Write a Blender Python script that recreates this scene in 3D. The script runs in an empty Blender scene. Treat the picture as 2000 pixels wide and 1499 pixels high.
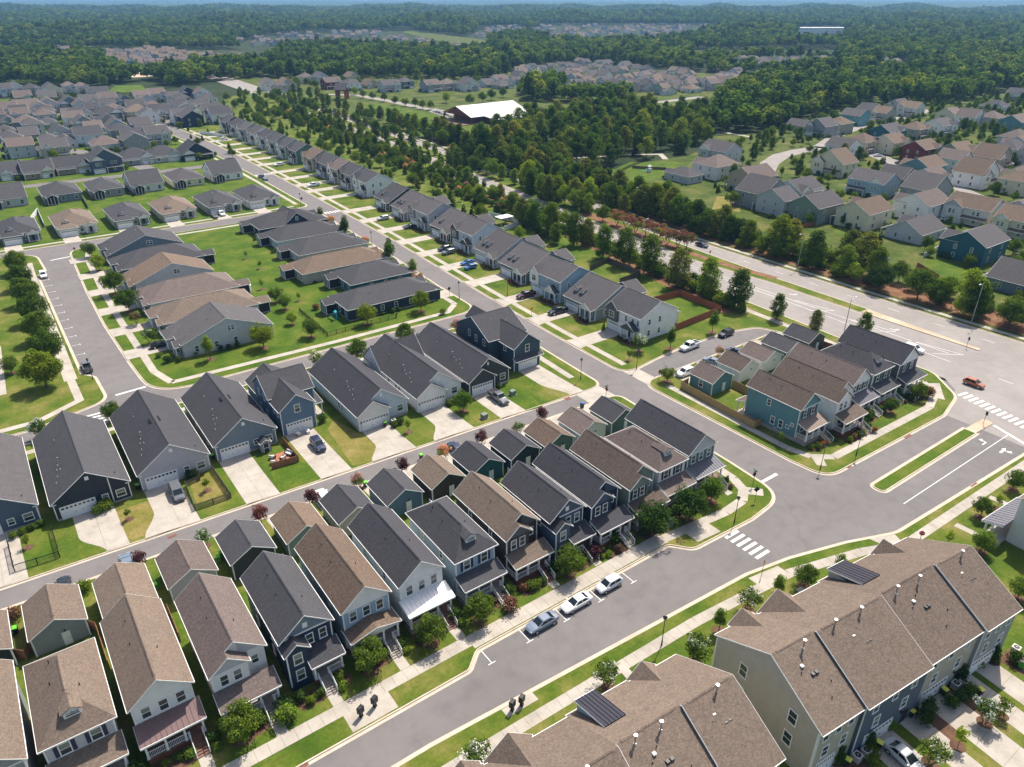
import bpy, math, random
from math import radians, sin, cos, pi, hypot, atan2, sqrt
from mathutils import Vector, Matrix, noise

scene = bpy.context.scene
COL = scene.collection
RND = random.Random(11)

# ------------------------------------------------------------------ camera, sky, sun, exposure
CAM_H, PITCH, AZ, FPX = 74.0, 27.817, 35.844, 1430.0
cam_data = bpy.data.cameras.new('camera')
cam_data.sensor_width = 36.0
cam_data.lens = FPX / 2000 * 36.0
cam_data.clip_end = 30000
camera = bpy.data.objects.new('camera', cam_data)
camera.location = (0, 0, CAM_H)
camera.rotation_euler = (radians(90 - PITCH), 0, radians(-AZ))
COL.objects.link(camera)
scene.camera = camera

SUN_VEC = Vector((0.60, 0.30, 1.0)).normalized()      # towards the sun
SUN_ELEV = math.asin(SUN_VEC.z)
SUN_AZ = atan2(SUN_VEC.x, SUN_VEC.y)
world = bpy.data.worlds.new('World')
scene.world = world
world.use_nodes = True
wn = world.node_tree
bg = wn.nodes['Background']
sky = wn.nodes.new('ShaderNodeTexSky')
sky.sky_type = 'NISHITA'
sky.sun_disc = False
sky.sun_elevation = SUN_ELEV
sky.sun_rotation = SUN_AZ
sky.air_density = 1.0
sky.dust_density = 2.5
sky.ozone_density = 0.6
wn.links.new(sky.outputs['Color'], bg.inputs['Color'])
bg.inputs['Strength'].default_value = 0.115
sun_data = bpy.data.lights.new('sun', 'SUN')
sun_data.energy = 4.3
sun_data.angle = radians(0.6)
sun_data.color = (1.0, 0.94, 0.84)
sun = bpy.data.objects.new('sun', sun_data)
sun.rotation_euler = SUN_VEC.to_track_quat('Z', 'Y').to_euler()
sun.location = (60, 20, 200)
COL.objects.link(sun)
scene.view_settings.view_transform = 'Standard'
scene.view_settings.look = 'None'
scene.view_settings.exposure = 0.64
scene.view_settings.gamma = 1.0
scene.view_settings.use_curve_mapping = False
scene.render.engine = 'CYCLES'
scene.cycles.max_bounces = 4
scene.cycles.adaptive_threshold = 0.02
scene.cycles.diffuse_bounces = 2
scene.cycles.glossy_bounces = 2
scene.cycles.transparent_max_bounces = 4
scene.cycles.volume_bounces = 0
scene.cycles.use_denoising = True

_c, _s = cos(radians(AZ)), sin(radians(AZ))
_p = radians(PITCH)
def G(u, v, z=0.0):
    """point of the photographed place: the spot of height z seen at (u, v) of the 2000 x 1499 picture, in metres"""
    x, y = u - 1000.0, v - 749.5
    fw = FPX * cos(_p) - y * sin(_p)
    dn = FPX * sin(_p) + y * cos(_p)
    t = (CAM_H - z) / dn
    r, f = x * t, fw * t
    return (r * _c + f * _s, -r * _s + f * _c)

# ------------------------------------------------------------------ materials
MATS = {}
def _new(name):
    m = bpy.data.materials.new(name)
    m.use_nodes = True
    nt = m.node_tree
    return m, nt, nt.nodes['Principled BSDF']
def _coord(nt, kind):
    if kind == 'World':
        return nt.nodes.new('ShaderNodeNewGeometry').outputs['Position']
    return nt.nodes.new('ShaderNodeTexCoord').outputs[kind]
def _mapping(nt, sock, sc):
    m = nt.nodes.new('ShaderNodeMapping')
    m.inputs['Scale'].default_value = sc
    nt.links.new(sock, m.inputs['Vector'])
    return m.outputs['Vector']
def _noise(nt, sock, scale, detail=3, rough=.55):
    n = nt.nodes.new('ShaderNodeTexNoise')
    n.inputs['Scale'].default_value = scale
    n.inputs['Detail'].default_value = detail
    n.inputs['Roughness'].default_value = rough
    nt.links.new(sock, n.inputs['Vector'])
    return n.outputs['Fac']
def _ramp(nt, fac, stops):
    r = nt.nodes.new('ShaderNodeValToRGB')
    el = r.color_ramp.elements
    while len(el) < len(stops):
        el.new(.5)
    for e, (p, c) in zip(el, stops):
        e.position = p
        e.color = (*c, 1) if len(c) == 3 else c
    nt.links.new(fac, r.inputs['Fac'])
    return r.outputs['Color']
def _mix(nt, fac, a, b, mode='MIX'):
    m = nt.nodes.new('ShaderNodeMix')
    m.data_type = 'RGBA'
    m.blend_type = mode
    for key, val in ((0, fac), (6, a), (7, b)):
        if hasattr(val, 'is_linked'):
            nt.links.new(val, m.inputs[key])
        else:
            m.inputs[key].default_value = val if key == 0 else (*val, 1)
    return m.outputs[2]
def _bump(nt, b, h, strength, dist):
    n = nt.nodes.new('ShaderNodeBump')
    n.inputs['Strength'].default_value = strength
    n.inputs['Distance'].default_value = dist
    nt.links.new(h, n.inputs['Height'])
    nt.links.new(n.outputs['Normal'], b.inputs['Normal'])
def sc(c, k):
    return tuple(min(1.0, v * k) for v in c)

def flat(name, c, rough=.75, var=.12, scale=1.5, metal=0.0, spec=.35, coord='Object', bump=0.0):
    """paint, wood, metal ...: one colour with uneven weathering"""
    if name in MATS: return MATS[name]
    m, nt, b = _new(name)
    co = _coord(nt, coord)
    f = _noise(nt, co, scale, 4)
    col = _ramp(nt, f, [(.3, sc(c, 1 - var)), (.7, sc(c, 1 + var))])
    nt.links.new(col, b.inputs['Base Color'])
    b.inputs['Roughness'].default_value = rough
    b.inputs['Metallic'].default_value = metal
    b.inputs['Specular IOR Level'].default_value = spec
    if bump:
        _bump(nt, b, _noise(nt, co, scale * 8, 3), bump, .03)
    MATS[name] = m
    return m
def shingle(name, c, contrast=.28):
    """asphalt shingles: courses of small tabs of differing tone"""
    if name in MATS: return MATS[name]
    m, nt, b = _new(name)
    co = _coord(nt, 'Object')
    v = nt.nodes.new('ShaderNodeTexVoronoi')
    v.inputs['Scale'].default_value = 1.0
    nt.links.new(_mapping(nt, co, (5.5, 5.5, 11.0)), v.inputs['Vector'])
    sep = nt.nodes.new('ShaderNodeSeparateColor')
    nt.links.new(v.outputs['Color'], sep.inputs['Color'])
    col = _ramp(nt, sep.outputs['Red'], [(0, sc(c, 1 - contrast)), (.55, c), (1, sc(c, 1 + contrast * 1.25))])
    big = _noise(nt, _mapping(nt, co, (1, 1, 2.2)), .5, 5, .65)
    col = _mix(nt, .55, col, _ramp(nt, big, [(.3, (.82, .82, .82)), (.7, (1.08, 1.08, 1.08))]), 'MULTIPLY')
    oi = nt.nodes.new('ShaderNodeObjectInfo')
    col = _mix(nt, 1.0, col, _ramp(nt, oi.outputs['Random'], [(0, (.86, .86, .87)), (1, (1.1, 1.1, 1.08))]), 'MULTIPLY')
    nt.links.new(col, b.inputs['Base Color'])
    b.inputs['Roughness'].default_value = .9
    b.inputs['Specular IOR Level'].default_value = .25
    _bump(nt, b, v.outputs['Distance'], .35, .03)
    MATS[name] = m
    return m
def siding(name, c, vertical=False):
    """lap siding (or boards with battens): shadow lines every 18 cm (40 cm)"""
    if name in MATS: return MATS[name]
    m, nt, b = _new(name)
    co = _coord(nt, 'Object')
    w = nt.nodes.new('ShaderNodeTexWave')
    w.wave_profile = 'SAW'
    w.bands_direction = 'X' if vertical else 'Z'
    w.inputs['Scale'].default_value = 1 / (.4 if vertical else .2) / 3.1831 * 1.0
    nt.links.new(co, w.inputs['Vector'])
    f = _noise(nt, co, .8, 4)
    col = _ramp(nt, f, [(.3, sc(c, .92)), (.7, sc(c, 1.06))])
    nt.links.new(col, b.inputs['Base Color'])
    b.inputs['Roughness'].default_value = .65
    b.inputs['Specular IOR Level'].default_value = .3
    _bump(nt, b, w.outputs['Fac'], .5, .025)
    MATS[name] = m
    return m
def ground_mat(name, stops, scale, fine=0.0, fine_scale=6.0, rough=.95, bump=.3, spec=.1, extra=None, cracks=0):
    """ground cover in world metres: broad patches times fine grain"""
    m, nt, b = _new(name)
    co = _coord(nt, 'World')
    col = _ramp(nt, _noise(nt, co, scale, 6, .62), stops)
    g = _noise(nt, co, fine_scale, 4, .7)
    if cracks:
        v = nt.nodes.new('ShaderNodeTexVoronoi'); v.feature = 'DISTANCE_TO_EDGE'; v.inputs['Scale'].default_value = cracks
        wv = nt.nodes.new('ShaderNodeTexNoise'); wv.inputs['Scale'].default_value = .5; nt.links.new(co, wv.inputs['Vector'])
        vm = nt.nodes.new('ShaderNodeVectorMath'); vm.operation = 'MULTIPLY_ADD'; nt.links.new(wv.outputs['Color'], vm.inputs[0]); vm.inputs[1].default_value = (2.4, 2.4, 0); nt.links.new(co, vm.inputs[2])
        nt.links.new(vm.outputs[0], v.inputs['Vector'])
        col = _mix(nt, 1.0, col, _ramp(nt, v.outputs['Distance'], [(0, (.90, .90, .90)), (.004, (.95, .95, .95)), (.007, (1, 1, 1))]), 'MULTIPLY')
    if fine:
        col = _mix(nt, 1.0, col, _ramp(nt, g, [(.25, (1 - fine,) * 3), (.75, (1 + fine,) * 3)]), 'MULTIPLY')
    if extra:
        es, estops, efac = extra
        col = _mix(nt, efac, col, _ramp(nt, _noise(nt, co, es, 3), estops), 'MULTIPLY')
    nt.links.new(col, b.inputs['Base Color'])
    b.inputs['Roughness'].default_value = rough
    b.inputs['Specular IOR Level'].default_value = spec
    if bump:
        _bump(nt, b, g, bump, .06)
    MATS[name] = m
    return m
def leaf_mat(name, c1, c2, tip=None, trans=.35):
    """foliage: tone differs from leaf to leaf and from plant to plant; some light passes through"""
    m = bpy.data.materials.new(name)
    m.use_nodes = True
    nt = m.node_tree
    out = nt.nodes['Material Output']
    nt.nodes.remove(nt.nodes['Principled BSDF'])
    geo = nt.nodes.new('ShaderNodeNewGeometry')
    oi = nt.nodes.new('ShaderNodeObjectInfo')
    col = _ramp(nt, geo.outputs['Random Per Island'], [(0, c1), (.8, c2), (1, sc(c2, 1.35))])
    col = _mix(nt, 1.0, col, _ramp(nt, oi.outputs['Random'], [(0, (.62, .72, .74)), (.5, (1, 1, 1)), (.85, (1.3, 1.2, .9)), (1, (1.75, 1.45, .85))]), 'MULTIPLY')
    d = nt.nodes.new('ShaderNodeBsdfDiffuse')
    t = nt.nodes.new('ShaderNodeBsdfTranslucent')
    mx = nt.nodes.new('ShaderNodeMixShader')
    mx.inputs[0].default_value = trans
    nt.links.new(col, d.inputs['Color'])
    nt.links.new(_mix(nt, 1.0, col, (1.15, 1.25, .7), 'MULTIPLY'), t.inputs['Color'])
    nt.links.new(d.outputs[0], mx.inputs[1])
    nt.links.new(t.outputs[0], mx.inputs[2])
    nt.links.new(mx.outputs[0], out.inputs['Surface'])
    MATS[name] = m
    return m
def glass_mat(name, c, rough=.08):
    m, nt, b = _new(name)
    b.inputs['Base Color'].default_value = (*c, 1)
    b.inputs['Roughness'].default_value = rough
    b.inputs['Specular IOR Level'].default_value = .7
    MATS[name] = m
    return m
def paint(name, c, rough=.25, metal=0.0):
    if name in MATS: return MATS[name]
    m, nt, b = _new(name)
    b.inputs['Base Color'].default_value = (*c, 1)
    b.inputs['Roughness'].default_value = rough
    b.inputs['Metallic'].default_value = metal
    b.inputs['Coat Weight'].default_value = .6
    b.inputs['Coat Roughness'].default_value = .06
    MATS[name] = m
    return m

WHITE = flat('white_trim', (.78, .77, .74), .5, .05)
IVORY = flat('ivory_trim', (.70, .66, .52), .5, .05)
DOORW = flat('white_door', (.80, .79, .77), .45, .04)
GLASS = glass_mat('window_glass', (.035, .05, .045))
BLIND = glass_mat('window_glass_with_blind', (.16, .20, .17), .15)
DARKIN = flat('dark_screen', (.02, .02, .022), .8)
CONC = ground_mat('concrete', [(.3, (.34, .30, .25)), (.5, (.42, .375, .32)), (.72, (.49, .44, .38))], .35, .07, 5.0, .85, .15,
                  extra=(.08, [(.3, (.88, .88, .88)), (.7, (1, 1, 1))], .8))
KERBC = ground_mat('kerb_concrete', [(.3, (.44, .365, .285)), (.7, (.56, .475, .38))], .5, .08, 5.0, .85, .15)
ASPH = ground_mat('asphalt', [(.3, (.158, .144, .139)), (.5, (.175, .160, .155)), (.72, (.192, .175, .169))], .07, .10, 9.0, .9, .25,
                  extra=(.45, [(.28, (.86, .86, .87)), (.5, (1, 1, 1)), (.72, (1.06, 1.06, 1.05))], .8), cracks=.085)
ASPH2 = ground_mat('worn_asphalt', [(.3, (.25, .225, .208)), (.7, (.315, .285, .263))], .09, .08, 9.0, .9, .25,
                   extra=(.45, [(.28, (.90, .90, .91)), (.72, (1.04, 1.04, 1.03))], .8), cracks=.07)
GRASS = ground_mat('lawn_grass', [(.28, (.038, .076, .008)), (.44, (.070, .110, .012)), (.54, (.108, .130, .020)), (.68, (.19, .165, .05))], .13, .28, 2.2, .95, .6)
GRASSG = ground_mat('lush_grass', [(.26, (.033, .070, .007)), (.46, (.062, .108, .010)), (.58, (.092, .124, .015)), (.76, (.16, .15, .036))], .16, .28, 2.2, .95, .6)
GRASSY = ground_mat('dry_grass', [(.28, (.10, .120, .018)), (.5, (.18, .155, .04)), (.72, (.28, .205, .085))], .2, .28, 2.2, .95, .6)
MEADOW = ground_mat('meadow_grass', [(.3, (.030, .056, .010)), (.5, (.068, .092, .016)), (.7, (.14, .125, .04))], .09, .35, .9, .95, .5)
MULCH = ground_mat('bark_mulch', [(.3, (.075, .042, .028)), (.7, (.17, .095, .06))], .6, .3, 7.0, .95, .8)
PINESTRAW = ground_mat('pine_straw', [(.3, (.13, .065, .035)), (.7, (.26, .14, .08))], .4, .3, 4.0, .95, .8)
SAND = ground_mat('bare_sandy_soil', [(.3, (.42, .31, .21)), (.7, (.58, .46, .34))], .2, .15, 3.0)
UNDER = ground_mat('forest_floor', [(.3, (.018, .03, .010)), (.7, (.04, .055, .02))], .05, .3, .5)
LINE = ground_mat('road_paint', [(.3, (.66, .63, .60)), (.7, (.78, .76, .73))], 1.2, .1, 8.0, .7, .1)
BARK = flat('bark', (.11, .075, .05), .95, .3, 4, bump=.6)
METALD = flat('dark_metal', (.02, .02, .022), .45, .1, metal=.4)
METALG = flat('galvanised_metal', (.52, .53, .54), .38, .1, metal=.85)
POLEG = flat('grey_pole', (.42, .42, .41), .5, .06, metal=.3)
RUBBER = flat('tyre_rubber', (.016, .016, .017), .85)
RIM = flat('wheel_rim', (.55, .55, .56), .3, .05, metal=.8)
CEDAR = flat('cedar_boards', (.30, .135, .065), .8, .22, 3, bump=.4)
TANW = flat('tan_boards', (.42, .27, .12), .8, .2, 3, bump=.4)
GREYW = flat('weathered_boards', (.12, .095, .075), .85, .25, 3, bump=.4)
REDW = flat('red_stained_boards', (.33, .10, .05), .8, .2, 3, bump=.4)
DECKW = flat('deck_boards', (.20, .10, .07), .7, .25, 3)
GREYDECK = flat('grey_deck', (.30, .26, .23), .75, .2, 3)
FOUND = flat('foundation_block', (.36, .32, .28), .9, .15, 3, bump=.3)
BRICK = flat('red_brick', (.22, .075, .05), .9, .25, 6, bump=.4)
HARD = flat('utility_plastic', (.35, .36, .35), .6)
GREENLID = flat('lime_plastic', (.16, .62, .04), .4, .06)
YELLID = flat('yellow_plastic', (.75, .72, .10), .4, .06)
BINB = flat('dark_bin_plastic', (.02, .03, .03), .5)

# roofs
ROOF = {
 'char': shingle('charcoal_shingle', (.066, .064, .070), .16),
 'slate': shingle('slate_shingle', (.054, .052, .060), .16),
 'grey': shingle('grey_shingle', (.092, .084, .087), .16),
 'tan': shingle('tan_shingle', (.168, .126, .098), .2),
 'brown': shingle('brown_shingle', (.150, .106, .078), .24),
 'mauve': shingle('mauve_shingle', (.148, .114, .102), .2),
 'wood': shingle('weathered_shingle', (.118, .088, .070), .24),
}
METAL_ROOF = {
 'plum': flat('plum_metal_roof', (.17, .105, .10), .55, .06),
 'slate': flat('slate_metal_roof', (.13, .125, .145), .55, .06),
 'dark': flat('dark_metal_roof', (.045, .043, .055), .7, .06, spec=.15),
 'white': flat('white_metal_roof', (.80, .78, .76), .3, .1, metal=.2),
 'bronze': flat('bronze_metal_roof', (.26, .19, .15), .55, .06),
}
WALLC = dict(white=(.76, .75, .72), offwhite=(.66, .64, .60), cream=(.70, .62, .44), beige=(.42, .385, .32), tan=(.42, .34, .25),
             lgrey=(.48, .48, .49), lav=(.43, .42, .45), grey=(.28, .29, .30), dgrey=(.10, .105, .115), char=(.055, .058, .065),
             navy=(.022, .038, .070), dnavy=(.025, .035, .048), slate=(.075, .105, .150), blue=(.115, .185, .260), lblue=(.29, .40, .48),
             pblue=(.50, .56, .60), teal=(.115, .245, .262), dteal=(.028, .115, .145), sage=(.21, .265, .215), green=(.10, .165, .155),
             mint=(.30, .42, .36), umber=(.060, .048, .040), maroon=(.16, .035, .03), bluegrey=(.17, .215, .25), aqua=(.17, .36, .40))
def WALL(c, vertical=False):
    n = 'siding_' + c + ('_boards' if vertical else '')
    return MATS.get(n) or siding(n, WALLC[c], vertical)

# ------------------------------------------------------------------ mesh and object helpers
class MB:
    def __init__(s):
        s.v, s.f, s.m = [], [], []
    def add(s, vs, fs, mi=0):
        n = len(s.v)
        s.v += [tuple(p) for p in vs]
        s.f += [tuple(i + n for i in f) for f in fs]
        s.m += [mi] * len(fs)
        return s
    def box(s, x0, x1, y0, y1, z0, z1, mi=0):
        return s.add([(x0, y0, z0), (x1, y0, z0), (x1, y1, z0), (x0, y1, z0), (x0, y0, z1), (x1, y0, z1), (x1, y1, z1), (x0, y1, z1)],
                     [(0, 3, 2, 1), (4, 5, 6, 7), (0, 1, 5, 4), (1, 2, 6, 5), (2, 3, 7, 6), (3, 0, 4, 7)], mi)
    def frustum(s, b, zb, t, zt, mi=0):
        """b, t: (x0, x1, y0, y1) of the bottom and the top"""
        vs = [(b[0], b[2], zb), (b[1], b[2], zb), (b[1], b[3], zb), (b[0], b[3], zb), (t[0], t[2], zt), (t[1], t[2], zt), (t[1], t[3], zt), (t[0], t[3], zt)]
        return s.add(vs, [(0, 3, 2, 1), (4, 5, 6, 7), (0, 1, 5, 4), (1, 2, 6, 5), (2, 3, 7, 6), (3, 0, 4, 7)], mi)
    def extrude(s, prof, a0, a1, axis='y', mi=0):
        """closed profile [(u, z)] swept from a0 to a1 along axis y (u = x) or x (u = y)"""
        n = len(prof)
        P = (lambda u, z, a: (u, a, z)) if axis == 'y' else (lambda u, z, a: (a, u, z))
        vs = [P(u, z, a0) for u, z in prof] + [P(u, z, a1) for u, z in prof]
        fs = [tuple(range(n - 1, -1, -1)), tuple(range(n, 2 * n))]
        fs += [(i, (i + 1) % n, n + (i + 1) % n, n + i) for i in range(n)]
        if axis == 'x':
            fs = [tuple(reversed(f)) for f in fs]
        return s.add(vs, fs, mi)
    def slab(s, pts, z0, z1, mi=0):
        n = len(pts)
        vs = [(x, y, z0) for x, y in pts] + [(x, y, z1) for x, y in pts]
        a = sum(pts[i][0] * pts[(i + 1) % n][1] - pts[(i + 1) % n][0] * pts[i][1] for i in range(n))
        top = tuple(range(n, 2 * n))
        fs = [top if a > 0 else tuple(reversed(top))]
        for i in range(n):
            q = (i, (i + 1) % n, n + (i + 1) % n, n + i)
            fs.append(q if a > 0 else tuple(reversed(q)))
        return s.add(vs, fs, mi)
    def tube(s, p0, p1, r0, r1=None, n=8, caps=True, mi=0):
        p0, p1 = Vector(p0), Vector(p1)
        r1 = r0 if r1 is None else r1
        d = (p1 - p0)
        q = d.to_track_quat('Z', 'Y') if d.length > 1e-6 else None
        vs = []
        for p, r in ((p0, r0), (p1, r1)):
            for i in range(n):
                a = 2 * pi * i / n
                w = Vector((cos(a) * r, sin(a) * r, 0))
                vs.append(p + (q @ w if q else w))
        fs = [(i, (i + 1) % n, n + (i + 1) % n, n + i) for i in range(n)]
        if caps:
            fs += [tuple(range(n - 1, -1, -1)), tuple(range(n, 2 * n))]
        return s.add(vs, fs, mi)
    def mesh(s, name, *mats):
        me = bpy.data.meshes.new(name)
        me.from_pydata(s.v, [], s.f)
        for m in mats:
            me.materials.append(m)
        if any(s.m):
            me.polygons.foreach_set('material_index', s.m)
        me.update()
        return me

def obj(name, me, parent=None, loc=(0, 0, 0), rz=0.0, scale=None):
    o = bpy.data.objects.new(name, me)
    o.location = loc
    if rz: o.rotation_euler = (0, 0, rz)
    if scale is not None: o.scale = scale if hasattr(scale, '__len__') else (scale,) * 3
    if parent: o.parent = parent
    COL.objects.link(o)
    return o
def tag(o, label, cat=None, group=None, kind=None):
    if label: o['label'] = label
    if cat: o['category'] = cat
    if group: o['group'] = group
    if kind: o['kind'] = kind
    return o
def thing(name, label, cat, loc=(0, 0, 0), rz=0.0, group=None):
    return tag(obj(name, None, None, loc, rz), label, cat, group)
def struct(name, mb, m, label=None):
    o = obj(name, mb.mesh(name, m))
    o['kind'] = 'structure'
    if label: o['label'] = label
    return o
def copy_tree(o, parent=None):
    c = o.copy()
    COL.objects.link(c)
    c.parent = parent
    for ch in o.children:
        copy_tree(ch, c)
    return c

FACE = {'S': 0.0, 'E': pi / 2, 'N': pi, 'W': -pi / 2}
CACHE = {}
def shared(key, fn):
    if key not in CACHE: CACHE[key] = fn()
    return CACHE[key]
def win_frame(w, h):
    def f():
        m, t = MB(), .11
        m.box(-w / 2 - t, w / 2 + t, -.075, 0, h, h + t); m.box(-w / 2 - t - .04, w / 2 + t + .04, -.11, 0, -t, 0)
        m.box(-w / 2 - t, -w / 2, -.07, 0, 0, h); m.box(w / 2, w / 2 + t, -.07, 0, 0, h)
        m.box(-w / 2, w / 2, -.06, 0, h / 2 - .03, h / 2 + .03)
        return m.mesh('window', WHITE)
    return shared(('wf', w, h), f)
def win_pane(w, h, mat):
    def f():
        m = MB(); m.box(-w / 2 + .004, w / 2 - .004, -.025, -.002, .004, h / 2 - .034)
        return m.mesh('pane', mat)
    return shared(('wp', w, h, mat.name), f)
def win_small(w, h, mat):
    def f():
        m, t = MB(), .11
        m.box(-w / 2 - t, w / 2 + t, -.03, 0, -t, h + t, 0); m.box(-w / 2, w / 2, -.05, -.03, 0, h / 2 - .04, 1); m.box(-w / 2, w / 2, -.05, -.03, h / 2 + .04, h, 1)
        return m.mesh('window', WHITE, mat)
    return shared(('ws', w, h, mat.name), f)

class House:
    """a thing built from parts in its own frame: front at y = 0 looking to -y, depth along +y, x to the right"""
    def __init__(s, name, label, cat, x, y, face='S', group=None, turn=0.0, fine=True):
        s.root = thing(name, label, cat, (x, y, BASE), FACE[face] + turn, group)
        s.fine = fine
        s.nick = None
    def part(s, name, mb, *mats, parent=None):
        if name in ('corner_board', 'brace', 'door_brace') and len(mb.v) > 8:
            for i in range(0, len(mb.v), 8):
                q = MB(); q.add(mb.v[i:i + 8], [(0, 3, 2, 1), (4, 5, 6, 7), (0, 1, 5, 4), (1, 2, 6, 5), (2, 3, 7, 6), (3, 0, 4, 7)])
                o = obj(name, q.mesh(name, *mats), parent or s.root)
            return o
        return obj(name, mb.mesh(name, *mats), parent or s.root)
    def box(s, name, x0, x1, y0, y1, z0, z1, m, parent=None):
        return s.part(name, MB().box(x0, x1, y0, y1, z0, z1), m, parent=parent)
    def walls(s, x0, x1, y0, y1, z0, z1, m, rise=0.0, axis=None, name='wall'):
        if not axis:
            return s.box(name, x0, x1, y0, y1, z0, z1, m)
        b = MB()
        if axis == 'y':
            b.extrude([(x0, z0), (x1, z0), (x1, z1), ((x0 + x1) / 2, z1 + rise), (x0, z1)], y0, y1, 'y')
        else:
            b.extrude([(y0, z0), (y1, z0), (y1, z1), ((y0 + y1) / 2, z1 + rise), (y0, z1)], x0, x1, 'x')
        return s.part(name, b, m)
    def gable(s, x0, x1, y0, y1, z, rise, axis, m, oh=.35, trim=None, name='roof', oe=None, cap=True, t=.14):
        """roof over the rectangle whose walls end at height z; ridge along axis"""
        oe = oh if oe is None else oe
        if axis == 'y': u0, u1, a0, a1 = x0, x1, y0 - oe, y1 + oe
        else: u0, u1, a0, a1 = y0, y1, x0 - oe, x1 + oe
        um, hw = (u0 + u1) / 2, (u1 - u0) / 2
        k = rise / hw
        e = z - oh * k
        lift = .03
        def chev(d0, d1, g=0.0):
            return [(u0 - oh - g, e + d0), (um, z + rise + d0), (u1 + oh + g, e + d0), (u1 + oh + g, e + d1), (um, z + rise + d1), (u0 - oh - g, e + d1)]
        p = chev(lift, lift + t)
        b = MB(); b.extrude([p[0], p[1], p[4], p[5]], a0, a1, axis); b.extrude([p[1], p[2], p[3], p[4]], a0, a1, axis)
        r = s.part(name, b, m)
        tr = trim or WHITE
        f = MB()
        q = chev(lift - .02, lift + t - .015)
        for c0, c1 in ((a0 - .045, a0 - .003), (a1 + .003, a1 + .045)):
            f.extrude([q[0], q[1], q[4], q[5]], c0, c1, axis); f.extrude([q[1], q[2], q[3], q[4]], c0, c1, axis)
        for ue, sg in ((u0 - oh, -1), (u1 + oh, 1)):
            lo, hi = sorted((ue + sg * .004, ue + sg * .075))
            if axis == 'y': f.box(lo, hi, a0, a1, e + .06, e + lift + t - .02)
            else: f.box(a0, a1, lo, hi, e + .06, e + lift + t - .02)
        s.part('fascia', f, tr, parent=r)
        if cap and s.fine:
            c = MB(); w = .16
            c.extrude([(um - w, z + rise + lift + t - w * k + .005), (um - w, z + rise + lift + t - w * k + .05), (um, z + rise + lift + t + .06), (um + w, z + rise + lift + t - w * k + .05), (um + w, z + rise + lift + t - w * k + .005)], a0 + .7, a1 - .7, axis)
            s.part('ridge_cap', c, m, parent=r)
        return r
    def hip(s, x0, x1, y0, y1, z, rise, m, oh=.35, trim=None, name='roof', t=.14):
        X0, X1, Y0, Y1 = x0 - oh, x1 + oh, y0 - oh, y1 + oh
        w, d = X1 - X0, Y1 - Y0
        k = rise / (min(x1 - x0, y1 - y0) / 2)
        e = z - oh * k
        if d >= w: r0, r1 = ((X0 + X1) / 2, Y0 + w / 2), ((X0 + X1) / 2, Y1 - w / 2)
        else: r0, r1 = (X0 + d / 2, (Y0 + Y1) / 2), (X1 - d / 2, (Y0 + Y1) / 2)
        zt = z + rise + t + .03
        vs = [(X0, Y0, e), (X1, Y0, e), (X1, Y1, e), (X0, Y1, e), (X0, Y0, e + t), (X1, Y0, e + t), (X1, Y1, e + t), (X0, Y1, e + t), (*r0, zt), (*r1, zt)]
        fs = [(0, 3, 2, 1), (0, 1, 5, 4), (1, 2, 6, 5), (2, 3, 7, 6), (3, 0, 4, 7)]
        if d >= w: fs += [(4, 5, 8), (5, 6, 9, 8), (6, 7, 9), (7, 4, 8, 9)]
        else: fs += [(4, 5, 9, 8), (5, 6, 9), (6, 7, 8, 9), (7, 4, 8)]
        r = s.part(name, MB().add(vs, fs), m)
        f, g = MB(), .07
        f.box(X0 - g, X1 + g, Y0 - g, Y0 - .004, e - .05, e + t - .02); f.box(X0 - g, X1 + g, Y1 + .004, Y1 + g, e - .05, e + t - .02)
        f.box(X0 - g, X0 - .004, Y0 - .003, Y1 + .003, e - .05, e + t - .02); f.box(X1 + .004, X1 + g, Y0 - .003, Y1 + .003, e - .05, e + t - .02)
        s.part('fascia', f, trim or WHITE, parent=r)
        if s.fine and d > w + 2:
            c = MB(); xm = r0[0]
            c.extrude([(xm - .16, zt - .16 * k + .01), (xm - .16, zt - .16 * k + .06), (xm, zt + .06), (xm + .16, zt - .16 * k + .06), (xm + .16, zt - .16 * k + .01)], r0[1] + .4, r1[1] - .4, 'y')
            s.part('ridge_cap', c, m, parent=r)
        return r
    def shed(s, x0, x1, yw, yo, zw, zo, m, seams=0, name='porch_roof', trim=None, t=.12, curve=False):
        """roof leaning on a wall at y = yw (height zw) down to its outer edge at y = yo (height zo)"""
        n = 5 if curve else 1
        pr = []
        for i in range(n + 1):
            q = i / n
            pr.append((yw + (yo - yw) * q, zw + (zo - zw) * (q if not curve else (1 - (1 - q) ** 1.8))))
        prof = [(y, z) for y, z in pr] + [(y, z - t) for y, z in reversed(pr)]
        b = MB().extrude(prof, x0, x1, 'x')
        r = s.part(name, b, m)
        if seams:
            q = MB()
            for i in range(seams + 1):
                x = x0 + .03 + (x1 - x0 - .06) * i / seams
                q.extrude([(yw, zw + .005), (yw, zw + .06), (yo, zo + .06), (yo, zo + .005)], x - .025, x + .025, 'x')
            s.part('roof_seam', q, m, parent=r)
        f = MB(); lo, hi = sorted((yo, yo + (.08 if yo > yw else -.08)))
        f.box(x0, x1, lo + .003, hi - .003, zo - t - .12, zo - .01)
        a, c = sorted((yo, yw))
        for xx in (x0 - .05, x1 + .004):
            f.extrude([(yw, zw - t - .08), (yw, zw - .015), (yo, zo - .015), (yo, zo - t - .08)], xx, xx + .046, 'x')
        s.part('fascia', f, trim or WHITE, parent=r)
        return r
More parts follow.
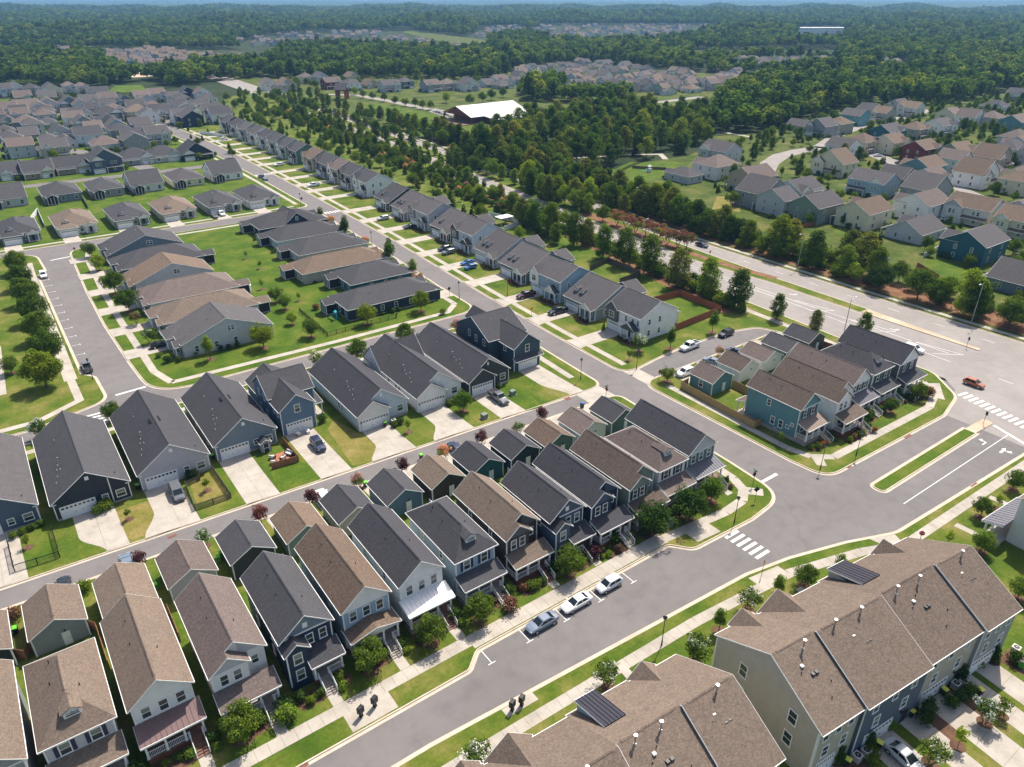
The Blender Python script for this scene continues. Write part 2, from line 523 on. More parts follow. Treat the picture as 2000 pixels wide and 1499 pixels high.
    def win(s, face, a, p, z, w=.9, h=1.5, shutter=None, glass=None, parent=None):
        """window on the wall plane p of a face, centred at a along it, sill at z"""
        loc = {'S': (a, p, z), 'N': (a, p, z), 'E': (p, a, z), 'W': (p, a, z)}[face]
        g = glass or (BLIND if RND.random() < .45 else GLASS)
        if not s.fine:
            return obj('window', win_small(w, h, g), parent or s.root, loc, FACE[face])
        o = obj('window', win_frame(w, h), parent or s.root, loc, FACE[face])
        obj('pane', win_pane(w, h, GLASS), o)
        obj('pane', win_pane(w, h, g), o, (0, 0, h / 2 + .03))
        if shutter:
            me = shared(('sh', w, h, shutter.name), lambda: MB().box(-.2, .2, -.06, -.003, -.05, h + .05).box(-.15, .15, -.075, -.06, .05, h / 2 - .05).box(-.15, .15, -.075, -.06, h / 2 + .05, h - .05).mesh('shutter', shutter))
            obj('shutter', me, o, (-w / 2 - .33, 0, 0)); obj('shutter', me, o, (w / 2 + .33, 0, 0))
        return o
    def garage(s, face, a, p, w=4.9, h=2.2, z=0.0, m=None, trim=None):
        m = m or DOORW
        def f():
            b = MB()
            for i in range(4):
                b.box(-w / 2, w / 2, -.05, -.003, h * i / 4 + .012, h * (i + 1) / 4 - .012)
                for j in range(8):
                    if i < 3: b.box(-w / 2 + w * j / 8 + .08, -w / 2 + w * (j + 1) / 8 - .08, -.065, -.05, h * i / 4 + .1, h * (i + 1) / 4 - .1)
            return b.mesh('garage_door', m)
        loc = {'S': (a, p, z), 'N': (a, p, z), 'E': (p, a, z), 'W': (p, a, z)}[face]
        o = obj('garage_door', shared(('gd', w, h, m.name), f), s.root, loc, FACE[face])
        def g():
            b = MB()
            for j in range(8):
                b.box(-w / 2 + w * j / 8 + .1, -w / 2 + w * (j + 1) / 8 - .1, -.062, -.051, h * .8, h * .95)
            return b.mesh('pane', GLASS)
        obj('pane', shared(('gp', w, h), g), o)['kind'] = 'stuff'
        def k():
            b = MB(); b.box(-w / 2 - .14, -w / 2 - .01, -.06, 0, 0, h + .13); b.box(w / 2 + .01, w / 2 + .14, -.06, 0, 0, h + .13); b.box(-w / 2 - .006, w / 2 + .006, -.058, 0, h + .005, h + .126)
            return b.mesh('door_frame', WHITE)
        obj('door_frame', shared(('gf', w, h), k), o)
        if s.fine:
            ha = shared('gh', lambda: MB().box(-.04, .04, -.1, -.05, 0, .22).mesh('handle', METALD))
            obj('handle', ha, o, (-.5, 0, .75)); obj('handle', ha, o, (.5, 0, .75))
        return o
    def door(s, face, a, p, z=0.0, m=None, w=.95, h=2.1):
        m = m or DOORW
        def f():
            b = MB(); b.box(-w / 2, w / 2, -.05, 0, 0, h)
            for i in range(2):
                for j in range(3):
                    b.box(-w / 2 + .1 + i * w * .45, -w / 2 + .1 + i * w * .45 + w * .33, -.062, -.05, .15 + j * .65, .65 + j * .65)
            return b.mesh('door', m)
        loc = {'S': (a, p, z), 'N': (a, p, z), 'E': (p, a, z), 'W': (p, a, z)}[face]
        o = obj('door', shared(('dr', w, h, m.name), f), s.root, loc, FACE[face])
        if s.fine:
            obj('handle', shared('dh', lambda: MB().box(-.03, .03, -.11, -.05, 0, .12).mesh('handle', METALD)), o, (w / 2 - .12, 0, .95))
        return o
    def column(s, x, y, z0, z1, r=.13, m=None, base=None):
        h = round(z1 - z0, 2); m = m or WHITE
        def f():
            b = MB(); b.box(-r, r, -r, r, 0, h); b.box(-r - .05, r + .05, -r - .05, r + .05, 0.003, .18); b.box(-r - .05, r + .05, -r - .05, r + .05, h - .16, h - .003)
            return b.mesh('column', m)
        o = obj('column', shared(('col', h, r, m.name), f), s.root, (x, y, z0))
        if base:
            b = MB().frustum((-.3, .3, -.3, .3), 0, (-.24, .24, -.24, .24), .9)
            obj('pier', b.mesh('pier', base), o)
        return o
    def railing(s, p, q, z0, z1, h=.95, m=None, n=None):
        """railing from p (floor z0) to q (floor z1)"""
        m = m or WHITE
        L = hypot(q[0] - p[0], q[1] - p[1]); n = n or max(3, int(L / .16))
        b = MB()
        def at(t, dz): return (p[0] + (q[0] - p[0]) * t, p[1] + (q[1] - p[1]) * t, z0 + (z1 - z0) * t + dz)
        b.tube(at(0, h), at(1, h), .055, n=4); b.tube(at(0, .12), at(1, .12), .04, n=4)
        for i in range(n + 1):
            b.tube(at(i / n, .12), at(i / n, h), .022, n=4, caps=False)
        for t in (0, 1): b.tube(at(t, 0), at(t, h + .1), .07, n=4)
        return s.part('railing', b, m)
    def steps(s, x0, x1, y0, n, z_top, run=.28, m=None, into=-1):
        """n steps from floor z_top at y0 leading to -y; each a part"""
        m = m or CONC
        rise = z_top / (n + 1); w = x1 - x0
        for i in range(n):
            z = z_top - rise * (i + 1)
            me = shared(('step', round(w, 2), round(z, 2), run, m.name), lambda: MB().box(0, w, -run - .02, 0, 0, z - .05).box(-.03, w + .03, -run - .05, 0, z - .047, z).mesh('step', m))
            obj('step', me, s.root, (x0, y0 - run * i, 0))
    def pipe(s, x, y, z, h=.35, r=.06, m=None, cap=False):
        m = m or HARD
        b = MB().tube((0, 0, -.3), (0, 0, h), r, n=7)
        if cap: b.tube((0, 0, h - .02), (0, 0, h + .16), r * 1.9, n=8)
        if cap: b.tube((0, 0, -.25), (0, 0, .12), r * 2.6, r * 1.2, n=8)
        return obj('vent_pipe', shared(('pipe', h, r, m.name, cap), lambda: b.mesh('vent_pipe', m)), s.root, (x, y, z))
    def dormer(s, x, y, zb, w, h, d, wall, roof, hipr=False, rise=None):
        """small dormer: front wall at y, sill at zb"""
        rise = rise or w * .32
        o = s.walls(x - w / 2, x + w / 2, y, y + d, zb, zb + h, wall, rise, 'y', 'dormer')
        b = s.fine; s.fine = False
        g = s.gable(x - w / 2, x + w / 2, y, y + d, zb + h, rise, 'y', roof, .16, name='dormer_roof', trim=roof, t=.08)
        s.fine = b
        ww = min(.55, w * .35)
        if w > 1.6:
            for dx in (-w * .2, w * .2): s.win('S', x + dx, y, zb + h * .35, ww, h * .5)
        else:
            s.win('S', x, y, zb + h * .3, ww, h * .55)
        return o
BASE = 0.12       # lots lie a kerb's height above the roads

# ------------------------------------------------------------------ ground, roads, pavements
def interp(tab, y):
    if y <= tab[0][0]: return tab[0][1]
    for (a, u), (b, w) in zip(tab, tab[1:]):
        if y <= b: return u + (w - u) * (y - a) / (b - a)
    return tab[-1][1]
AW = [(55, 95.4), (60, 95.6), (105, 97.4), (140, 98.8), (175, 100), (205, 102), (287, 105), (340, 106), (413, 106.5), (470, 105.5), (507, 103)]
AE = [(60, 105.0), (105, 105.3), (131, 106), (163, 107.6), (195, 109.5), (228, 111.5), (260, 112.5), (290, 113.5), (340, 115), (414, 116.3), (470, 116), (545, 113)]
BW = [(60, 160.5), (100, 161), (130, 163), (150, 167), (180, 171), (212, 176), (260, 181), (320, 187), (400, 194), (480, 200), (560, 205), (700, 214), (900, 226)]
BE = [(20, 196), (60, 195), (100, 194.3), (163, 195), (190, 198), (211, 201.5), (260, 206), (320, 211), (400, 217), (480, 222), (560, 227), (700, 236), (900, 248)]
MW = [(62, 181.3), (92, 180.8), (122, 181), (145, 178.6), (160, 179.5), (212, 184), (260, 189), (320, 195), (400, 202), (480, 207.5), (560, 212.5), (700, 221), (900, 233)]
ME = [(62, 182.2), (92, 184.2), (122, 184.8), (158, 187), (205, 192), (260, 198), (320, 203.5), (400, 209.5), (480, 214.5), (560, 219.5), (700, 228), (900, 240)]
def ally(x): return 105.4 - .036 * (x + 2.5)        # upper edge of the alley
def alow(x): return ally(x) - 5.4
def edge(tab, y0, y1, step=12.0, dx=0.0):
    ys = [y0] + [t[0] for t in tab if min(y0, y1) + 2 < t[0] < max(y0, y1) - 2] + [y1]
    ys = sorted(ys, reverse=y0 > y1)
    return [(interp(tab, y) + dx, y) for y in ys]
def rounded(pts, radii):
    """polygon with rounded corners; radii aligned with pts (0 = sharp)"""
    out, n = [], len(pts)
    for i, (p, r) in enumerate(zip(pts, radii)):
        if not r:
            out.append(p); continue
        P, A, B = Vector(p), Vector(pts[i - 1]), Vector(pts[(i + 1) % n])
        a, b = (A - P).normalized(), (B - P).normalized()
        ang = a.angle(b)
        d = min(r / math.tan(ang / 2), .49 * (A - P).length, .49 * (B - P).length)
        q0, q1 = P + a * d, P + b * d
        for k in range(9):
            t = k / 8
            q = q0 * (1 - t) ** 2 + P * 2 * t * (1 - t) + q1 * t ** 2
            out.append((q.x, q.y))
    return out
def offset(pts, d, closed=False):
    """polyline moved d to its left"""
    out, n = [], len(pts)
    for i in range(n):
        A = Vector(pts[i - 1]) if (i or closed) else None
        B = Vector(pts[(i + 1) % n]) if (i < n - 1 or closed) else None
        P = Vector(pts[i])
        ds = [q.normalized() for q in ((P - A) if A is not None else None, (B - P) if B is not None else None) if q is not None and q.length > 1e-6]
        if not ds:
            out.append(tuple(P)); continue
        nn = [Vector((-q.y, q.x)) for q in ds]
        m = sum(nn, Vector((0, 0)))
        m = m.normalized() if m.length > 1e-6 else nn[0]
        k = max(.4, m.dot(nn[0]))
        out.append(tuple(P + m * (d / k)))
    return out
def band(b, pts, d0, d1, z0, z1, closed=False):
    """strip between offsets d0 and d1 of a polyline, top at z1, with sides"""
    L, Rr = offset(pts, d1, closed), offset(pts, d0, closed)
    n = len(pts)
    for i in range(n if closed else n - 1):
        j = (i + 1) % n
        b.add([(*Rr[i], z0), (*Rr[j], z0), (*L[j], z0), (*L[i], z0), (*Rr[i], z1), (*Rr[j], z1), (*L[j], z1), (*L[i], z1)],
              [(4, 5, 6, 7), (0, 1, 5, 4), (2, 3, 7, 6)])
    return b

big = 23000
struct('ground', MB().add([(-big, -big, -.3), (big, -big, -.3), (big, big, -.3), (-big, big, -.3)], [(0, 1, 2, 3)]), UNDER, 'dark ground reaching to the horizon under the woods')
NOISE_LAND = None
struct('road', MB().slab([(-90, -20), (157, -20), (159.5, 60), (160, 110), (112, 110), (118, 300), (119, 545), (100, 560), (96, 300), (-90, 300)], -.2, 0), ASPH, 'grey asphalt of the neighbourhood streets and alley')
bl = MB().slab([(144.6, 34), (198, 30)] + edge(BE, 60, 900) + edge(BW, 900, 60) + [(157, 56), (144.6, 52.8)], -.15, .006)
struct('boulevard', bl, ASPH2, 'pale worn asphalt of the divided boulevard')

BLOCKS = []
def block(name, pts, label, m=None, kerb=None, z=BASE):
    n = len(pts)
    if sum(pts[i][0] * pts[(i + 1) % n][1] - pts[(i + 1) % n][0] * pts[i][1] for i in range(n)) < 0:
        pts = pts[::-1]
    o = struct(name, MB().slab(pts, -.1, z), m or GRASS, label)
    if kerb:
        b = MB()
        band(b, pts, -.62, -.18, -.05, .014, True)
        band(b, pts, -.18, .0, -.05, z + .012, True)
        k = obj('kerb', b.mesh('kerb', KERBC), o)
    return o
RF = [(-70, 55), (33, 55), (35.5, 57.1), (70.5, 57.1), (73, 54.1), (86, 53.6), (94.9, 54.6)]
RFr = [0, 1, 2, 2, 2, 4, 6]
fw = edge(AW, 66, 92)
block('lawn', rounded(RF + fw + [(interp(AW, 97), alow(96)), (-70, alow(-70))], RFr + [0] * len(fw) + [3, 0]), 'lawn under the row of narrow houses between the alley and the front street', kerb=True)
lw = edge(AW, 110, 138)
block('lawn', rounded([(-70, ally(-70)), (interp(AW, 103), ally(97))] + lw + [(interp(AW, 146), 146), (-70, 147)], [0, 3] + [0] * len(lw) + [8, 0]), 'lawn round the row of houses with driveways on the alley', kerb=True)
mw = edge(AW, 165, 268)
block('lawn', rounded([(18.3, 153.6), (interp(AW, 153.6), 153.6)] + mw + [(interp(AW, 276), 276), (19, 276), (18.4, 262), (17.2, 230), (16.8, 200), (17.4, 172)], [9, 8] + [0] * len(mw) + [7, 6, 0, 0, 0, 0]), 'lawn of the block between the parking street and the main street', GRASSG, True)
block('lawn', rounded([(-70, 152), (-4, 152.6), (9.5, 157), (9.2, 170), (7, 173), (7, 253), (9.5, 257), (9, 279), (-70, 280)], [0, 4, 4, 3, 2, 2, 3, 8, 0]), 'green park land behind the row of round trees', GRASS, True)
nw = edge(AW, 292, 500)
block('lawn', rounded([(-120, 285), (interp(AW, 284.5), 284.5)] + nw + [(98, 540), (100, 640), (60, 760), (-160, 760)], [0, 7] + [0] * len(nw) + [6, 0, 0, 0]), 'lawns of the dense neighbourhood beyond the cross street', GRASSG, True)
se, sw = edge(AE, 110, 540), edge(BW, 560, 70)
block('lawn', rounded([(interp(AE, 104), 102.6), (116, 104.2), (124, 105), (141, 104.9), (150.5, 102.2), (152.5, 97.3), (153.5, 93), (155, 62), (160.2, 66)] + sw[::-1][2:] + [(205, 560), (150, 620), (118, 560)] + se[::-1][:-1],
      [4, 2, 0, 0, 4, 4, 0, 0, 3] + [0] * (len(sw) - 2) + [0, 0, 0] + [0] * (len(se) - 1)), 'grass strip between the houses of the main street and the boulevard', GRASS, True)
block('lawn', rounded([(interp(AE, 95), 97.1), (105.6, 60), (106.2, 53.2), (144, 52.2), (154, 54.6), (161, 63), (161, 70), (154.5, 70), (154, 94), (152, 97.2)], [4, 0, 9, 0, 6, 5, 0, 0, 0, 0]), 'lawn of the corner block with the teal house', GRASS, True, BASE + .004)
block('lawn', rounded([(-40, 48.8), (24, 48.4), (75, 45.4), (83, 43.9), (93, 41), (101.5, 37.7), (115, 37.1), (141, 36), (190, 34), (190, -40), (-40, -40)], [0, 0, 8, 8, 8, 8, 0, 0, 0, 0, 0]), 'lawn round the town houses', GRASS, True)
ee = edge(BE, 20, 900)
block('lawn', ee[::-1] + [(260, 20), (700, 60), (760, 420), (520, 900)], 'land of the neighbourhood and park beyond the boulevard', MEADOW, True)
# medians
mm = edge(MW, 66, 92); me_ = edge(ME, 92, 66)
b = MB().slab(rounded([(181.2, 62.5), (182.6, 62.5)] + me_[::-1] + mm[::-1], [.6, .6] + [0] * (len(me_) + len(mm))), -.05, .15)
struct('road', b, SAND, 'sandy concrete nose of the boulevard median')
block('lawn', edge(MW, 92.4, 700) + edge(ME, 700, 92.4), 'grass median of the boulevard', GRASS, True)
isl = rounded([(110, 45.1), (142.2, 45), (148.8, 44.7), (149.2, 46.7), (142.4, 47), (110, 47.1)], [.9, 0, .8, .8, 0, .9])
block('lawn', rounded([(110, 45.1), (142, 45), (142, 47), (110, 47.1)], [.9, 0, 0, .9]), 'narrow grass island in the front street', GRASSG, True)
struct('pavement', MB().slab(rounded([(142.04, 45), (148.8, 44.7), (149.2, 46.7), (142.04, 47)], [0, .8, .8, 0]), -.05, .125), SAND, 'bare end of the narrow island by the crossing')

# pavement slabs -----------------------------------------------------
PAVE = tag(obj('pavement', MB().slab([(-15, 57.95), (-14, 57.95), (-14, 59.7), (-15, 59.7)], 0, BASE + .016).mesh('pavement', CONC)), 'concrete pavement of separate slabs along the near streets', kind='structure')
NSLAB = [0]
def slabs(pts, w, step=1.55):
    me = shared(('slab', w, step), lambda: MB().box(-step / 2 + .014, step / 2 - .014, -w / 2, w / 2, -.1, BASE + .018).mesh('slab', CONC))
    carry = 0.0
    for A, B in zip(pts, pts[1:]):
        A, B = Vector(A), Vector(B)
        d = (B - A); L = d.length; d.normalize()
        n = max(1, round(L / step))
        k = L / n / step
        for i in range(n):
            p = A + d * (L * (i + .5) / n)
            o = obj('slab', me, PAVE, (p.x, p.y, RND.uniform(-.004, .004)), atan2(d.y, d.x), (k, 1, 1))
            NSLAB[0] += 1
def walk(pts, w, label, m=None, z=.016):
    return struct('pavement', band(MB(), pts, -w / 2, w / 2, 0, BASE + z), m or CONC, label)
slabs([(-14, 58.8), (35.5, 58.75)], 1.8)
slabs([(35.5, 58.4), (71, 58.4)], 2.3)
slabs([(71, 58.2), (84, 57.0), (88.6, 57.4), (91.2, 59.2), (92.5, 62.4), (92.9, 68), (94.0, 92)], 1.7)
slabs([(22, 45.0), (36, 44.6), (62, 43.8), (80, 42.2), (93, 38.6), (100, 35.6), (140, 34.6)], 1.6)
slabs([(108.4, 63), (109.4, 58.6), (112.6, 56.1), (145, 55.4), (151, 57.4), (155, 62)], 1.6)
slabs([(108.6, 93), (108.4, 63)], 1.5)
slabs([(94.2, 108), (95.8, 140)], 1.5)
walk([(-40, 46.2), (22, 45.6)], 1.6, 'pavement in front of the near town houses')
walk([(x - 2.9, y) for x, y in edge(AW, 160, 270)], 1.5, 'pavement on the west side of the main street')
walk([(x + 2.8, y) for x, y in edge(AE, 106, 520)], 1.5, 'pavement past the driveways on the east side of the main street')
walk([(22.5, 157.2), (60, 156.2), (92, 156.4), (96.2, 160)], 1.6, 'pavement along the cross street by the fenced corner lawn')
walk([(-60, 143.6), (88, 143.4)], 1.4, 'pavement behind the houses of the alley row')
walk([(22.5, 157.2), (20.6, 165), (20.4, 200), (20.8, 230), (22, 262), (24, 272)], 1.6, 'pavement past the driveways of the parking street')
walk([(4.9, 171), (5.3, 210), (5.6, 254), (6, 268)], 2.6, 'wide pavement between the round trees and the parking bays')
walk([(4.9, 171), (5, 160), (-3, 155.2), (-60, 154.6)], 1.6, 'pavement curving round the foot of the park')
walk([(-8, 172), (-7, 200), (-9, 230), (-16, 262), (-22, 290)], 2.0, 'footpath curving through the park lawn')
walk([(27, 273.6), (60, 273.2), (98, 273.8)], 1.5, 'pavement behind the big block along the far cross street')
walk([(-60, 287.6), (100, 287.4)], 1.5, 'pavement in front of the houses of the far cross street')
walk([(x - 2.9, y) for x, y in edge(AW, 290, 500)], 1.5, 'pavement on the west side of the main street beyond the far crossing')
walk([(x + 2.2, y) for x, y in edge(BE, 24, 700)], 1.6, 'pavement on the far side of the boulevard')
walk([(156.6, 72), (157.5, 110), (160, 136), (163.5, 150), (167.5, 180), (172.5, 212), (177, 260), (183, 320)], 1.9, 'pavement on the near side of the boulevard')
walk([(148.5, 59.5), (154, 63.5), (156.8, 72)], 2.2, 'pavement rounding the corner of the boulevard')
struct('pavement', MB().slab([(96.6, 96.5), (96.6, 108), (91.5, 106), (90, ally(90) - .3), (90, alow(90) + .3), (91.5, 95.5)], 0, .03), CONC, 'concrete apron at the mouth of the alley')
struct('pavement', MB().slab([(105.5, 94.5), (109.3, 96.4), (109.3, 104), (105.6, 106)], 0, .03), CONC, 'concrete apron at the mouth of the parking court')
struct('pavement', MB().slab([(17.6, 55.2), (23.4, 55.2), (23.4, 57.9), (17.6, 57.9)], 0, BASE + .014), CONC, 'concrete pad under the pair of mailboxes on the kerb')
struct('pavement', MB().slab([(33, 46.5), (37.4, 46.4), (37.4, 47.6), (33, 47.8)], 0, BASE + .014), CONC, 'concrete pad under the mailboxes across the street')
for pts, lb in (([(90.4, 58.4), (92.5, 56.1), (94.0, 57.4), (91.9, 59.8)], 'ramp at the street corner by the metal porch house'),
                ([(74.6, 54.6), (79.4, 54.2), (79.4, 57.0), (74.6, 57.4)], 'ramp at the near end of the zebra crossing'),
                ([(74.4, 42.8), (80, 41.6), (80, 44.1), (74.4, 45)], 'ramp at the town house end of the zebra crossing'),
                ([(109.2, 58.3), (107.8, 56.3), (109.0, 55.1), (110.7, 57.0)], 'ramp at the corner of the teal house'),
                ([(100, 36.3), (97, 37.4), (96.6, 39.6), (100.8, 37.9)], 'paved corner between the two parts of the town house pavement'),
                ([(150.5, 55), (157, 59.4), (155, 61), (149.6, 57.6)], 'ramp at the boulevard corner')):
    struct('pavement', MB().slab(pts, 0, BASE + .022), CONC, lb)

# painted markings ----------------------------------------------------
def marks(name, polys, label, z=.012, m=LINE):
    b = MB()
    for p in polys: b.slab(p, z - .008, z)
    return struct(name, b, m, label)
def seg(p, q, w=.12):
    P, Q = Vector(p), Vector(q); d = (Q - P).normalized() * (w / 2); n = Vector((-d.y, d.x))
    return [tuple(P + n), tuple(P - n), tuple(Q - n), tuple(Q + n)]
def zebra(label, p, q, length, n, w=.6, cross=None, z=.012):
    """n bars spread from p to q, each 'length' long across"""
    P, Q = Vector(p), Vector(q); d = (Q - P).normalized(); c = Vector(cross or (-d.y, d.x)).normalized()
    root = None
    for i in range(n):
        a = P + (Q - P) * (i / (n - 1)) - d * w / 2
        pts = [a, a + d * w, a + d * w + c * length, a + c * length]
        b = MB().slab([tuple(v) for v in pts], z - .008, z)
        o = obj('road_marking' if root is None else 'bar', b.mesh('road_marking', LINE), root)
        if root is None:
            root = o; tag(o, label, kind='structure')
    return root
zebra('white zebra crossing over the front street', (78.9, 47.1), (78.9, 52.8), 3.0, 6, .55, (1, 0))
zebra('long white zebra crossing where the front street meets the boulevard', (151.2, 39.6), (155.0, 54.4), 2.9, 13, .62, (1, -.16), .022)
zebra('white zebra crossing over the cross street by the park corner', (4.9, 146.9), (4.9, 152.0), 3.1, 5, .5, (1, 0))
zebra('white zebra crossing over the main street at the far cross street', (106.4, 269.2), (112.2, 269.2), 3.0, 6, .55, (0, 1))
zebra('small white zebra crossing far up the main street', (107.4, 352), (114.4, 352), 3.0, 6, .55, (0, 1))
marks('road_marking', [seg((95.9, 58.9), (99.9, 58.9), .6)], 'white stop bar at the end of the main street')
marks('road_marking', [seg((148.2, 44.4), (145.6, 37.2), .6)], 'white stop bar before the boulevard', .022)
marks('road_marking', [seg((11.5, 158.2), (17.5, 158.6), .6)], 'white stop bar of the parking street at the cross street')
marks('road_marking', [seg((12.2, 267.5), (17.9, 268.3), .6)], 'white stop bar of the parking street at the far end')
marks('road_marking', [seg((109.6, 41.3), (147.2, 41.1), .13)], 'long white lane line beside the grass island', .022)
for i, x in enumerate((42.0, 48.2, 54.4, 60.6, 36.0)):
    marks('road_marking', [seg((x, 56.5), (x, 54.2), .11), seg((x - .55, 54.15), (x + .55, 54.15), .11)], 'white T shaped bay mark on the front street, ' + ('behind the blue grey sedan', 'between the grey and the white sedan', 'between the white sedan and white hatchback', 'ahead of the white hatchback', 'by the bent kerb')[i])
for i in range(12):
    y = 178.5 + i * 6.3
    o = marks('road_marking', [seg((7.75, y), (9.6, y), .11), seg((9.6, y - .5), (9.6, y + .5), .11)], 'white bay mark along the row of round trees')
    o['group'] = 'bay marks of the parking street'
def arrow(c, ang, label, left=0):
    """lane arrow: shaft, head, and a hook to the left (+) or right (-)"""
    k, sn = cos(ang), sin(ang)
    T = lambda x, y: (c[0] + x * k - y * sn, c[1] + x * sn + y * k)
    polys = [[T(0, -.11), T(1.5, -.11), T(1.5, .11), T(0, .11)]]
    if left:
        g = left
        polys += [[T(1.28, .11 * g), T(1.5, .11 * g), T(1.72, .62 * g), T(1.5, .72 * g)], [T(1.15, .55 * g), T(2.15, .95 * g), T(1.45, 1.35 * g)]]
    else:
        polys += [[T(1.5, -.4), T(2.5, 0), T(1.5, .4)]]
    marks('road_marking', polys, label, .022)
arrow((139.0, 42.3), 0, 'white left turn arrow by the narrow island', 1)
arrow((138.8, 39.2), 0, 'white straight arrow before the boulevard'); arrow((138.82, 39.0), .02, 'white right turn hook before the boulevard', -1)
arrow((176.9, 82), -pi / 2, 'white turn arrow beside the median nose', 1); arrow((177.4, 112), -pi / 2, 'white turn arrow beside the grass median', 1)
# boulevard lines
mk = [seg((174.2, 66), (173.2, 180), .14), seg((169.9, 63.3), (172.0, 115), .14), seg((172.0, 115), (172.0, 150), .14)]
marks('road_marking', mk, 'long white lane lines of the near boulevard carriageway', .018)
for y0, y1 in ((63.4, 68), (80, 84.4), (97, 101)):
    marks('road_marking', [seg((176.2, y0), (171.0, y1), .14), seg((176.2, y0), (174.0, y1 + 7), .14)], 'white hatching on the boulevard ' + {63.4: 'by the waiting white car', 80: 'beside the turn arrow', 97: 'beside the grass median'}[y0], .018)
d1, d2 = [], []
for i in range(22):
    y = 50 + i * 12.2
    xa, xb = interp(ME, y) * .47 + interp(BE, y) * .53, interp(BW, y) * .55 + interp(MW, y) * .45
    d1.append(seg((xa, y), (interp(ME, y + 3) * .47 + interp(BE, y + 3) * .53, y + 3), .13))
    if y < 62 or y > 150: d2.append(seg((xb, y), (xb + .1, y + 3), .13))
marks('road_marking', d1, 'dashed white lane line of the far boulevard carriageway', .018)
marks('road_marking', d2, 'dashed white lane line of the near boulevard carriageway', .018)
# storm drains: the rusty kerb inlets and manholes
RUST = flat('rusty_iron', (.19, .075, .05), .8, .25, 4)
def drain(x, y, lx, ly, label, m=RUST):
    r = thing('storm_drain', label, 'drain', (x, y, .014))
    obj('grate', MB().box(-lx / 2, lx / 2, -ly / 2, ly / 2, 0, .012).mesh('grate', m), r)
    b = MB()
    n = 5
    for i in range(n):
        t = -.5 + (i + .5) / n
        if lx > ly: b.box(t * lx * .9 - lx * .05, t * lx * .9 + lx * .05, -ly * .35, ly * .35, .012, .03)
        else: b.box(-lx * .35, lx * .35, t * ly * .9 - ly * .05, t * ly * .9 + ly * .05, .012, .03)
    obj('bar', b.mesh('bar', m), r)
drain(11.2, 54.7, 1.7, .55, 'rusty kerb drain below the lawn of the navy gabled house')
drain(130.6, 52.0, 2.2, .55, 'rusty kerb drain in front of the white house with the plum bush')
drain(112.2, 52.7, 1.3, .5, 'rusty kerb drain at the corner of the teal house')
drain(124.6, 37.0, 2.0, .5, 'rusty kerb drain opposite the narrow island')
drain(87.3, 42.3, 1.2, .5, 'rusty kerb drain beside the town house corner')
drain(72.3, 153.3, 1.6, .5, 'rusty kerb drain of the cross street behind the dark houses')
drain(9.6, ally(9) - 1.6, 1.3, .6, 'rusty drain in the alley by the dark navy house')
drain(46, alow(46) + 1.2, 1.1, .7, 'grey drain in the alley behind the brown shed', METALD)
drain(87.6, ally(88) - .8, 1.4, 1.0, 'square drain at the mouth of the alley', RUST)
drain(105.7, 86.5, .5, 1.3, 'rusty kerb drain across from the tall dark roofed house')
drain(83.7, 55.4, 1.0, .8, 'grey manhole on the pavement by the zebra crossing', METALD)

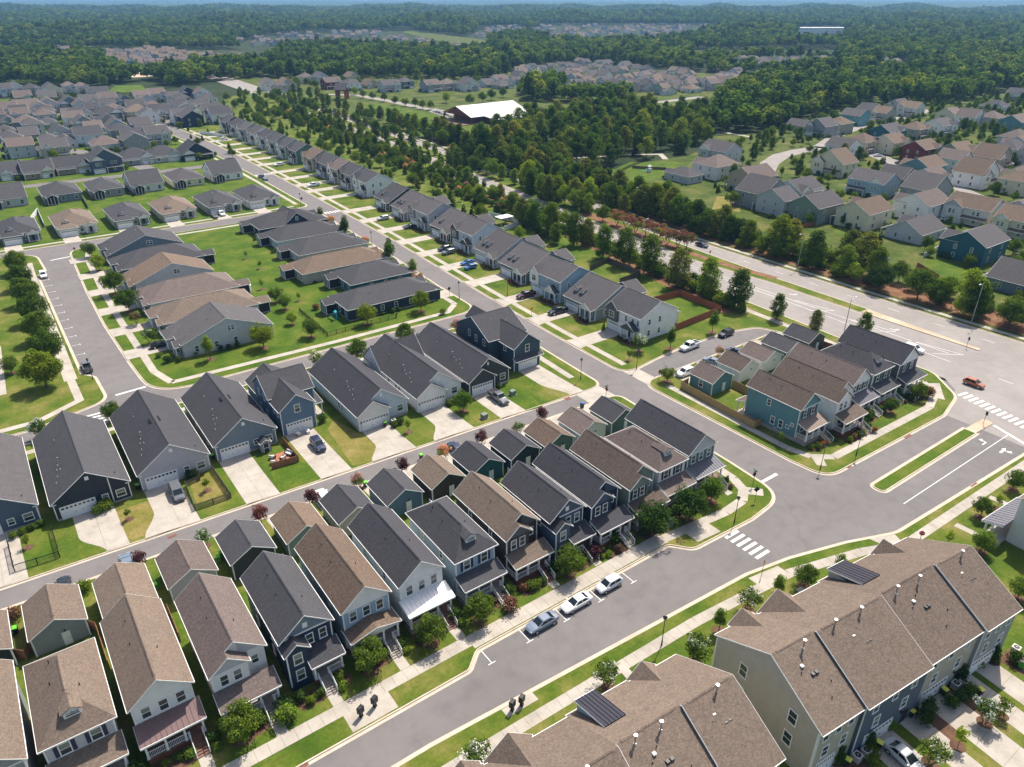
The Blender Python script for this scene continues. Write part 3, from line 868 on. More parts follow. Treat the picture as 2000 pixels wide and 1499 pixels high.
# ------------------------------------------------------------------ narrow houses of the front row (porch and steps to the street)
BLACKSH = flat('black_shutter', (.018, .018, .02), .6)
NAVYSH = flat('navy_shutter', (.03, .035, .07), .6)
SHRUB_SPOTS = []      # (x, y, nick, kind) filled by the houses
def front_house(nick, label, x0, x1, yf, yr, roof, wall, style, gable_c=None, porch='shingle', porch_roof=None, shutter=None,
                steps_at=.78, deck=None, vents=((.3, .5), (.35, .75), (.7, .35)), group='narrow houses of the front row', dormer=True, nwin=3, side_win=2):
    w, d = x1 - x0 - .6, yr - yf - .6
    h = House('house', label, 'house', (x0 + x1) / 2, yf + .3, 'S', group)
    h.nick = nick
    hw = w / 2
    rm, wm, gm = ROOF[roof], WALL(wall), WALL(gable_c or wall, True)
    ZF, ZE = 1.05, 7.05
    k = .8
    rise = hw * k
    h.box('foundation', -hw + .05, hw - .05, .05, d - .05, -.05, ZF - .25, FOUND if RND.random() < .5 else BRICK)
    z2 = 4.75
    def front_windows(xs, y, sh=None, ww=.85, hh=1.45):
        for x in xs: h.win('S', x, y, z2, ww, hh, sh)
    if style == 'gable':
        h.walls(-hw, hw, 0, d, ZF - .3, ZE, wm, rise, 'y')
        h.gable(-hw, hw, 0, d, ZE, rise, 'y', rm, .33, oe=.4)
        if gable_c:
            h.part('gable_panel', MB().extrude([(-hw + .02, ZE - .35), (hw - .02, ZE - .35), (hw - .02, ZE - .02), (0, ZE + rise - .02), (-hw + .02, ZE - .02)], -.04, -.003, 'y'), gm)
            h.box('trim_board', -hw - .01, hw + .01, -.07, -.003, ZE - .55, ZE - .352, WHITE)
        if nwin == 3: front_windows((-hw * .58, 0, hw * .58), 0, shutter)
        else: front_windows((-hw * .4, hw * .4), 0, shutter)
    elif style == 'hip':
        h.walls(-hw, hw, 0, d, ZF - .3, ZE, wm)
        h.hip(-hw, hw, 0, d, ZE, rise * .92, rm, .38)
        if dormer: h.dormer(.1, 1.2, ZE + .85, 1.7, .95, 2.8, WALL('white'), rm, rise=.5)
        front_windows((-hw * .45, hw * .45), 0, shutter or BLACKSH, .95, 1.5)
    elif style == 'stagger':
        yb = 1.1
        h.walls(-hw, hw, yb, d, ZF - .3, ZE, wm, rise, 'y')
        h.gable(-hw, hw, yb, d, ZE, rise, 'y', rm, .33, oe=.4)
        h.part('gable_panel', MB().extrude([(0.3, ZE + .1), (hw - .03, ZE + .02), (0.3, ZE + rise - .35)], yb - .04, yb - .003, 'y'), gm)
        bx = -hw + w * .64
        rb = (bx + hw) / 2 * k
        h.walls(-hw + .003, bx, 0, yb + 1.4, ZF - .3, ZE - .004, wm, rb, 'y', 'bay')
        h.gable(-hw + .003, bx, 0, yb + 1.8, ZE - .004, rb, 'y', rm, .33, oe=.4, name='bay_roof', cap=False)
        h.part('gable_panel', MB().extrude([(-hw + .03, ZE - .3), (bx - .03, ZE - .3), (bx - .03, ZE - .02), ((bx - hw) / 2, ZE + rb - .03), (-hw + .03, ZE - .02)], -.04, -.003, 'y'), gm)
        xm = (bx - hw) / 2
        front_windows((xm - .75, xm + .75), 0, shutter, .8)
        h.win('S', hw * .62, yb, z2 + .1, .7, 1.2)
    elif style == 'cross':
        yb = 1.5
        h.walls(-hw, hw, yb, d, ZF - .3, ZE, wm, rise, 'y')
        h.gable(-hw, hw, yb, d, ZE, rise, 'y', rm, .33, oe=.4)
        h.part('gable_panel', MB().extrude([(-hw + .03, ZE + .02), (hw - .03, ZE + .02), (0, ZE + rise - .03)], yb - .04, yb - .003, 'y'), gm)
        h.box('trim_board', -hw - .01, hw + .01, yb - .07, yb - .003, ZE - .2, ZE + .015, WHITE)
        h.box('gable_vent', -.3, .3, yb - .09, yb - .042, ZE + .5, ZE + 1.25, WHITE)
        bx = -hw + w * .42
        rb = (bx + hw) / 2 * k
        h.walls(-hw + .003, bx, 0, yb + 2, .0, ZE - 1.0, wm, rb, 'y', 'bay')
        h.gable(-hw + .003, bx, 0, yb + 2.2, ZE - 1.0, rb, 'y', rm, .3, oe=.3, name='bay_roof', cap=False)
        xm = (bx - hw) / 2
        h.win('S', xm, 0, 4.0, .9, 1.55); h.win('S', xm, 0, 1.4, .9, 1.55)
        front_windows((bx + (hw - bx) * .22, bx + (hw - bx) * .68), yb, shutter, .8)
    # corner boards
    b = MB()
    yk = {'stagger': 0, 'cross': 0}.get(style, 0)
    b.box(-hw - .03, -hw + .12, yk - .03, yk + .1, ZF - .3, ZE - (1.1 if style == 'cross' else .1)); b.box(hw - .12, hw + .03, (1.1 if style == 'stagger' else 1.5 if style == 'cross' else 0) - .03, 1.6 if style == 'cross' else 1.2 if style == 'stagger' else .1, ZF - .3, ZE - .1)
    h.part('corner_board', b, WHITE)
    # porch
    px0 = -hw + (w * .42 if style == 'cross' else .05)
    px1 = hw + .05
    yw, yo = (1.5 if style == 'cross' else 0.0), (-.9 if style == 'cross' else -2.25)
    dk = deck or (DECKW if RND.random() < .6 else GREYDECK)
    h.box('porch_deck', px0, px1, yo, yw - .004, ZF - .16, ZF, dk)
    h.box('porch_skirt', px0 + .08, px1 - .08, yo + .08, yw - .006, 0, ZF - .17, BRICK if RND.random() < .5 else FOUND)
    zr = 4.35
    if porch in ('plum', 'slate', 'white', 'bronze'):
        h.shed(px0 - .3, px1 + .3, yw - .004, yo - .35, zr, 3.5, METAL_ROOF[porch], 12)
    elif porch == 'curve':
        h.shed(px0 - .3, px1 + .3, yw - .004, yo - .35, zr + .15, 3.5, rm, 0, curve=True)
    elif porch == 'gable':
        h.gable(px0, px1, yo, yw + .2, 3.62, .75, 'y', rm, .3, oe=.3, name='porch_roof', cap=False)
        h.part('porch_gable', MB().extrude([(px0, 3.3), (px1, 3.3), (px1, 3.6), ((px0 + px1) / 2, 4.3), (px0, 3.6)], yo + .02, yo + .14, 'y'), WHITE)
    else:
        h.shed(px0 - .3, px1 + .3, yw - .004, yo - .35, zr, 3.5, ROOF[porch_roof or roof])
    h.box('porch_beam', px0 + .02, px1 - .02, yo + .02, yo + .24, 3.12, 3.36, WHITE)
    ncol = 3 if px1 - px0 > 4.5 else 2
    for i in range(ncol + 1 if ncol == 3 else 2):
        x = px0 + .15 + (px1 - px0 - .3) * i / (ncol if ncol == 3 else 1)
        h.column(x, yo + .13, ZF, 3.12, .11)
    sx = px0 + (px1 - px0) * steps_at
    s0, s1 = sx - .62, sx + .62
    if s0 - px0 > .6: h.railing((px0 + .15, yo + .13), (s0, yo + .13), ZF, ZF)
    if px1 - s1 > .6: h.railing((s1, yo + .13), (px1 - .15, yo + .13), ZF, ZF)
    h.railing((px0 + .12, yo + .3), (px0 + .12, yw - .15), ZF, ZF)
    n = 7
    run = .3
    h.steps(s0, s1, yo, n, ZF, run, dk if deck or RND.random() < .5 else CONC)
    for x in (s0 - .07, s1 + .07): h.railing((x, yo), (x, yo - run * n), ZF, .08, .9)
    h.door('S', sx - (.2 if style == 'cross' else 0), yw, ZF, RND.choice((MATS['red_brick'], DOORW, NAVYSH, MATS['deck_boards'])))
    dx = px0 + (px1 - px0) * (.28 if steps_at > .5 else .72)
    h.win('S', dx, yw, ZF + .7, 1.0, 1.5); 
    # walk to the pavement
    h.box('front_walk', s0 - .05, s1 + .05, 59.7 - yf - .3, yo - run * n - .02, -.05, .016, CONC)
    # side windows and roof vents
    for i in range(side_win):
        y = d * (.3 + .4 * i)
        h.win('W', y, -hw, 4.9, .7, 1.2); h.win('W', y + .8, -hw, 1.9, .7, 1.2); h.win('E', y, hw, 4.9, .7, 1.2)
    for fx, fy in vents:
        x = -hw + w * fx
        h.pipe(x, d * fy, ZE + rise - abs(x) * k + .15, .3, .055, METALD)
    # porch things
    SHRUB_SPOTS.append(((x0 + x1) / 2, yf + .3, nick, s0, s1, px0, px1, yo, style, hw))
    return h

FRONT = []
def F(*a, **k): FRONT.append(front_house(*a, **k))
F('the slate porch house', 'dark grey green house with slate metal porch roof and pale gable on the street corner', 82.9, 90.1, 65, 80, 'slate', 'green', 'gable', 'lgrey', 'slate')
F('the black shuttered house', 'white house with hip roof, black shutters and curved tan porch roof', 75.7, 82.3, 64.6, 77.4, 'mauve', 'white', 'hip', None, 'curve', steps_at=.8)
F('the sage house', 'sage green house with brown shingle roof and black shuttered bay', 68.3, 75.2, 63.7, 78, 'wood', 'sage', 'stagger', 'sage', shutter=BLACKSH, steps_at=.8)
F('the stepped navy house', 'navy blue house with charcoal roof and two stepped gables, wooden porch steps', 60.7, 67.6, 63.9, 78.3, 'slate', 'navy', 'stagger', 'slate', steps_at=.72)
F('the slate blue house', 'slate blue house with charcoal roof, white gable vent and a low gabled bay', 53.4, 60.3, 63.2, 77, 'slate', 'slate', 'cross', 'slate', steps_at=.7, deck=DECKW)
F('the dark brown house', 'dark brown house with tan shingle roof and red brown porch steps', 46.0, 52.8, 65.1, 79, 'tan', 'umber', 'stagger', 'dgrey', steps_at=.75, deck=DECKW)
F('the light blue house', 'light blue house with charcoal hip roof, small dormer and navy shutters', 37.9, 44.8, 65.5, 79, 'char', 'lblue', 'hip', shutter=NAVYSH, steps_at=.8)
F('the white metal porch', 'white house with black roof and bright white metal porch roof', 29.6, 36.5, 65.8, 81, 'slate', 'white', 'gable', 'white', 'white', steps_at=.8)
F('the grey blue house', 'grey blue house with brown roof, white gable and low gabled porch', 21.7, 28.6, 65.9, 81, 'brown', 'lblue', 'gable', 'white', 'gable', steps_at=.75, deck=GREYDECK)
F('the navy house with grey steps', 'navy house with charcoal roof, gabled bay and long grey front steps', 13.8, 20.7, 64.2, 79.5, 'char', 'navy', 'cross', 'bluegrey', steps_at=.3, deck=GREYDECK)
F('the white stepped gables', 'white house with mauve brown roof and two stepped gables', 5.8, 12.7, 65.5, 80.2, 'mauve', 'white', 'stagger', 'lgrey', steps_at=.78, deck=GREYDECK)
F('the plum metal porch', 'white house with tan roof and plum brown metal porch roof, red steps', -2.4, 4.4, 66.2, 81.7, 'tan', 'white', 'gable', 'white', 'plum', steps_at=.83, deck=DECKW)
F('the pale grey house with navy shutters', 'pale grey house with tan hip roof, small dormer and navy shutters', -10.6, -3.5, 66.5, 79.6, 'tan', 'lgrey', 'hip', None, 'curve', shutter=NAVYSH, steps_at=.85)
F('the house at the picture edge', 'grey house with long tan roof cut by the picture edge', -18.7, -11.6, 66.4, 81.3, 'tan', 'grey', 'gable', 'grey', 'shingle')
GR = 'narrow houses of the corner block'
F('the teal house', 'teal two storey house with bronze metal porch roof on the far corner', 110.9, 117.5, 63.2, 75.4, 'wood', 'teal', 'gable', 'teal', 'bronze', shutter=BLACKSH, steps_at=.85, group=GR, nwin=2, side_win=0, deck=TANW)
F('the white house beside the teal house', 'white house with weathered brown roof and tall bay beside the teal house', 119.0, 126.4, 60.8, 75.5, 'wood', 'white', 'stagger', 'white', steps_at=.85, group=GR)
F('the striped metal porch', 'white gabled house with mauve roof and grey metal porch roof', 127.6, 134.4, 63.2, 78.4, 'mauve', 'white', 'gable', 'white', 'slate', shutter=BLACKSH, steps_at=.82, group=GR)
F('the green hip roofed house', 'dark green house with grey hip roof and little dormer between two gabled houses', 135.5, 142.7, 63.3, 76.4, 'char', 'green', 'hip', shutter=BLACKSH, steps_at=.8, group=GR)
F('the dark house beside the boulevard', 'charcoal house with white gable and wide corner porch beside the boulevard', 143.8, 151.6, 62.5, 77, 'slate', 'dgrey', 'gable', 'white', 'shingle', 'char', shutter=BLACKSH, steps_at=.2, group=GR, nwin=2)
# the teal house shows its long side wall
t = FRONT[14]
for y, z, w, h_ in ((3.4, 1.5, .75, 1.5), (5.2, 1.5, .75, 1.5), (1.9, 2.1, .6, .6), (6.6, 4.9, .7, 1.2), (1.0, 3.0, .5, .5)):
    t.win('W', y, -3.0, z, w, h_)
t.box('rear_porch', -2.9, -.4, 11.7, 13.6, 0, .3, CONC)
t.shed(-3.2, -.1, 11.68, 13.8, 3.5, 2.9, ROOF['wood'], name='rear_porch_roof')
for x in (-2.8, -.5): t.column(x, 13.5, .3, 2.85, .1)
t.box('meter_box', -3.05, -3.0, 4.0, 4.8, .5, 1.1, HARD)

# ------------------------------------------------------------------ sheds: detached garages along the alley
def shed_garage(label, xc, y0, y1, roof, wall, group, nick, w=6.1, side_window=False):
    d = y1 - y0
    h = House('garage', label, 'garage', xc, y0, 'S', group)
    h.nick = nick
    hw = w / 2
    wm = WALL(wall)
    h.walls(-hw, hw, 0, d, -.05, 2.95, wm, 1.75, 'y')
    h.gable(-hw, hw, 0, d, 2.95, 1.75, 'y', ROOF[roof], .28, oe=.28)
    b = MB()
    for x in (-hw, hw):
        b.box(x - .1 if x < 0 else x - .08, x + .08 if x < 0 else x + .1, -.03, .1, -.04, 2.85)
    h.part('corner_board', b, WHITE)
    h.door('S', .6, 0, 0)
    if h.fine: obj('lamp', shared('glamp', lambda: MB().box(-.08, .08, -.16, 0, 0, .25).mesh('lamp', METALD)), h.root, (.6, 0, 2.3))
    h.garage('N', 0, d, 4.9, 2.2)
    if side_window: h.win('W', d * .5, -hw, 1.0, .9, 1.4)
    return h
GG = 'garages backing on the alley'
GL = [(87.9, 85.2, 91.4, 'slate', 'green', 'dark green garage with slate roof at the mouth of the alley'),
      (80.3, 85.4, 91.8, 'mauve', 'white', 'white garage with mauve roof, second from the mouth of the alley'),
      (72.6, 85.6, 92.2, 'brown', 'green', 'green garage with brown roof behind the sage house'),
      (65.2, 86.2, 92.6, 'slate', 'navy', 'navy garage with slate roof and white door'),
      (57.5, 86.5, 93.2, 'slate', 'dteal', 'dark teal garage with slate roof behind the slate blue house'),
      (49.7, 86.8, 93.4, 'tan', 'umber', 'dark brown garage with tan roof'),
      (41.8, 87.1, 94, 'char', 'blue', 'blue garage with charcoal roof and white door'),
      (33.7, 87.3, 94.3, 'char', 'beige', 'beige garage with charcoal roof behind the white metal porch'),
      (25.7, 87.6, 94.4, 'brown', 'sage', 'grey green garage with brown roof behind the grey blue house'),
      (17.6, 87.8, 94.8, 'char', 'char', 'black walled garage with charcoal roof beside green bins'),
      (9.3, 88.0, 95.1, 'mauve', 'lav', 'pale grey garage with mauve brown roof'),
      (1.2, 86.6, 95.0, 'tan', 'lgrey', 'tan roofed garage joined behind the white house with the plum porch'),
      (-7.1, 88.6, 95.8, 'tan', 'grey', 'grey garage with tan roof and white door near the picture edge'),
      (-15.4, 88.6, 96, 'tan', 'dnavy', 'tan roofed garage cut by the picture edge')]
GAR = [shed_garage(l, x, a, b, r, w, GG, l) for x, a, b, r, w, l in GL]
GC = 'garages of the parking court'
for x, a, b, r, w, l in [(115.7, 84.6, 90.6, 'mauve', 'teal', 'teal garage with mauve roof behind the teal house'),
                         (124.8, 84.9, 91.0, 'wood', 'white', 'white garage with brown roof, second along the parking court'),
                         (132.7, 84.8, 91.2, 'mauve', 'white', 'white garage with mauve roof in the middle of the parking court'),
                         (141.1, 84.8, 91.7, 'char', 'green', 'green garage with charcoal roof near the end of the parking court'),
                         (149.5, 85.0, 91.8, 'slate', 'dgrey', 'slate roofed dark garage at the boulevard end of the parking court')]:
    GAR.append(shed_garage(l, x, a, b, r, w, GC, l, 6.3, w == 'teal'))
# concrete aprons between the garages and the alley
for g, (x, a, b, r, w, l) in zip(GAR, GL):
    o = struct('driveway', MB().slab([(x - 2.7, b + .02), (x + 2.7, b + .02), (x + 2.9, alow(x + 2.9) + .1), (x - 2.9, alow(x - 2.9) + .1)], 0, BASE + .01), CONC, 'concrete apron of the ' + l)
for i, x in enumerate((115.7, 124.8, 132.7, 141.1, 149.5)):
    struct('driveway', MB().slab([(x - 2.7, 91.3), (x + 2.7, 91.3), (x + 2.9, 97.5), (x - 2.9, 97.5)], 0, BASE + .016), CONC, 'concrete apron on the parking court')['group'] = 'aprons of the parking court'

# ------------------------------------------------------------------ deep houses with garage doors on the alley
AG = 'deep houses backing on the alley'
def alley_vents(h, k, ze, rise, d, side=-1):
    z = lambda x: ze + rise - abs(x) * k + .15
    for x, y in ((-3.2, d * .35), (-3.5, d * .3), (-3.0, d * .27), (-3.7, d * .22), (-4.1, d * .16), (-2.6, d * .7)):
        h.pipe(x, y, z(x), .28, .05, WHITE)
    h.pipe(-2.9, d * .4, z(-2.9), .55, .07, METALG, True)
def alley_simple(nick, label, x0, x1, yf, yr, roof, wall, lower=None, vents=True, box_vents=True):
    w, d = x1 - x0 - .6, yr - yf - .6
    h = House('house', label, 'house', (x0 + x1) / 2, yf + .3, 'S', AG); h.nick = nick
    hw = w / 2; k = .70; ze = 3.45; rise = hw * k
    wm = WALL(wall)
    h.walls(-hw, hw, 0, d, 0, ze, wm, rise, 'y')
    r = h.gable(-hw, hw, 0, d, ze, rise, 'y', ROOF[roof], .35, oe=.3)
    h.box('plinth', -hw - .02, hw + .02, -.02, d + .02, -.05, .35, FOUND)
    h.garage('S', -hw + 3.25, 0, 4.9, 2.25)
    h.win('S', hw * .32, 0, 1.15, .8, 1.05); h.win('S', hw * .74, 0, 1.0, 1.25, 1.25, glass=BLIND)
    h.box('gable_vent', -.28, .28, -.06, -.003, ze + rise - 1.5, ze + rise - .85, WHITE)
    b = MB(); b.box(-hw - .03, -hw + .13, -.03, .12, .36, ze - .1); b.box(hw - .13, hw + .03, -.03, .12, .36, ze - .1)
    b.box(-hw - .25, -hw + .5, -.2, -.035, ze - .38, ze - .25); b.box(hw - .5, hw + .25, -.2, -.035, ze - .38, ze - .25)
    h.part('corner_board', b, WHITE)
    if lower: h.box('trim_board', hw * .49, hw * .52, -.05, -.003, .36, ze + rise * .42, WHITE)
    alley_vents(h, k, ze, rise, d)
    if box_vents:
        for i in range(4):
            for x in (-.75, .75):
                h.part('roof_vent', MB().box(x - .14, x + .14, d * .42 + i * .45, d * .42 + i * .45 + .3, ze + rise - .75 * k + .1, ze + rise - .75 * k + .34), METALD)
    h.pipe(hw * .75, 1.6, ze + rise - hw * .75 * k + .15, .3, .06, METALD)
    h.win('W', d * .25, -hw, 1.2, .8, 1.2); h.win('W', d * .6, -hw, 1.2, .8, 1.2); h.win('E', d * .4, hw, 1.2, .8, 1.2)
    return h
alley_simple('the navy house at the picture edge', 'navy deep house with grey brown roof cut by the picture edge on the alley', -17.6, -6.0, 118.9, 143.5, 'grey', 'slate', box_vents=False)
alley_simple('the dark house with the white trimmed lean side', 'dark slate green house with grey roof and white garage door on the alley', -4.5, 7.1, 117.3, 141.5, 'char', 'dnavy', True, box_vents=False)
alley_simple('the lavender grey house with the picket fence', 'lavender grey house with two rows of roof vents beside a fenced patch', 8.3, 20.1, 117.9, 142, 'char', 'lav')
alley_simple('the grey house with the small patio fence', 'mid grey house with white garage door beside the cedar patio fence', 21.2, 32.7, 119.6, 142, 'char', 'bluegrey')
def alley_double(nick, label, x0, x1, yf, yr, roof, wall, wall2, cross=False):
    """main gable with a lower garage gable standing forward on its left half"""
    w, d = x1 - x0 - .6, yr - yf - .9
    h = House('house', label, 'house', (x0 + x1) / 2, yf + .9, 'S', AG); h.nick = nick
    hw = w / 2; k = .70; ze = 3.45; rise = hw * k
    wm = WALL(wall)
    h.walls(-hw, hw, 0, d, 0, ze, wm, rise, 'y')
    h.gable(-hw, hw, 0, d, ze, rise, 'y', ROOF[roof], .35, oe=.3)
    h.box('plinth', -hw - .02, hw + .02, -.02, d + .02, -.05, .6, FOUND)
    bx = -hw + 6.4; hb = (bx + hw) / 2; rb = hb * k; xm = (bx - hw) / 2
    h.walls(-hw + .004, bx, -.9, 1.4, 0, ze - .004, WALL(wall2), rb, 'y', 'garage_wing')
    h.gable(-hw + .004, bx, -.9, 2.4, ze - .004, rb, 'y', ROOF[roof], .35, oe=.3, name='wing_roof', cap=False)
    h.garage('S', xm, -.9, 4.9, 2.25)
    h.win('S', hw * .7, 0, 1.3, 1.2, 1.3, glass=BLIND)
    h.box('gable_vent', -.2, .2, -.06, -.003, ze + rise - 1.5, ze + rise - .8, WHITE)
    b = MB(); b.box(-hw - .03, -hw + .13, -.93, -.8, .0, ze - .1); b.box(hw - .13, hw + .03, -.03, .12, .61, ze - .1); b.box(bx - .13, bx + .03, -.93, -.8, 0, ze - .1)
    h.part('corner_board', b, WHITE)
    for x in (xm - 2.75, xm + 2.75):
        h.part('wall_lamp', MB().box(x - .08, x + .08, -1.06, -.9, 1.7, 2.1), METALD)
    alley_vents(h, k, ze, rise, d)
    if cross:
        h.walls(-hw - .3, hw - .5, d * .62, d - .02, 0, ze + .003, wm, 4.0, 'x', 'cross_wing')
        h.gable(-hw - .3, hw - .5, d * .62, d - .02, ze + .003, 4.0, 'x', ROOF[roof], .3, oe=.25, name='cross_roof', cap=False)
        h.win('W', d * .5, -hw, .9, .8, 1.7)
    h.win('W', d * .3, -hw, 1.2, .8, 1.2); h.win('W', d * .36, -hw, 1.2, .8, 1.2)
    # front porch gables to the street behind
    h.walls(-hw + 1, -hw + 4.2, d, d + 1.6, 0, 3.0, wm, 1.5, 'y', 'porch_wing')
    h.gable(-hw + 1, -hw + 4.2, d - 1, d + 1.6, 3.0, 1.5, 'y', ROOF[roof], .3, name='porch_roof', cap=False)
    return h
alley_double('the pale grey house with the lime bin', 'pale grey house with lower garage gable and a lime green bin', 46.3, 57.8, 114.4, 138, 'slate', 'pblue', 'offwhite')
alley_double('the white house with the long driveway', 'white house with cross gable and garage wing on the alley', 59.0, 70.4, 114.3, 138, 'slate', 'white', 'white', True)
alley_double('the charcoal house with the grey pickup', 'charcoal house with garage wing and grey pickup in its drive', 70.9, 82.1, 113.6, 138, 'slate', 'char', 'char')
# blue two storey house
h = House('house', 'blue two storey house with gabled garage front and side porch', 'house', 38.6, 121.5, 'S', AG); h.nick = 'the blue two storey house'
wm, rm = WALL('blue'), ROOF['char']
h.walls(-4.6, 4.2, 5.2, 14, 0, 5.9, wm, 3.1, 'x'); h.gable(-4.6, 4.2, 5.2, 14, 5.9, 3.1, 'x', rm, .35, oe=.3)
h.walls(-4.4, 2.3, 0, 6.5, 0, 5.4, wm, 2.6, 'y', 'garage_wing'); h.gable(-4.4, 2.3, 0, 8.6, 5.4, 2.6, 'y', rm, .32, oe=.35, name='wing_roof')
h.garage('S', -1.05, 0, 4.9, 2.25); h.win('S', -1.05, 0, 4.3, .95, 1.5)
for y, z in ((1.5, 3.6), (3.4, 3.6), (8, 4.3), (11, 4.3), (7.5, 1), (11, 1)): h.win('W', y, -4.4 if y < 5 else -4.6, z, .75, 1.3)
h.shed(2.4, 5.3, 9.2, 3.4, 3.6, 2.9, rm, name='porch_roof')
h.box('porch_deck', 2.35, 5.2, 3.5, 9.1, 0, .3, CONC)
for x, y in ((2.6, 3.6), (5.0, 3.6), (5.0, 8.8)): h.column(x, y, .3, 2.75, .12)
h.walls(2.31, 5.0, 9.3, 18, 0, 3.2, wm); h.shed(2.3, 5.4, 12, 9.0, 4.3, 3.2, rm, name='side_roof'); h.walls(-4.3, 3.9, 14.003, 20.5, 0, 3.2, wm, 2.8, 'y'); h.gable(-4.3, 3.9, 13, 20.5, 3.2, 2.8, 'y', rm, .3)
h.part('corner_board', MB().box(-4.44, -4.28, -.03, .1, 0, 5.2).box(2.18, 2.34, -.03, .1, 0, 5.2), WHITE)
# navy corner house of the alley row
h = House('house', 'navy blue two storey house with gabled garage front at the main street corner', 'house', 88.2, 117.7, 'S', AG); h.nick = 'the navy two storey corner house'
wm, rm = WALL('dnavy'), ROOF['char']
WALLC['steel'] = (.045, .078, .105); wm = WALL('steel')
h.walls(-5.2, 5.0, 6, 19.6, 0, 6.0, wm, 3.6, 'x'); h.gable(-5.2, 5.0, 6, 19.6, 6.0, 3.6, 'x', rm, .35, oe=.3)
h.walls(-2.6, 4.6, 0, 8, 0, 5.7, wm, 2.7, 'y', 'garage_wing'); h.gable(-2.6, 4.6, 0, 10, 5.7, 2.7, 'y', rm, .32, oe=.4, name='wing_roof')
h.shed(-2.9, 4.9, -.004, -1.1, 3.5, 2.9, rm, name='garage_canopy'); h.garage('S', 1.2, 0, 4.9, 2.2); h.win('S', 1.0, 0, 4.2, .95, 1.6)
for y, z in ((8, 4.2), (11.2, 4.2), (14, 4.6), (8.6, 1.0), (9.6, 1.0), (3.5, 4.0)): h.win('W', y, -5.2 if y > 6 else -2.6, z, .75, 1.45)
h.walls(-1, 3.6, 19.6, 22, 0, 5.6, wm, 2.2, 'y', 'front_bay'); h.gable(-1, 3.6, 17, 22, 5.6, 2.2, 'y', rm, .3, name='bay_roof', cap=False)
h.part('corner_board', MB().box(-2.64, -2.48, -.03, .1, 0, 5.5).box(4.48, 4.64, -.03, .1, 0, 5.5).box(4.9, 5.06, 5.97, 6.1, 0, 5.9), WHITE)
for x, y in ((1.5, 9), (-1.2, 11), (3, 12)): h.pipe(x, y, 8.5 if y > 10 else 8.3, .4, .05, WHITE)
h.win('E', 10, 5.0, 4.2, .8, 1.4); h.win('E', 15, 5.0, 4.2, .8, 1.4)

# driveways of the alley row: two slabs across, joint between, and a flare to the alley
def drive(x0, x1, y1, label, flare=0.0):
    ye = ally((x0 + x1) / 2) - .1
    xm, ym, g = (x0 + x1) / 2, (ye + y1) / 2, .015
    r = None
    cells = [[(x0, ym + g), (xm - g, ym + g), (xm - g, y1), (x0, y1)], [(xm + g, ym + g), (x1, ym + g), (x1, y1), (xm + g, y1)]]
    L = [(x0, ym - g)] + [(x0 - flare * sin(t * pi / 16) ** 2, ym - g - (ym - ye) * t / 8) for t in range(1, 9)] + [(xm - g, ye), (xm - g, ym - g)]
    cells += [L[::-1], [(xm + g, ye), (x1 + .15, ye), (x1, ym - g), (xm + g, ym - g)]]
    for c in cells:
        o = obj('driveway' if r is None else 'slab', MB().slab(c, 0, BASE + .012).mesh('slab', CONC), r)
        if r is None: r = tag(o, label, kind='structure')
    return r
drive(-15.4, -9.6, 119.2, 'driveway of the navy house at the picture edge')
drive(-2.2, 3.8, 117.5, 'driveway of the dark slate green house', -3.0)
drive(8.7, 14.2, 118.1, 'driveway of the lavender grey house', 2.6)
drive(21.6, 27.0, 119.8, 'driveway of the mid grey house')
drive(34.4, 39.9, 121.5, 'driveway of the blue two storey house')
drive(47.0, 52.6, 114.5, 'driveway of the pale grey house', 3.0)
drive(59.6, 65.2, 114.4, 'driveway of the white house with the cross gable', 3.0)
drive(71.6, 77.3, 113.7, 'driveway of the charcoal house')
drive(86.6, 92.2, 117.7, 'driveway of the navy corner house', -2.4)

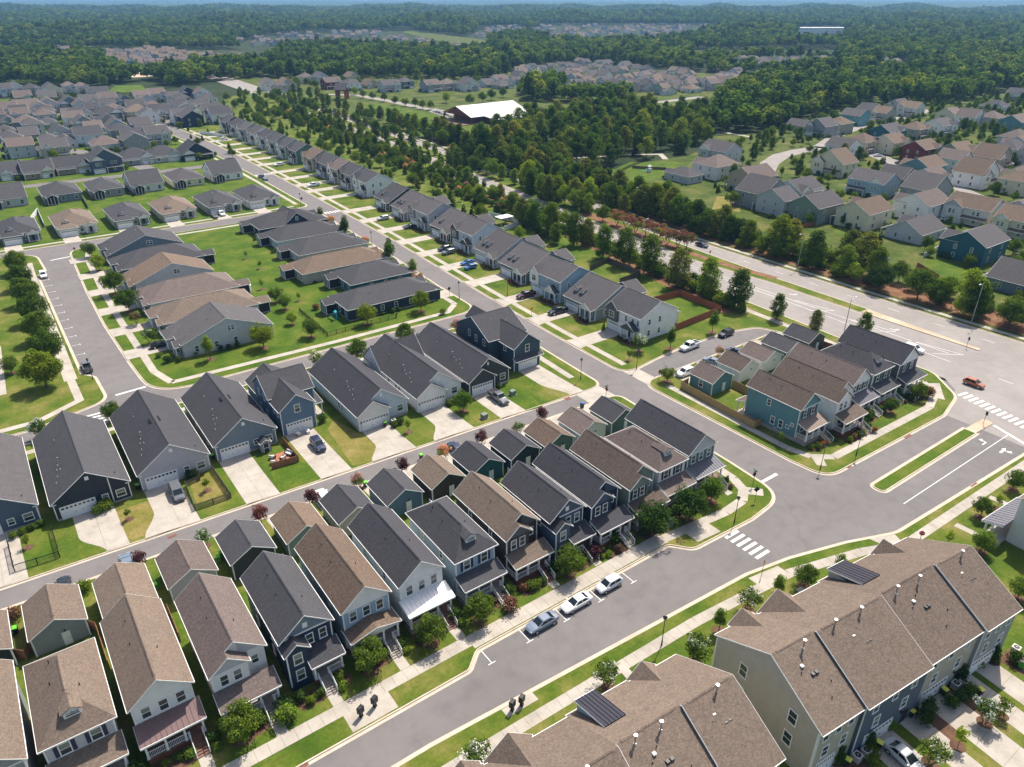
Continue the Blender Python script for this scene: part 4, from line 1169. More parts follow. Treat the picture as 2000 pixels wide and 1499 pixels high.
# ------------------------------------------------------------------ wider houses along the main street and in the middle blocks
def street_one(nick, label, X, Y, face, w, d, roof, wall, group, dormers=2, garage_left=True, turn=0, gable_c=None, rear=True, fine=True, k=.62, axis='x'):
    """one and a half storeys, ridge along the street, garage on one side, gabled porch on the other"""
    h = House('house', label, 'house', X, Y, face, group, turn, fine); h.nick = nick
    hw, ze = w / 2, 3.4
    g = -1 if garage_left else 1
    wm, rm = WALL(wall), ROOF[roof]
    md = min(d, 17.5)
    rise = md / 2 * k * .82
    h.walls(-hw, hw, 0, md, 0, ze, wm, rise, 'x'); h.gable(-hw, hw, 0, md, ze, rise, 'x', rm, .4, oe=.3)
    if d > md + 1:
        h.walls(-hw + 1.5, hw - 2, md + .003, d, 0, ze - .2, wm, 2.2, 'y', 'rear_wing'); h.gable(-hw + 1.5, hw - 2, md - 2, d, ze - .2, 2.2, 'y', rm, .3, name='rear_roof', cap=False)
    kk = rise / (md / 2)
    h.garage('S', g * (hw - 3.1), 0, 4.7, 2.15)
    # porch
    px = -g * (hw - 2.4)
    h.box('porch_deck', px - 2.3, px + 2.3, -1.6, -.004, -.05, .28, CONC)
    h.walls(px - 2.2, px + 2.2, -1.5, -1.35, 2.75, 3.15, WALL(gable_c or 'white', True), 1.35, 'y', 'porch_gable')
    h.gable(px - 2.2, px + 2.2, -1.5, 2.6, 3.15, 1.35, 'y', rm, .3, oe=.25, name='porch_roof', cap=False)
    for x in (px - 2.0, px, px + 2.0): h.column(x, -1.35, .28, 2.75, .13)
    h.door('S', px + g * 1.2, 0, .28, NAVYSH if RND.random() < .5 else MATS['red_brick'])
    h.win('S', px - g * .7, 0, .9, 1.1, 1.4)
    for i in range(dormers):
        x = g * (hw - 3.1) + (i - (dormers - 1) / 2) * 2.3
        y0 = 2.3
        h.dormer(x, y0, ze + y0 * kk - .1, 1.1, 1.0, 4.6, WALL('white' if wall != 'white' else 'lgrey'), rm, rise=.3)
    for y in (3.5, 8, 12): h.win('E', y, hw, 1.0, .8, 1.3); h.win('W', y, -hw, 1.0, .8, 1.3)
    if fine:
        for x, y in ((-2, md * .7), (1.5, md * .75), (3, md * .3)): h.pipe(x, y, ze + rise - abs(y - md / 2) * kk + .12, .3, .05, HARD)
    b = MB(); b.box(-hw - .03, -hw + .12, -.03, .12, 0, ze - .1); b.box(hw - .12, hw + .03, -.03, .12, 0, ze - .1)
    h.part('corner_board', b, WHITE)
    if rear and fine: h.box('patio', -3, 2, d + .02, d + 3, -.04, .03, CONC)
    return h
def street_two(nick, label, X, Y, face, w, d, roof, wall, group, bay_c='white', garage_left=True, turn=0, fine=True, wing=True, ze=6.1):
    """two storeys, ridge along the street, gabled bay over the garage, low gabled porch"""
    h = House('house', label, 'house', X, Y, face, group, turn, fine); h.nick = nick
    hw = w / 2
    g = -1 if garage_left else 1
    wm, rm = WALL(wall), ROOF[roof]
    rise = d / 2 * .5
    h.walls(-hw, hw, 0, d, 0, ze, wm, rise, 'x'); h.gable(-hw, hw, 0, d, ze, rise, 'x', rm, .4, oe=.3)
    bx = g * (hw - 2.0)
    h.walls(bx - 1.95, bx + 1.95, -.55, 3, 2.75, ze, WALL(bay_c, True), 1.75, 'y', 'bay'); h.gable(bx - 1.95, bx + 1.95, -.55, 4.2, ze, 1.75, 'y', rm, .3, oe=.25, name='bay_roof', cap=False)
    h.win('S', bx - .42, -.55, 3.7, .75, 1.5); h.win('S', bx + .42, -.55, 3.7, .75, 1.5)
    for x in (-g * .8, -g * (hw - 2.6), -g * (hw - .9)): h.win('S', x, 0, 3.9, .6, 1.3)
    h.garage('S', g * (hw - 3.0), 0, 4.6, 2.15)
    px = -g * (hw - 2.7)
    h.box('porch_deck', px - 2.5, px + 2.5, -1.7, -.004, -.05, .28, CONC)
    h.walls(px - 2.4, px + 2.4, -1.6, -1.45, 2.6, 3.0, WALL(bay_c, True), 1.5, 'y', 'porch_gable')
    h.gable(px - 2.4, px + 2.4, -1.6, .4, 3.0, 1.5, 'y', rm, .3, oe=.25, name='porch_roof', cap=False)
    for x in (px - 2.2, px, px + 2.2): h.column(x, -1.45, .28, 2.6, .13)
    h.door('S', px + g * .9, 0, .28, NAVYSH)
    h.win('S', px - g * 1.1, 0, .9, 1.0, 1.4)
    for z in (3.9, 1.0):
        for y in (3.0, 6.5): h.win('E', y, hw, z, .75, 1.35); h.win('W', y, -hw, z, .75, 1.35)
    if wing:
        h.walls(-hw + 1, hw - 3, d + .003, d + 4.5, 0, 3.1, wm); h.shed(-hw + .7, hw - 2.7, d - .1, d + 4.8, 4.6, 3.1, rm, name='rear_roof')
    b = MB(); b.box(-hw - .03, -hw + .12, -.03, .12, 0, ze - .1); b.box(hw - .12, hw + .03, -.03, .12, 0, ze - .1)
    h.part('corner_board', b, WHITE)
    if fine:
        for x, y in ((-2, d * .7), (2.5, d * .72)): h.pipe(x, y, ze + rise - abs(y - d / 2) * .5 + .12, .3, .05, HARD)
    return h
def street_low(nick, label, X, Y, face, w, d, roof, wall, group, gable_end=False, turn=0, fine=True, dormer=False, porch_c='white', side_gable=False, rise=None, screen=True):
    """single storey under one big hip (or a gable across), garage and porch in front"""
    h = House('house', label, 'house', X, Y, face, group, turn, fine); h.nick = nick
    hw, ze = w / 2, 3.3
    wm, rm = WALL(wall), ROOF[roof]
    if gable_end:
        rise = rise or d / 2 * .37
        h.walls(-hw, hw, 0, d, 0, ze, wm, rise, 'x'); h.gable(-hw, hw, 0, d, ze, rise, 'x', rm, .35, oe=.25)
        h.win('E', d * .52, hw, ze + 1.0, .7, 1.25); h.win('E', d * .52 + .85, hw, ze + 1.0, .7, 1.25); h.win('W', d * .5, -hw, ze + 1.0, .7, 1.25); h.win('W', d * .5 + .85, -hw, ze + 1.0, .7, 1.25)
        kk = rise / (d / 2)
    else:
        rise = rise or hw * .46
        h.walls(-hw, hw, 0, d, 0, ze, wm); h.hip(-hw, hw, 0, d, ze, rise, rm, .4)
        kk = rise / hw
    h.box('plinth', -hw - .02, hw + .02, -.02, d + .02, -.05, .3, FOUND)
    # garage wing
    h.walls(-hw + .3, -hw + 6.2, -1.8, .5, 0, ze - .25, wm); h.hip(-hw + .3, -hw + 6.2, -1.8, 4.5, ze - .25, 1.35, rm, .35, name='wing_roof')
    h.garage('S', -hw + 3.25, -1.8, 4.8, 2.15)
    px = hw - 2.3
    h.walls(px - 1.7, px + 1.7, -1.5, -1.38, 2.5, 2.85, WALL(porch_c, True), 1.0, 'y', 'porch_gable'); h.gable(px - 1.7, px + 1.7, -1.5, 2.5, 2.85, 1.0, 'y', rm, .25, oe=.2, name='porch_roof', cap=False)
    h.box('porch_deck', px - 1.7, px + 1.7, -1.5, -.02, -.05, .2, CONC)
    for x in (px - 1.5, px + 1.5): h.column(x, -1.38, .2, 2.5, .14)
    h.door('S', px, 0, .3, NAVYSH); h.win('S', px - 2.8, 0, .9, 1.0, 1.4)
    if dormer: h.dormer(-hw + 3.3, .6, ze + .35, 1.9, .85, 3.0, WALL('white'), rm, rise=.5)
    for y in (3, 7.5, 12, 16):
        if y < d - 2: h.win('E', y, hw, 1.0, .85, 1.35); h.win('W', y, -hw, 1.0, .85, 1.35)
    for x in (-hw + 2, 0, hw - 3.4): h.win('N', x, d, .9, 1.1, 1.5)
    if screen:
        sx = hw - 2.6
        h.box('rear_porch', sx - 1.9, sx + 1.9, d + .02, d + 3.2, -.05, .25, CONC)
        h.gable(sx - 1.9, sx + 1.9, d - 2.5, d + 3.2, 2.9, 1.0, 'y', rm, .3, name='rear_porch_roof', cap=False)
        h.walls(sx - 1.8, sx + 1.8, d + .2, d + 3.0, .26, 2.6, DARKIN, name='porch_screen')
        for x in (sx - 1.8, sx - .6, sx + .6, sx + 1.8): h.column(x, d + 3.1, .25, 2.9, .09)
    if fine:
        for x, y in ((-1.5, d * .45), (.8, d * .6), (2, d * .35), (-2.6, d * .7)):
            z = ze + rise - (abs(x) * kk if not gable_end else abs(y - d / 2) * kk)
            h.pipe(x, y, min(z, ze + rise) + .1, .4, .06, RND.choice((HARD, WHITE, METALD)))
    return h

SG = 'houses on the east side of the main street'
SROW = []
def fx(y): return interp([(112, 119.4), (140, 119.4), (160, 120.6), (200, 124.6), (260, 127.2), (285, 130.3), (345, 132.0), (420, 133.5), (560, 133)], y)
SL = [('two', 112.5, 124.6, 'char', 'white', 'dgrey', 'white two storey house with dark gabled bay beside the parking court'),
      ('one', 128.6, 141.5, 'grey', 'bluegrey', 2, 'blue grey house with two long dormers beside the white corner house'),
      ('two', 143.6, 157.2, 'grey', 'lblue', 'white', 'light blue two storey house with white gabled bay and black pickup'),
      ('one', 161.0, 174.4, 'grey', 'slate', 2, 'slate blue house with two dormers, fourth up the main street'),
      ('one', 177.6, 190.8, 'grey', 'lgrey', 2, 'pale grey house with two dormers behind the blue cars'),
      ('two', 194.0, 207.0, 'grey', 'pblue', 'dgrey', 'pale blue two storey house with dark bay behind the black cars'),
      ('one', 208.8, 222.4, 'grey', 'dnavy', 1, 'dark navy house with one gabled dormer and long rear roof'),
      ('two', 224.8, 238.6, 'grey', 'lgrey', 'grey', 'grey two storey house with a pale bay up the main street'),
      ('one', 241.6, 254.6, 'grey', 'grey', 2, 'mid grey house with two low dormers near the far crossing'),
      ('one', 258.2, 271, 'char', 'char', 1, 'charcoal house with one dormer at the far crossing'),
      ('two', 283.2, 296, 'char', 'white', 'white', 'white gabled two storey house beyond the far crossing'),
      ('two', 299.5, 311.5, 'char', 'grey', 'char', 'dark grey two storey house beyond the white gabled one'),
      ('two', 327.0, 341, 'char', 'bluegrey', 'dgrey', 'big blue grey two storey house with charcoal roof up the main street'),
      ('two', 314.2, 325, 'mauve', 'beige', 'white', 'beige two storey house with brown roof between grey houses'),
      ('two', 345.4, 357.6, 'brown', 'tan', 'beige', 'tan house with two pale gables far up the main street'),
      ('two', 366.8, 379, 'char', 'green', 'dgrey', 'green grey two storey house far up the main street'),
      ('two', 383.0, 395, 'char', 'mint', 'white', 'mint green two storey house far up the main street'),
      ('two', 399.0, 411, 'char', 'sage', 'white', 'sage two storey house far up the main street'),
      ('two', 415.0, 428, 'char', 'lgrey', 'white', 'pale grey two storey house near the far bend'),
      ('two', 432.0, 445, 'grey', 'white', 'lgrey', 'white house with grey roof near the far bend'),
      ('two', 449.0, 462, 'grey', 'bluegrey', 'white', 'blue grey house, third from the far bend of the main street'),
      ('two', 466.0, 479, 'char', 'lgrey', 'dgrey', 'pale grey house, second from the far bend of the main street'),
      ('two', 483.0, 496, 'char', 'dnavy', 'white', 'dark navy house at the far bend of the main street')]
for kind, y0, y1, roof, wall, ex, lb in SL:
    yc, w, f = (y0 + y1) / 2, y1 - y0 - .6, y0 < 262
    if kind == 'two': SROW.append(street_two('the ' + lb, lb, fx(yc), yc, 'W', w, 12.2, roof, wall, SG, ex, True, fine=f, wing=yc < 300))
    else: SROW.append(street_one('the ' + lb, lb, fx(yc), yc, 'W', w, 20 if yc < 250 else 17, roof, wall, SG, ex, True, fine=f))
    # driveway, front walk
    xk = interp(AE, yc)
    if y0 < 330:
        r = None
        yd = y1 - 3.4
        for a, b_ in ((fx(yc) - .05, xk + 4.9), (xk + 4.86, xk + 2.0), (xk + 1.96, xk - .1)):
            sp = 2.5 if b_ > xk else 2.9
            o = obj('driveway' if r is None else 'slab', MB().slab([(a, yd - 2.5), (a, yd + 2.5), (b_, yd + sp), (b_, yd - sp)], 0, BASE + .02).mesh('slab', CONC), r)
            if r is None: r = tag(o, 'driveway of the ' + lb, kind='structure')
    elif y0 < 500:
        tag(struct('driveway', MB().slab([(fx(yc) - .05, y1 - 5.8), (fx(yc) - .05, y1 - .8), (xk, y1 - .8), (xk, y1 - 5.8)], 0, BASE + .02), CONC), 'driveway of the ' + lb)

MG = 'low houses facing the main street from the middle block'
ML = [(165.4, 177.8, 27.5, 'char', 'navy', 'navy low house with hip roof on the corner inside the black fence'),
      (182, 195.6, 20, 'char', 'dteal', 'dark teal low house with charcoal roof next to the fenced corner house'),
      (198.4, 210.6, 28.5, 'brown', 'beige', 'beige low house with long brown hip roof in the middle block'),
      (215.6, 229.2, 23.5, 'char', 'lgrey', 'pale grey low house with charcoal roof beyond the brown roofed one'),
      (233.6, 247.0, 24.5, 'char', 'pblue', 'pale blue low house with charcoal roof, second from the far cross street'),
      (251.2, 265.6, 25, 'char', 'navy', 'navy low house with tall cross gable by the far cross street')]
for y0, y1, d, roof, wall, lb in ML:
    yc = (y0 + y1) / 2
    X = interp(AW, yc) - 6.2
    h = street_low('the ' + lb, lb, X, yc, 'E', y1 - y0 - .6, d - 2, roof, wall, MG)
    if y0 > 250:
        h.walls(-6.4, 6.4, 5, 14, 0, 3.305, WALL('navy'), 3.4, 'x', 'cross_wing'); h.gable(-6.4, 6.4, 5, 14, 3.305, 3.4, 'x', ROOF['char'], .35, name='cross_roof'); h.win('W', 9.5, -6.4, 4.2, .7, 1.2)
    struct('driveway', MB().slab([(X + 1.7, yc - 5.6), (interp(AW, yc) + .1, yc - 5.8), (interp(AW, yc) + .1, yc - .4), (X + 1.7, yc - .6)], 0, BASE + .02), CONC, 'driveway of the ' + lb)
WG = 'low houses facing the parking street'
WL = [(167.6, 180.8, 'grey', 'lgrey', True, 'pale grey low house with side gable, near end of the parking street'),
      (183.4, 196.8, 'tan', 'lav', False, 'lavender low house with tan hip roof beside the grey gable'),
      (199.6, 213.6, 'mauve', 'offwhite', False, 'off white low house with mauve brown hip roof and white garden tent'),
      (217.2, 230.0, 'brown', 'lgrey', True, 'pale grey low house with brown roof and big side gable'),
      (233.2, 247.6, 'char', 'slate', False, 'slate low house with charcoal hip roof on the parking street'),
      (250.8, 265.8, 'char', 'bluegrey', True, 'blue grey low house with side gable, far end of the parking street')]
for y0, y1, roof, wall, gb, lb in WL:
    yc = (y0 + y1) / 2
    street_low('the ' + lb, lb, 28.0, yc, 'W', y1 - y0 - .6, 21 if gb else 23, roof, wall, WG, gb, rise=None if not gb else 4.1, screen=not gb)
    struct('driveway', MB().slab([(26.2, yc + 3.4 - 2.4), (26.2, yc + 3.4 + 2.4), (16.9, yc + 3.4 + 2.8), (16.9, yc + 3.4 - 2.8)], 0, BASE + .022), CONC, 'driveway of the ' + lb)
NG = 'low houses along the far cross street'
NL = [(-16, -2.5, 'char', 'lgrey', 'pale grey low house at the picture edge of the far cross street'),
      (1.2, 13.2, 'char', 'bluegrey', 'blue grey low house with white dormer, by the white fence'),
      (18, 31, 'tan', 'offwhite', 'cream low house with tan hip roof and white dormer'),
      (36, 48.5, 'char', 'sage', 'sage low house with charcoal hip roof and white dormer'),
      (52, 65, 'tan', 'beige', 'beige low house with brown gabled porch and tan roof'),
      (68.8, 82.2, 'char', 'grey', 'mid grey low house with two cars in its drive'),
      (84.2, 97.4, 'char', 'white', 'white low house with wide porch at the main street corner')]
for x0, x1, roof, wall, lb in NL:
    xc = (x0 + x1) / 2
    street_low('the ' + lb, lb, xc, 294.6, 'S', x1 - x0 - .4, 19, roof, wall, NG, dormer=True)
    struct('driveway', MB().slab([(xc - 5.6, 292.8), (xc - .8, 292.8), (xc - .6, 284.2), (xc - 5.8, 284.2)], 0, BASE + .022), CONC, 'driveway of the ' + lb)
NB = 'low houses with screened porches behind the far cross street'
for i, (x, y, w, d, roof, wall, lb) in enumerate([(8, 352, 14, 17, 'char', 'lgrey', 'pale grey low house with white screened porch, first in the back row'),
        (27, 349, 14, 18, 'char', 'bluegrey', 'blue grey low house with screened porch, second in the back row'),
        (43.5, 348, 13, 17, 'char', 'grey', 'grey low house with hip roof and porch, third in the back row'),
        (59, 347.5, 13.5, 17, 'char', 'offwhite', 'off white low house and green lawn, in the middle of the back row'),
        (76, 348, 13.5, 17, 'grey', 'cream', 'cream low house with small rear gable, second from the main street in the back row'),
        (93.5, 350, 14, 16, 'char', 'white', 'white low house with red patio furniture at the main street end of the back row')]):
    street_low('the ' + lb, lb, x, y + d, 'N', w - .5, d, roof, wall, NB, i in (0, 3, 5), rise=4.4 if i in (0, 3, 5) else None)

# ------------------------------------------------------------------ town houses
def town(label, X, Y, turn, widths, d, colors, nick, metal, ze=8.0, rise=4.0):
    """terrace with its front to the street behind (+y local is the front), garages at the rear (-y local)"""
    h = House('town_house', label, 'town house', X, Y, 'S', 'terraces of town houses', turn); h.nick = nick
    x = 0.0
    rm = ROOF['tan']
    n = len(widths)
    for i, (w, c) in enumerate(zip(widths, colors)):
        y0 = -.35 if i % 2 else 0.0
        dz = .18 if i % 2 else 0.0
        wm = WALL(c)
        h.walls(x + .002, x + w - .002, y0, d + y0, 0, ze + dz, wm, rise, 'x')
        h.gable(x + .002, x + w - .002, y0, d + y0, ze + dz, rise, 'x', rm, .4, oe=.02 if 0 < i < n - 1 else .02)
        # front gable facing the street and metal canopy
        gw = min(5.2, w * .5)
        gx = x + (w * .3 if i % 2 else w * .68)
        if i == metal:
            gw *= .55; gx = x + w * .3
            h.walls(gx - gw / 2, gx + gw / 2, d + y0 - 2.0, d + y0 + .25, ze, ze + 1.3, wm); h.shed(gx - gw / 2 - .2, gx + gw / 2 + .2, d + y0 - 4.4, d + y0 + .5, ze + 2.75, ze + 1.35, METAL_ROOF['dark'], 6, 'dormer_roof')
        else:
            h.walls(gx - gw / 2, gx + gw / 2, d + y0 - 3, d + y0 + .5, 0, ze, wm, gw / 2 * .82, 'y', 'front_bay'); h.gable(gx - gw / 2, gx + gw / 2, d + y0 - 5, d + y0 + .5, ze, gw / 2 * .82, 'y', rm, .35, name='bay_roof', cap=False)
            h.win('N', gx, d + y0 + .5, 5.2, .9, 1.5); h.win('N', gx, d + y0 + .5, 2.0, .9, 1.5)
        # rear: garage door, windows
        h.garage('S', x + w * .38, y0, 2.7 if w < 7 else 4.6, 2.2); h.door('S', x + w * .82, y0, 0, DARKIN)
        for wx in (.2, .5, .8): h.win('S', x + w * wx, y0, 6.0, .8, 1.4); 
        h.win('S', x + w * .28, y0, 3.2, .9, 1.5); h.win('S', x + w * .72, y0, 3.2, .9, 1.5)
        h.part('wall_lamp', MB().box(x + w * .72 - .08, x + w * .72 + .08, y0 - .2, y0, 2.2, 2.5), METALD)
        h.part('downpipe', MB().box(x + .05, x + .15, y0 - .1, y0 - .003, 0, ze + dz - .2), WHITE)
        k = rise / (d / 2)
        for fx_, fy in ((.3, .32), (.72, .2), (.55, .12), (.45, .38)):
            h.pipe(x + w * fx_, d * fy, ze + dz + rise - (d / 2 - d * fy) * k + .15, .28, .06, METALD)
        h.pipe(x + w * .6, d * .44, ze + dz + rise - d * .06 * k + .15, 1.15, .1, METALG, True)
        if w > 8: h.pipe(x + w * .22, d * .45, ze + dz + rise - d * .05 * k + .15, 1.15, .1, METALG, True)
        for j in range(2):
            h.part('roof_vent', MB().box(x + w * .45 + j * .55, x + w * .45 + j * .55 + .38, d * .27, d * .27 + .38, ze + dz + rise - d * .22 * k + .1, ze + dz + rise - d * .22 * k + .38), METALD)
        h.part('skylight', MB().box(x + w * .35, x + w * .35 + .35, d * .34, d * .34 + .35, ze + dz + rise - d * .15 * k + .2, ze + dz + rise - d * .15 * k + .38), WHITE)
        x += w
    for z in (5.9, 2.6):
        for y in (d * .22, d * .7): h.win('W', y, 0.0, z, .95, 1.7); h.win('E', y, x, z, .95, 1.7)
    b = MB(); b.box(-.03, .14, -.03, .14, 0, ze - .2); b.box(x - .14, x + .03, -.03, .14, 0, ze - .2); b.box(-.03, .14, d - .14, d + .03, 0, ze - .2)
    h.part('corner_board', b, WHITE)
    return h
T2 = town('long tan roofed terrace of town houses with garages and bins behind', 54.0, 21.5, radians(-6.0), [6.6, 11, 10.4, 7.2], 14.6, ['beige', 'slate', 'beige', 'grey'], 'the long terrace', 2)
T1 = town('tan roofed terrace of town houses cut by the lower picture edge', 17.0, 24.4, radians(-3.4), [6.6, 10, 8.2, 7], 14.4, ['beige', 'grey', 'lblue', 'beige'], 'the lower terrace', 2)
T3 = House('town_house', 'town house with blue grey metal porch roof at the right picture edge', 'town house', 112.5, 14.2, 'S', 'terraces of town houses', radians(-3)); T3.nick = 'the town house at the picture edge'
T3.walls(0, 16, 0, 13, 0, 8, WALL('offwhite'), 3.6, 'x'); T3.gable(0, 16, 0, 13, 8, 3.6, 'x', ROOF['tan'], .4)
T3.shed(-2.6, 8, 13.004, 16, 4.0, 3.1, METAL_ROOF['slate'], 14); T3.box('porch_deck', -2.4, 8, 13.02, 15.6, -.05, .4, CONC)
for x in (-2.2, .5, 3.2, 6): T3.column(x, 15.4, .4, 3.05, .14)
T3.shed(-2.8, -.1, 13, 15.9, 3.9, 3.12, METAL_ROOF['slate'], 3, 'side_roof')
for x in (2, 5, 9): T3.win('N', x, 13, 5.2, .9, 1.5); T3.win('N', x, 13, 1.2, .9, 1.5)
for y in (4, 9): T3.win('W', y, 0, 5.2, .9, 1.5); T3.win('W', y, 0, 1.4, .9, 1.5)

# ------------------------------------------------------------------ trees and shrubs
LEAF = {
 'green': leaf_mat('leaf_green', (.042, .084, .011), (.135, .190, .030)),
 'dark': leaf_mat('leaf_dark_green', (.024, .054, .012), (.072, .120, .025), trans=.2),
 'bright': leaf_mat('leaf_bright_green', (.080, .150, .018), (.200, .270, .040)),
 'olive': leaf_mat('leaf_olive', (.072, .100, .020), (.205, .215, .050)),
 'plum': leaf_mat('leaf_plum', (0.042, 0.014, 0.020), (0.119, 0.042, 0.050), trans=.2),
 'russet': leaf_mat('leaf_russet', (0.083, 0.042, 0.030), (0.225, 0.112, 0.068), trans=.2),
 'red': leaf_mat('blossom_red', (.11, .045, .035), (.26, .115, .09)),
 'pink': leaf_mat('blossom_pink', (0.360, 0.144, 0.144), (0.600, 0.300, 0.276)),
 'white': leaf_mat('blossom_white', (0.500, 0.480, 0.380), (0.800, 0.780, 0.700)),
 'forest': leaf_mat('leaf_forest', (.038, .082, .016), (.125, .190, .038), trans=.38),
 'forest2': leaf_mat('leaf_forest_pale', (.065, .110, .018), (.195, .235, .052), trans=.38),
}
def leaf_quads(b, rng, c, r, n, size, mi=0, up=.35, flat_=1.0):
    """n small leaf sprays over a lump of radius r"""
    for _ in range(n):
        d = Vector((rng.gauss(0, 1), rng.gauss(0, 1), rng.gauss(0, 1) + up))
        d.normalize()
        p = Vector(c) + Vector((d.x * r, d.y * r, d.z * r * flat_)) * rng.uniform(.72, 1.08)
        nrm = (d + Vector((rng.uniform(-.7, .7), rng.uniform(-.7, .7), rng.uniform(-.5, .9)))).normalized()
        t = nrm.orthogonal().normalized()
        t.rotate(Matrix.Rotation(rng.uniform(0, 2 * pi), 3, nrm))
        u = nrm.cross(t)
        s = size * rng.uniform(.65, 1.25)
        t, u = t * s * .5, u * s * .36
        b.add([p - t, p - u * 1.0 + nrm * s * .06, p + t, p + u * 1.0 + nrm * s * .06], [(0, 1, 2, 3)], mi)
def crown_mesh(name, env, lumps, lr, per, size, seed, mats, up=.35, bloom=None):
    """env(rng) gives the centre of a lump; bloom(z) the chance of a blossom spray"""
    rng = random.Random(seed)
    b = MB()
    for i in range(lumps):
        c, k = env(rng, i / lumps)
        mi = 1 if (bloom and rng.random() < bloom(c[2])) else 0
        leaf_quads(b, rng, c, lr * k, int(per * k), size, mi, up)
    return b.mesh(name, *mats)
def ell(rx, rz, zc, inner=.45, squash=.0):
    def f(rng, t):
        d = Vector((rng.gauss(0, 1), rng.gauss(0, 1), rng.gauss(0, 1))).normalized()
        q = rng.uniform(inner, 1.0) * (1.2 if rng.random() < .14 else 1.0)
        z = zc + d.z * rz * q
        return (d.x * rx * q, d.y * rx * q, z), rng.uniform(.75, 1.2)
    return f
def cone(r, z0, z1, p=1.0):
    def f(rng, t):
        z = z0 + (z1 - z0) * (1 - sqrt(1 - t * .96))
        q = (1 - (z - z0) / (z1 - z0)) ** p
        a = rng.uniform(0, 2 * pi)
        rr = r * q * rng.uniform(.55, 1)
        return (cos(a) * rr, sin(a) * rr, z), max(.35, q * 1.1)
    return f
def trunk_mesh(name, h, r, seed, limbs=5, spread=.5, stems=1):
    rng = random.Random(seed)
    b = MB()
    for s in range(stems):
        a0 = rng.uniform(0, 6.28)
        lean = .0 if stems == 1 else .32
        p = Vector((cos(a0) * .1 * (stems > 1), sin(a0) * .1 * (stems > 1), -.1))
        q = p + Vector((cos(a0) * lean * h, sin(a0) * lean * h, h * .62))
        b.tube(p, q, r, r * .62, 7)
        e = q + Vector((cos(a0) * lean * h * .3, sin(a0) * lean * h * .3, h * .38))
        b.tube(q, e, r * .62, r * .2, 6)
        for i in range(limbs):
            a = i * 2.4 + rng.uniform(-.4, .4)
            t = rng.uniform(.5, .95)
            st = p.lerp(q, t)
            en = st + Vector((cos(a) * spread * h * .55, sin(a) * spread * h * .55, h * rng.uniform(.2, .36)))
            b.tube(st, en, r * .35, r * .1, 5)
    return b.mesh(name, BARK)
KINDS = {}
def kind(key, name, height, crowns, trunks):
    KINDS[key] = dict(name=name, h=height, crowns=crowns, trunks=trunks)
G_ = lambda m: [LEAF[m]]
kind('round', 'broadleaf_tree', 6.2, [crown_mesh('crown', ell(2.5, 1.9, 3.7), 48, .9, 95, .30, s, G_(m)) for s, m in ((1, 'green'), (2, 'green'), (3, 'bright'))], [trunk_mesh('trunk', 4.2, .13, s) for s in (1, 2)])
kind('big', 'broadleaf_tree', 8.4, [crown_mesh('crown', ell(3.7, 2.9, 4.7, .5), 74, 1.15, 110, .36, s, G_(m)) for s, m in ((11, 'dark'), (12, 'green'), (13, 'dark'))], [trunk_mesh('trunk', 5.5, .2, s) for s in (3, 4)])
kind('ball', 'round_tree', 7.4, [crown_mesh('crown', ell(3.0, 2.5, 4.3, .7), 80, 1.0, 120, .32, s, G_('green')) for s in (15, 16, 17)], [trunk_mesh('trunk', 4.6, .2, s) for s in (3, 4)])
kind('oval', 'oval_tree', 7.0, [crown_mesh('crown', ell(1.25, 2.5, 4.2, .3), 38, .75, 88, .27, s, G_(m)) for s, m in ((21, 'green'), (22, 'bright'))], [trunk_mesh('trunk', 4.6, .11, s, spread=.25) for s in (5, 6)])
kind('tall', 'tall_tree', 11.0, [crown_mesh('crown', lambda r, t: (lambda z, q, a: ((cos(a) * q, sin(a) * q, z), r.uniform(.7, 1.15)))(1.3 + 9.3 * t, 3.1 * r.uniform(.25, 1) * sin(pi * min(1, (t * .74 + .2))) ** .9, r.uniform(0, 6.28)), 78, 1.0, 92, .38, s, G_(m)) for s, m in ((31, 'green'), (32, 'bright'), (33, 'olive'), (34, 'green'))], [trunk_mesh('trunk', 8, .16, s, 7) for s in (7, 8)])
kind('conifer', 'conifer', 7.0, [crown_mesh('crown', cone(1.65, .35, 7.0), 60, .62, 46, .34, s, G_('dark')) for s in (41, 42)], [trunk_mesh('trunk', 2.5, .12, 9, 0)])
kind('narrow', 'narrow_evergreen', 3.6, [crown_mesh('crown', cone(.52, .2, 3.6, .6), 34, .36, 36, .2, s, G_('dark')) for s in (51, 52)], [trunk_mesh('trunk', 1.0, .06, 10, 0)])
kind('crape_red', 'flowering_tree', 5.2, [crown_mesh('crown', ell(2.4, 1.3, 3.7, .5), 42, .8, 50, .36, s, [LEAF['olive'], LEAF['red']], bloom=lambda z: .2 + (z - 2.9) * .4) for s in (61, 62)], [trunk_mesh('trunk', 3.4, .08, 11, 2, .3, 4)])
kind('crape_white', 'flowering_tree', 3.6, [crown_mesh('crown', ell(1.35, 1.1, 2.3, .4), 46, .5, 44, .22, s, [LEAF['green'], LEAF['white']], bloom=lambda z: (z - 1.7) * .2) for s in (63, 64)], [trunk_mesh('trunk', 2.2, .05, 12, 2, .3, 4)])
kind('crape_pink', 'flowering_tree', 3.2, [crown_mesh('crown', ell(1.15, .9, 2.1, .4), 40, .45, 40, .2, s, [LEAF['olive'], LEAF['pink']], bloom=lambda z: .15 + (z - 1.7) * .5) for s in (65, 66)], [trunk_mesh('trunk', 2.0, .05, 13, 2, .3, 4)])
kind('plum', 'purple_tree', 3.6, [crown_mesh('crown', ell(1.15, 1.2, 2.3, .4), 38, .48, 42, .22, s, G_('plum')) for s in (71, 72)], [trunk_mesh('trunk', 2.2, .06, 14, 3)])
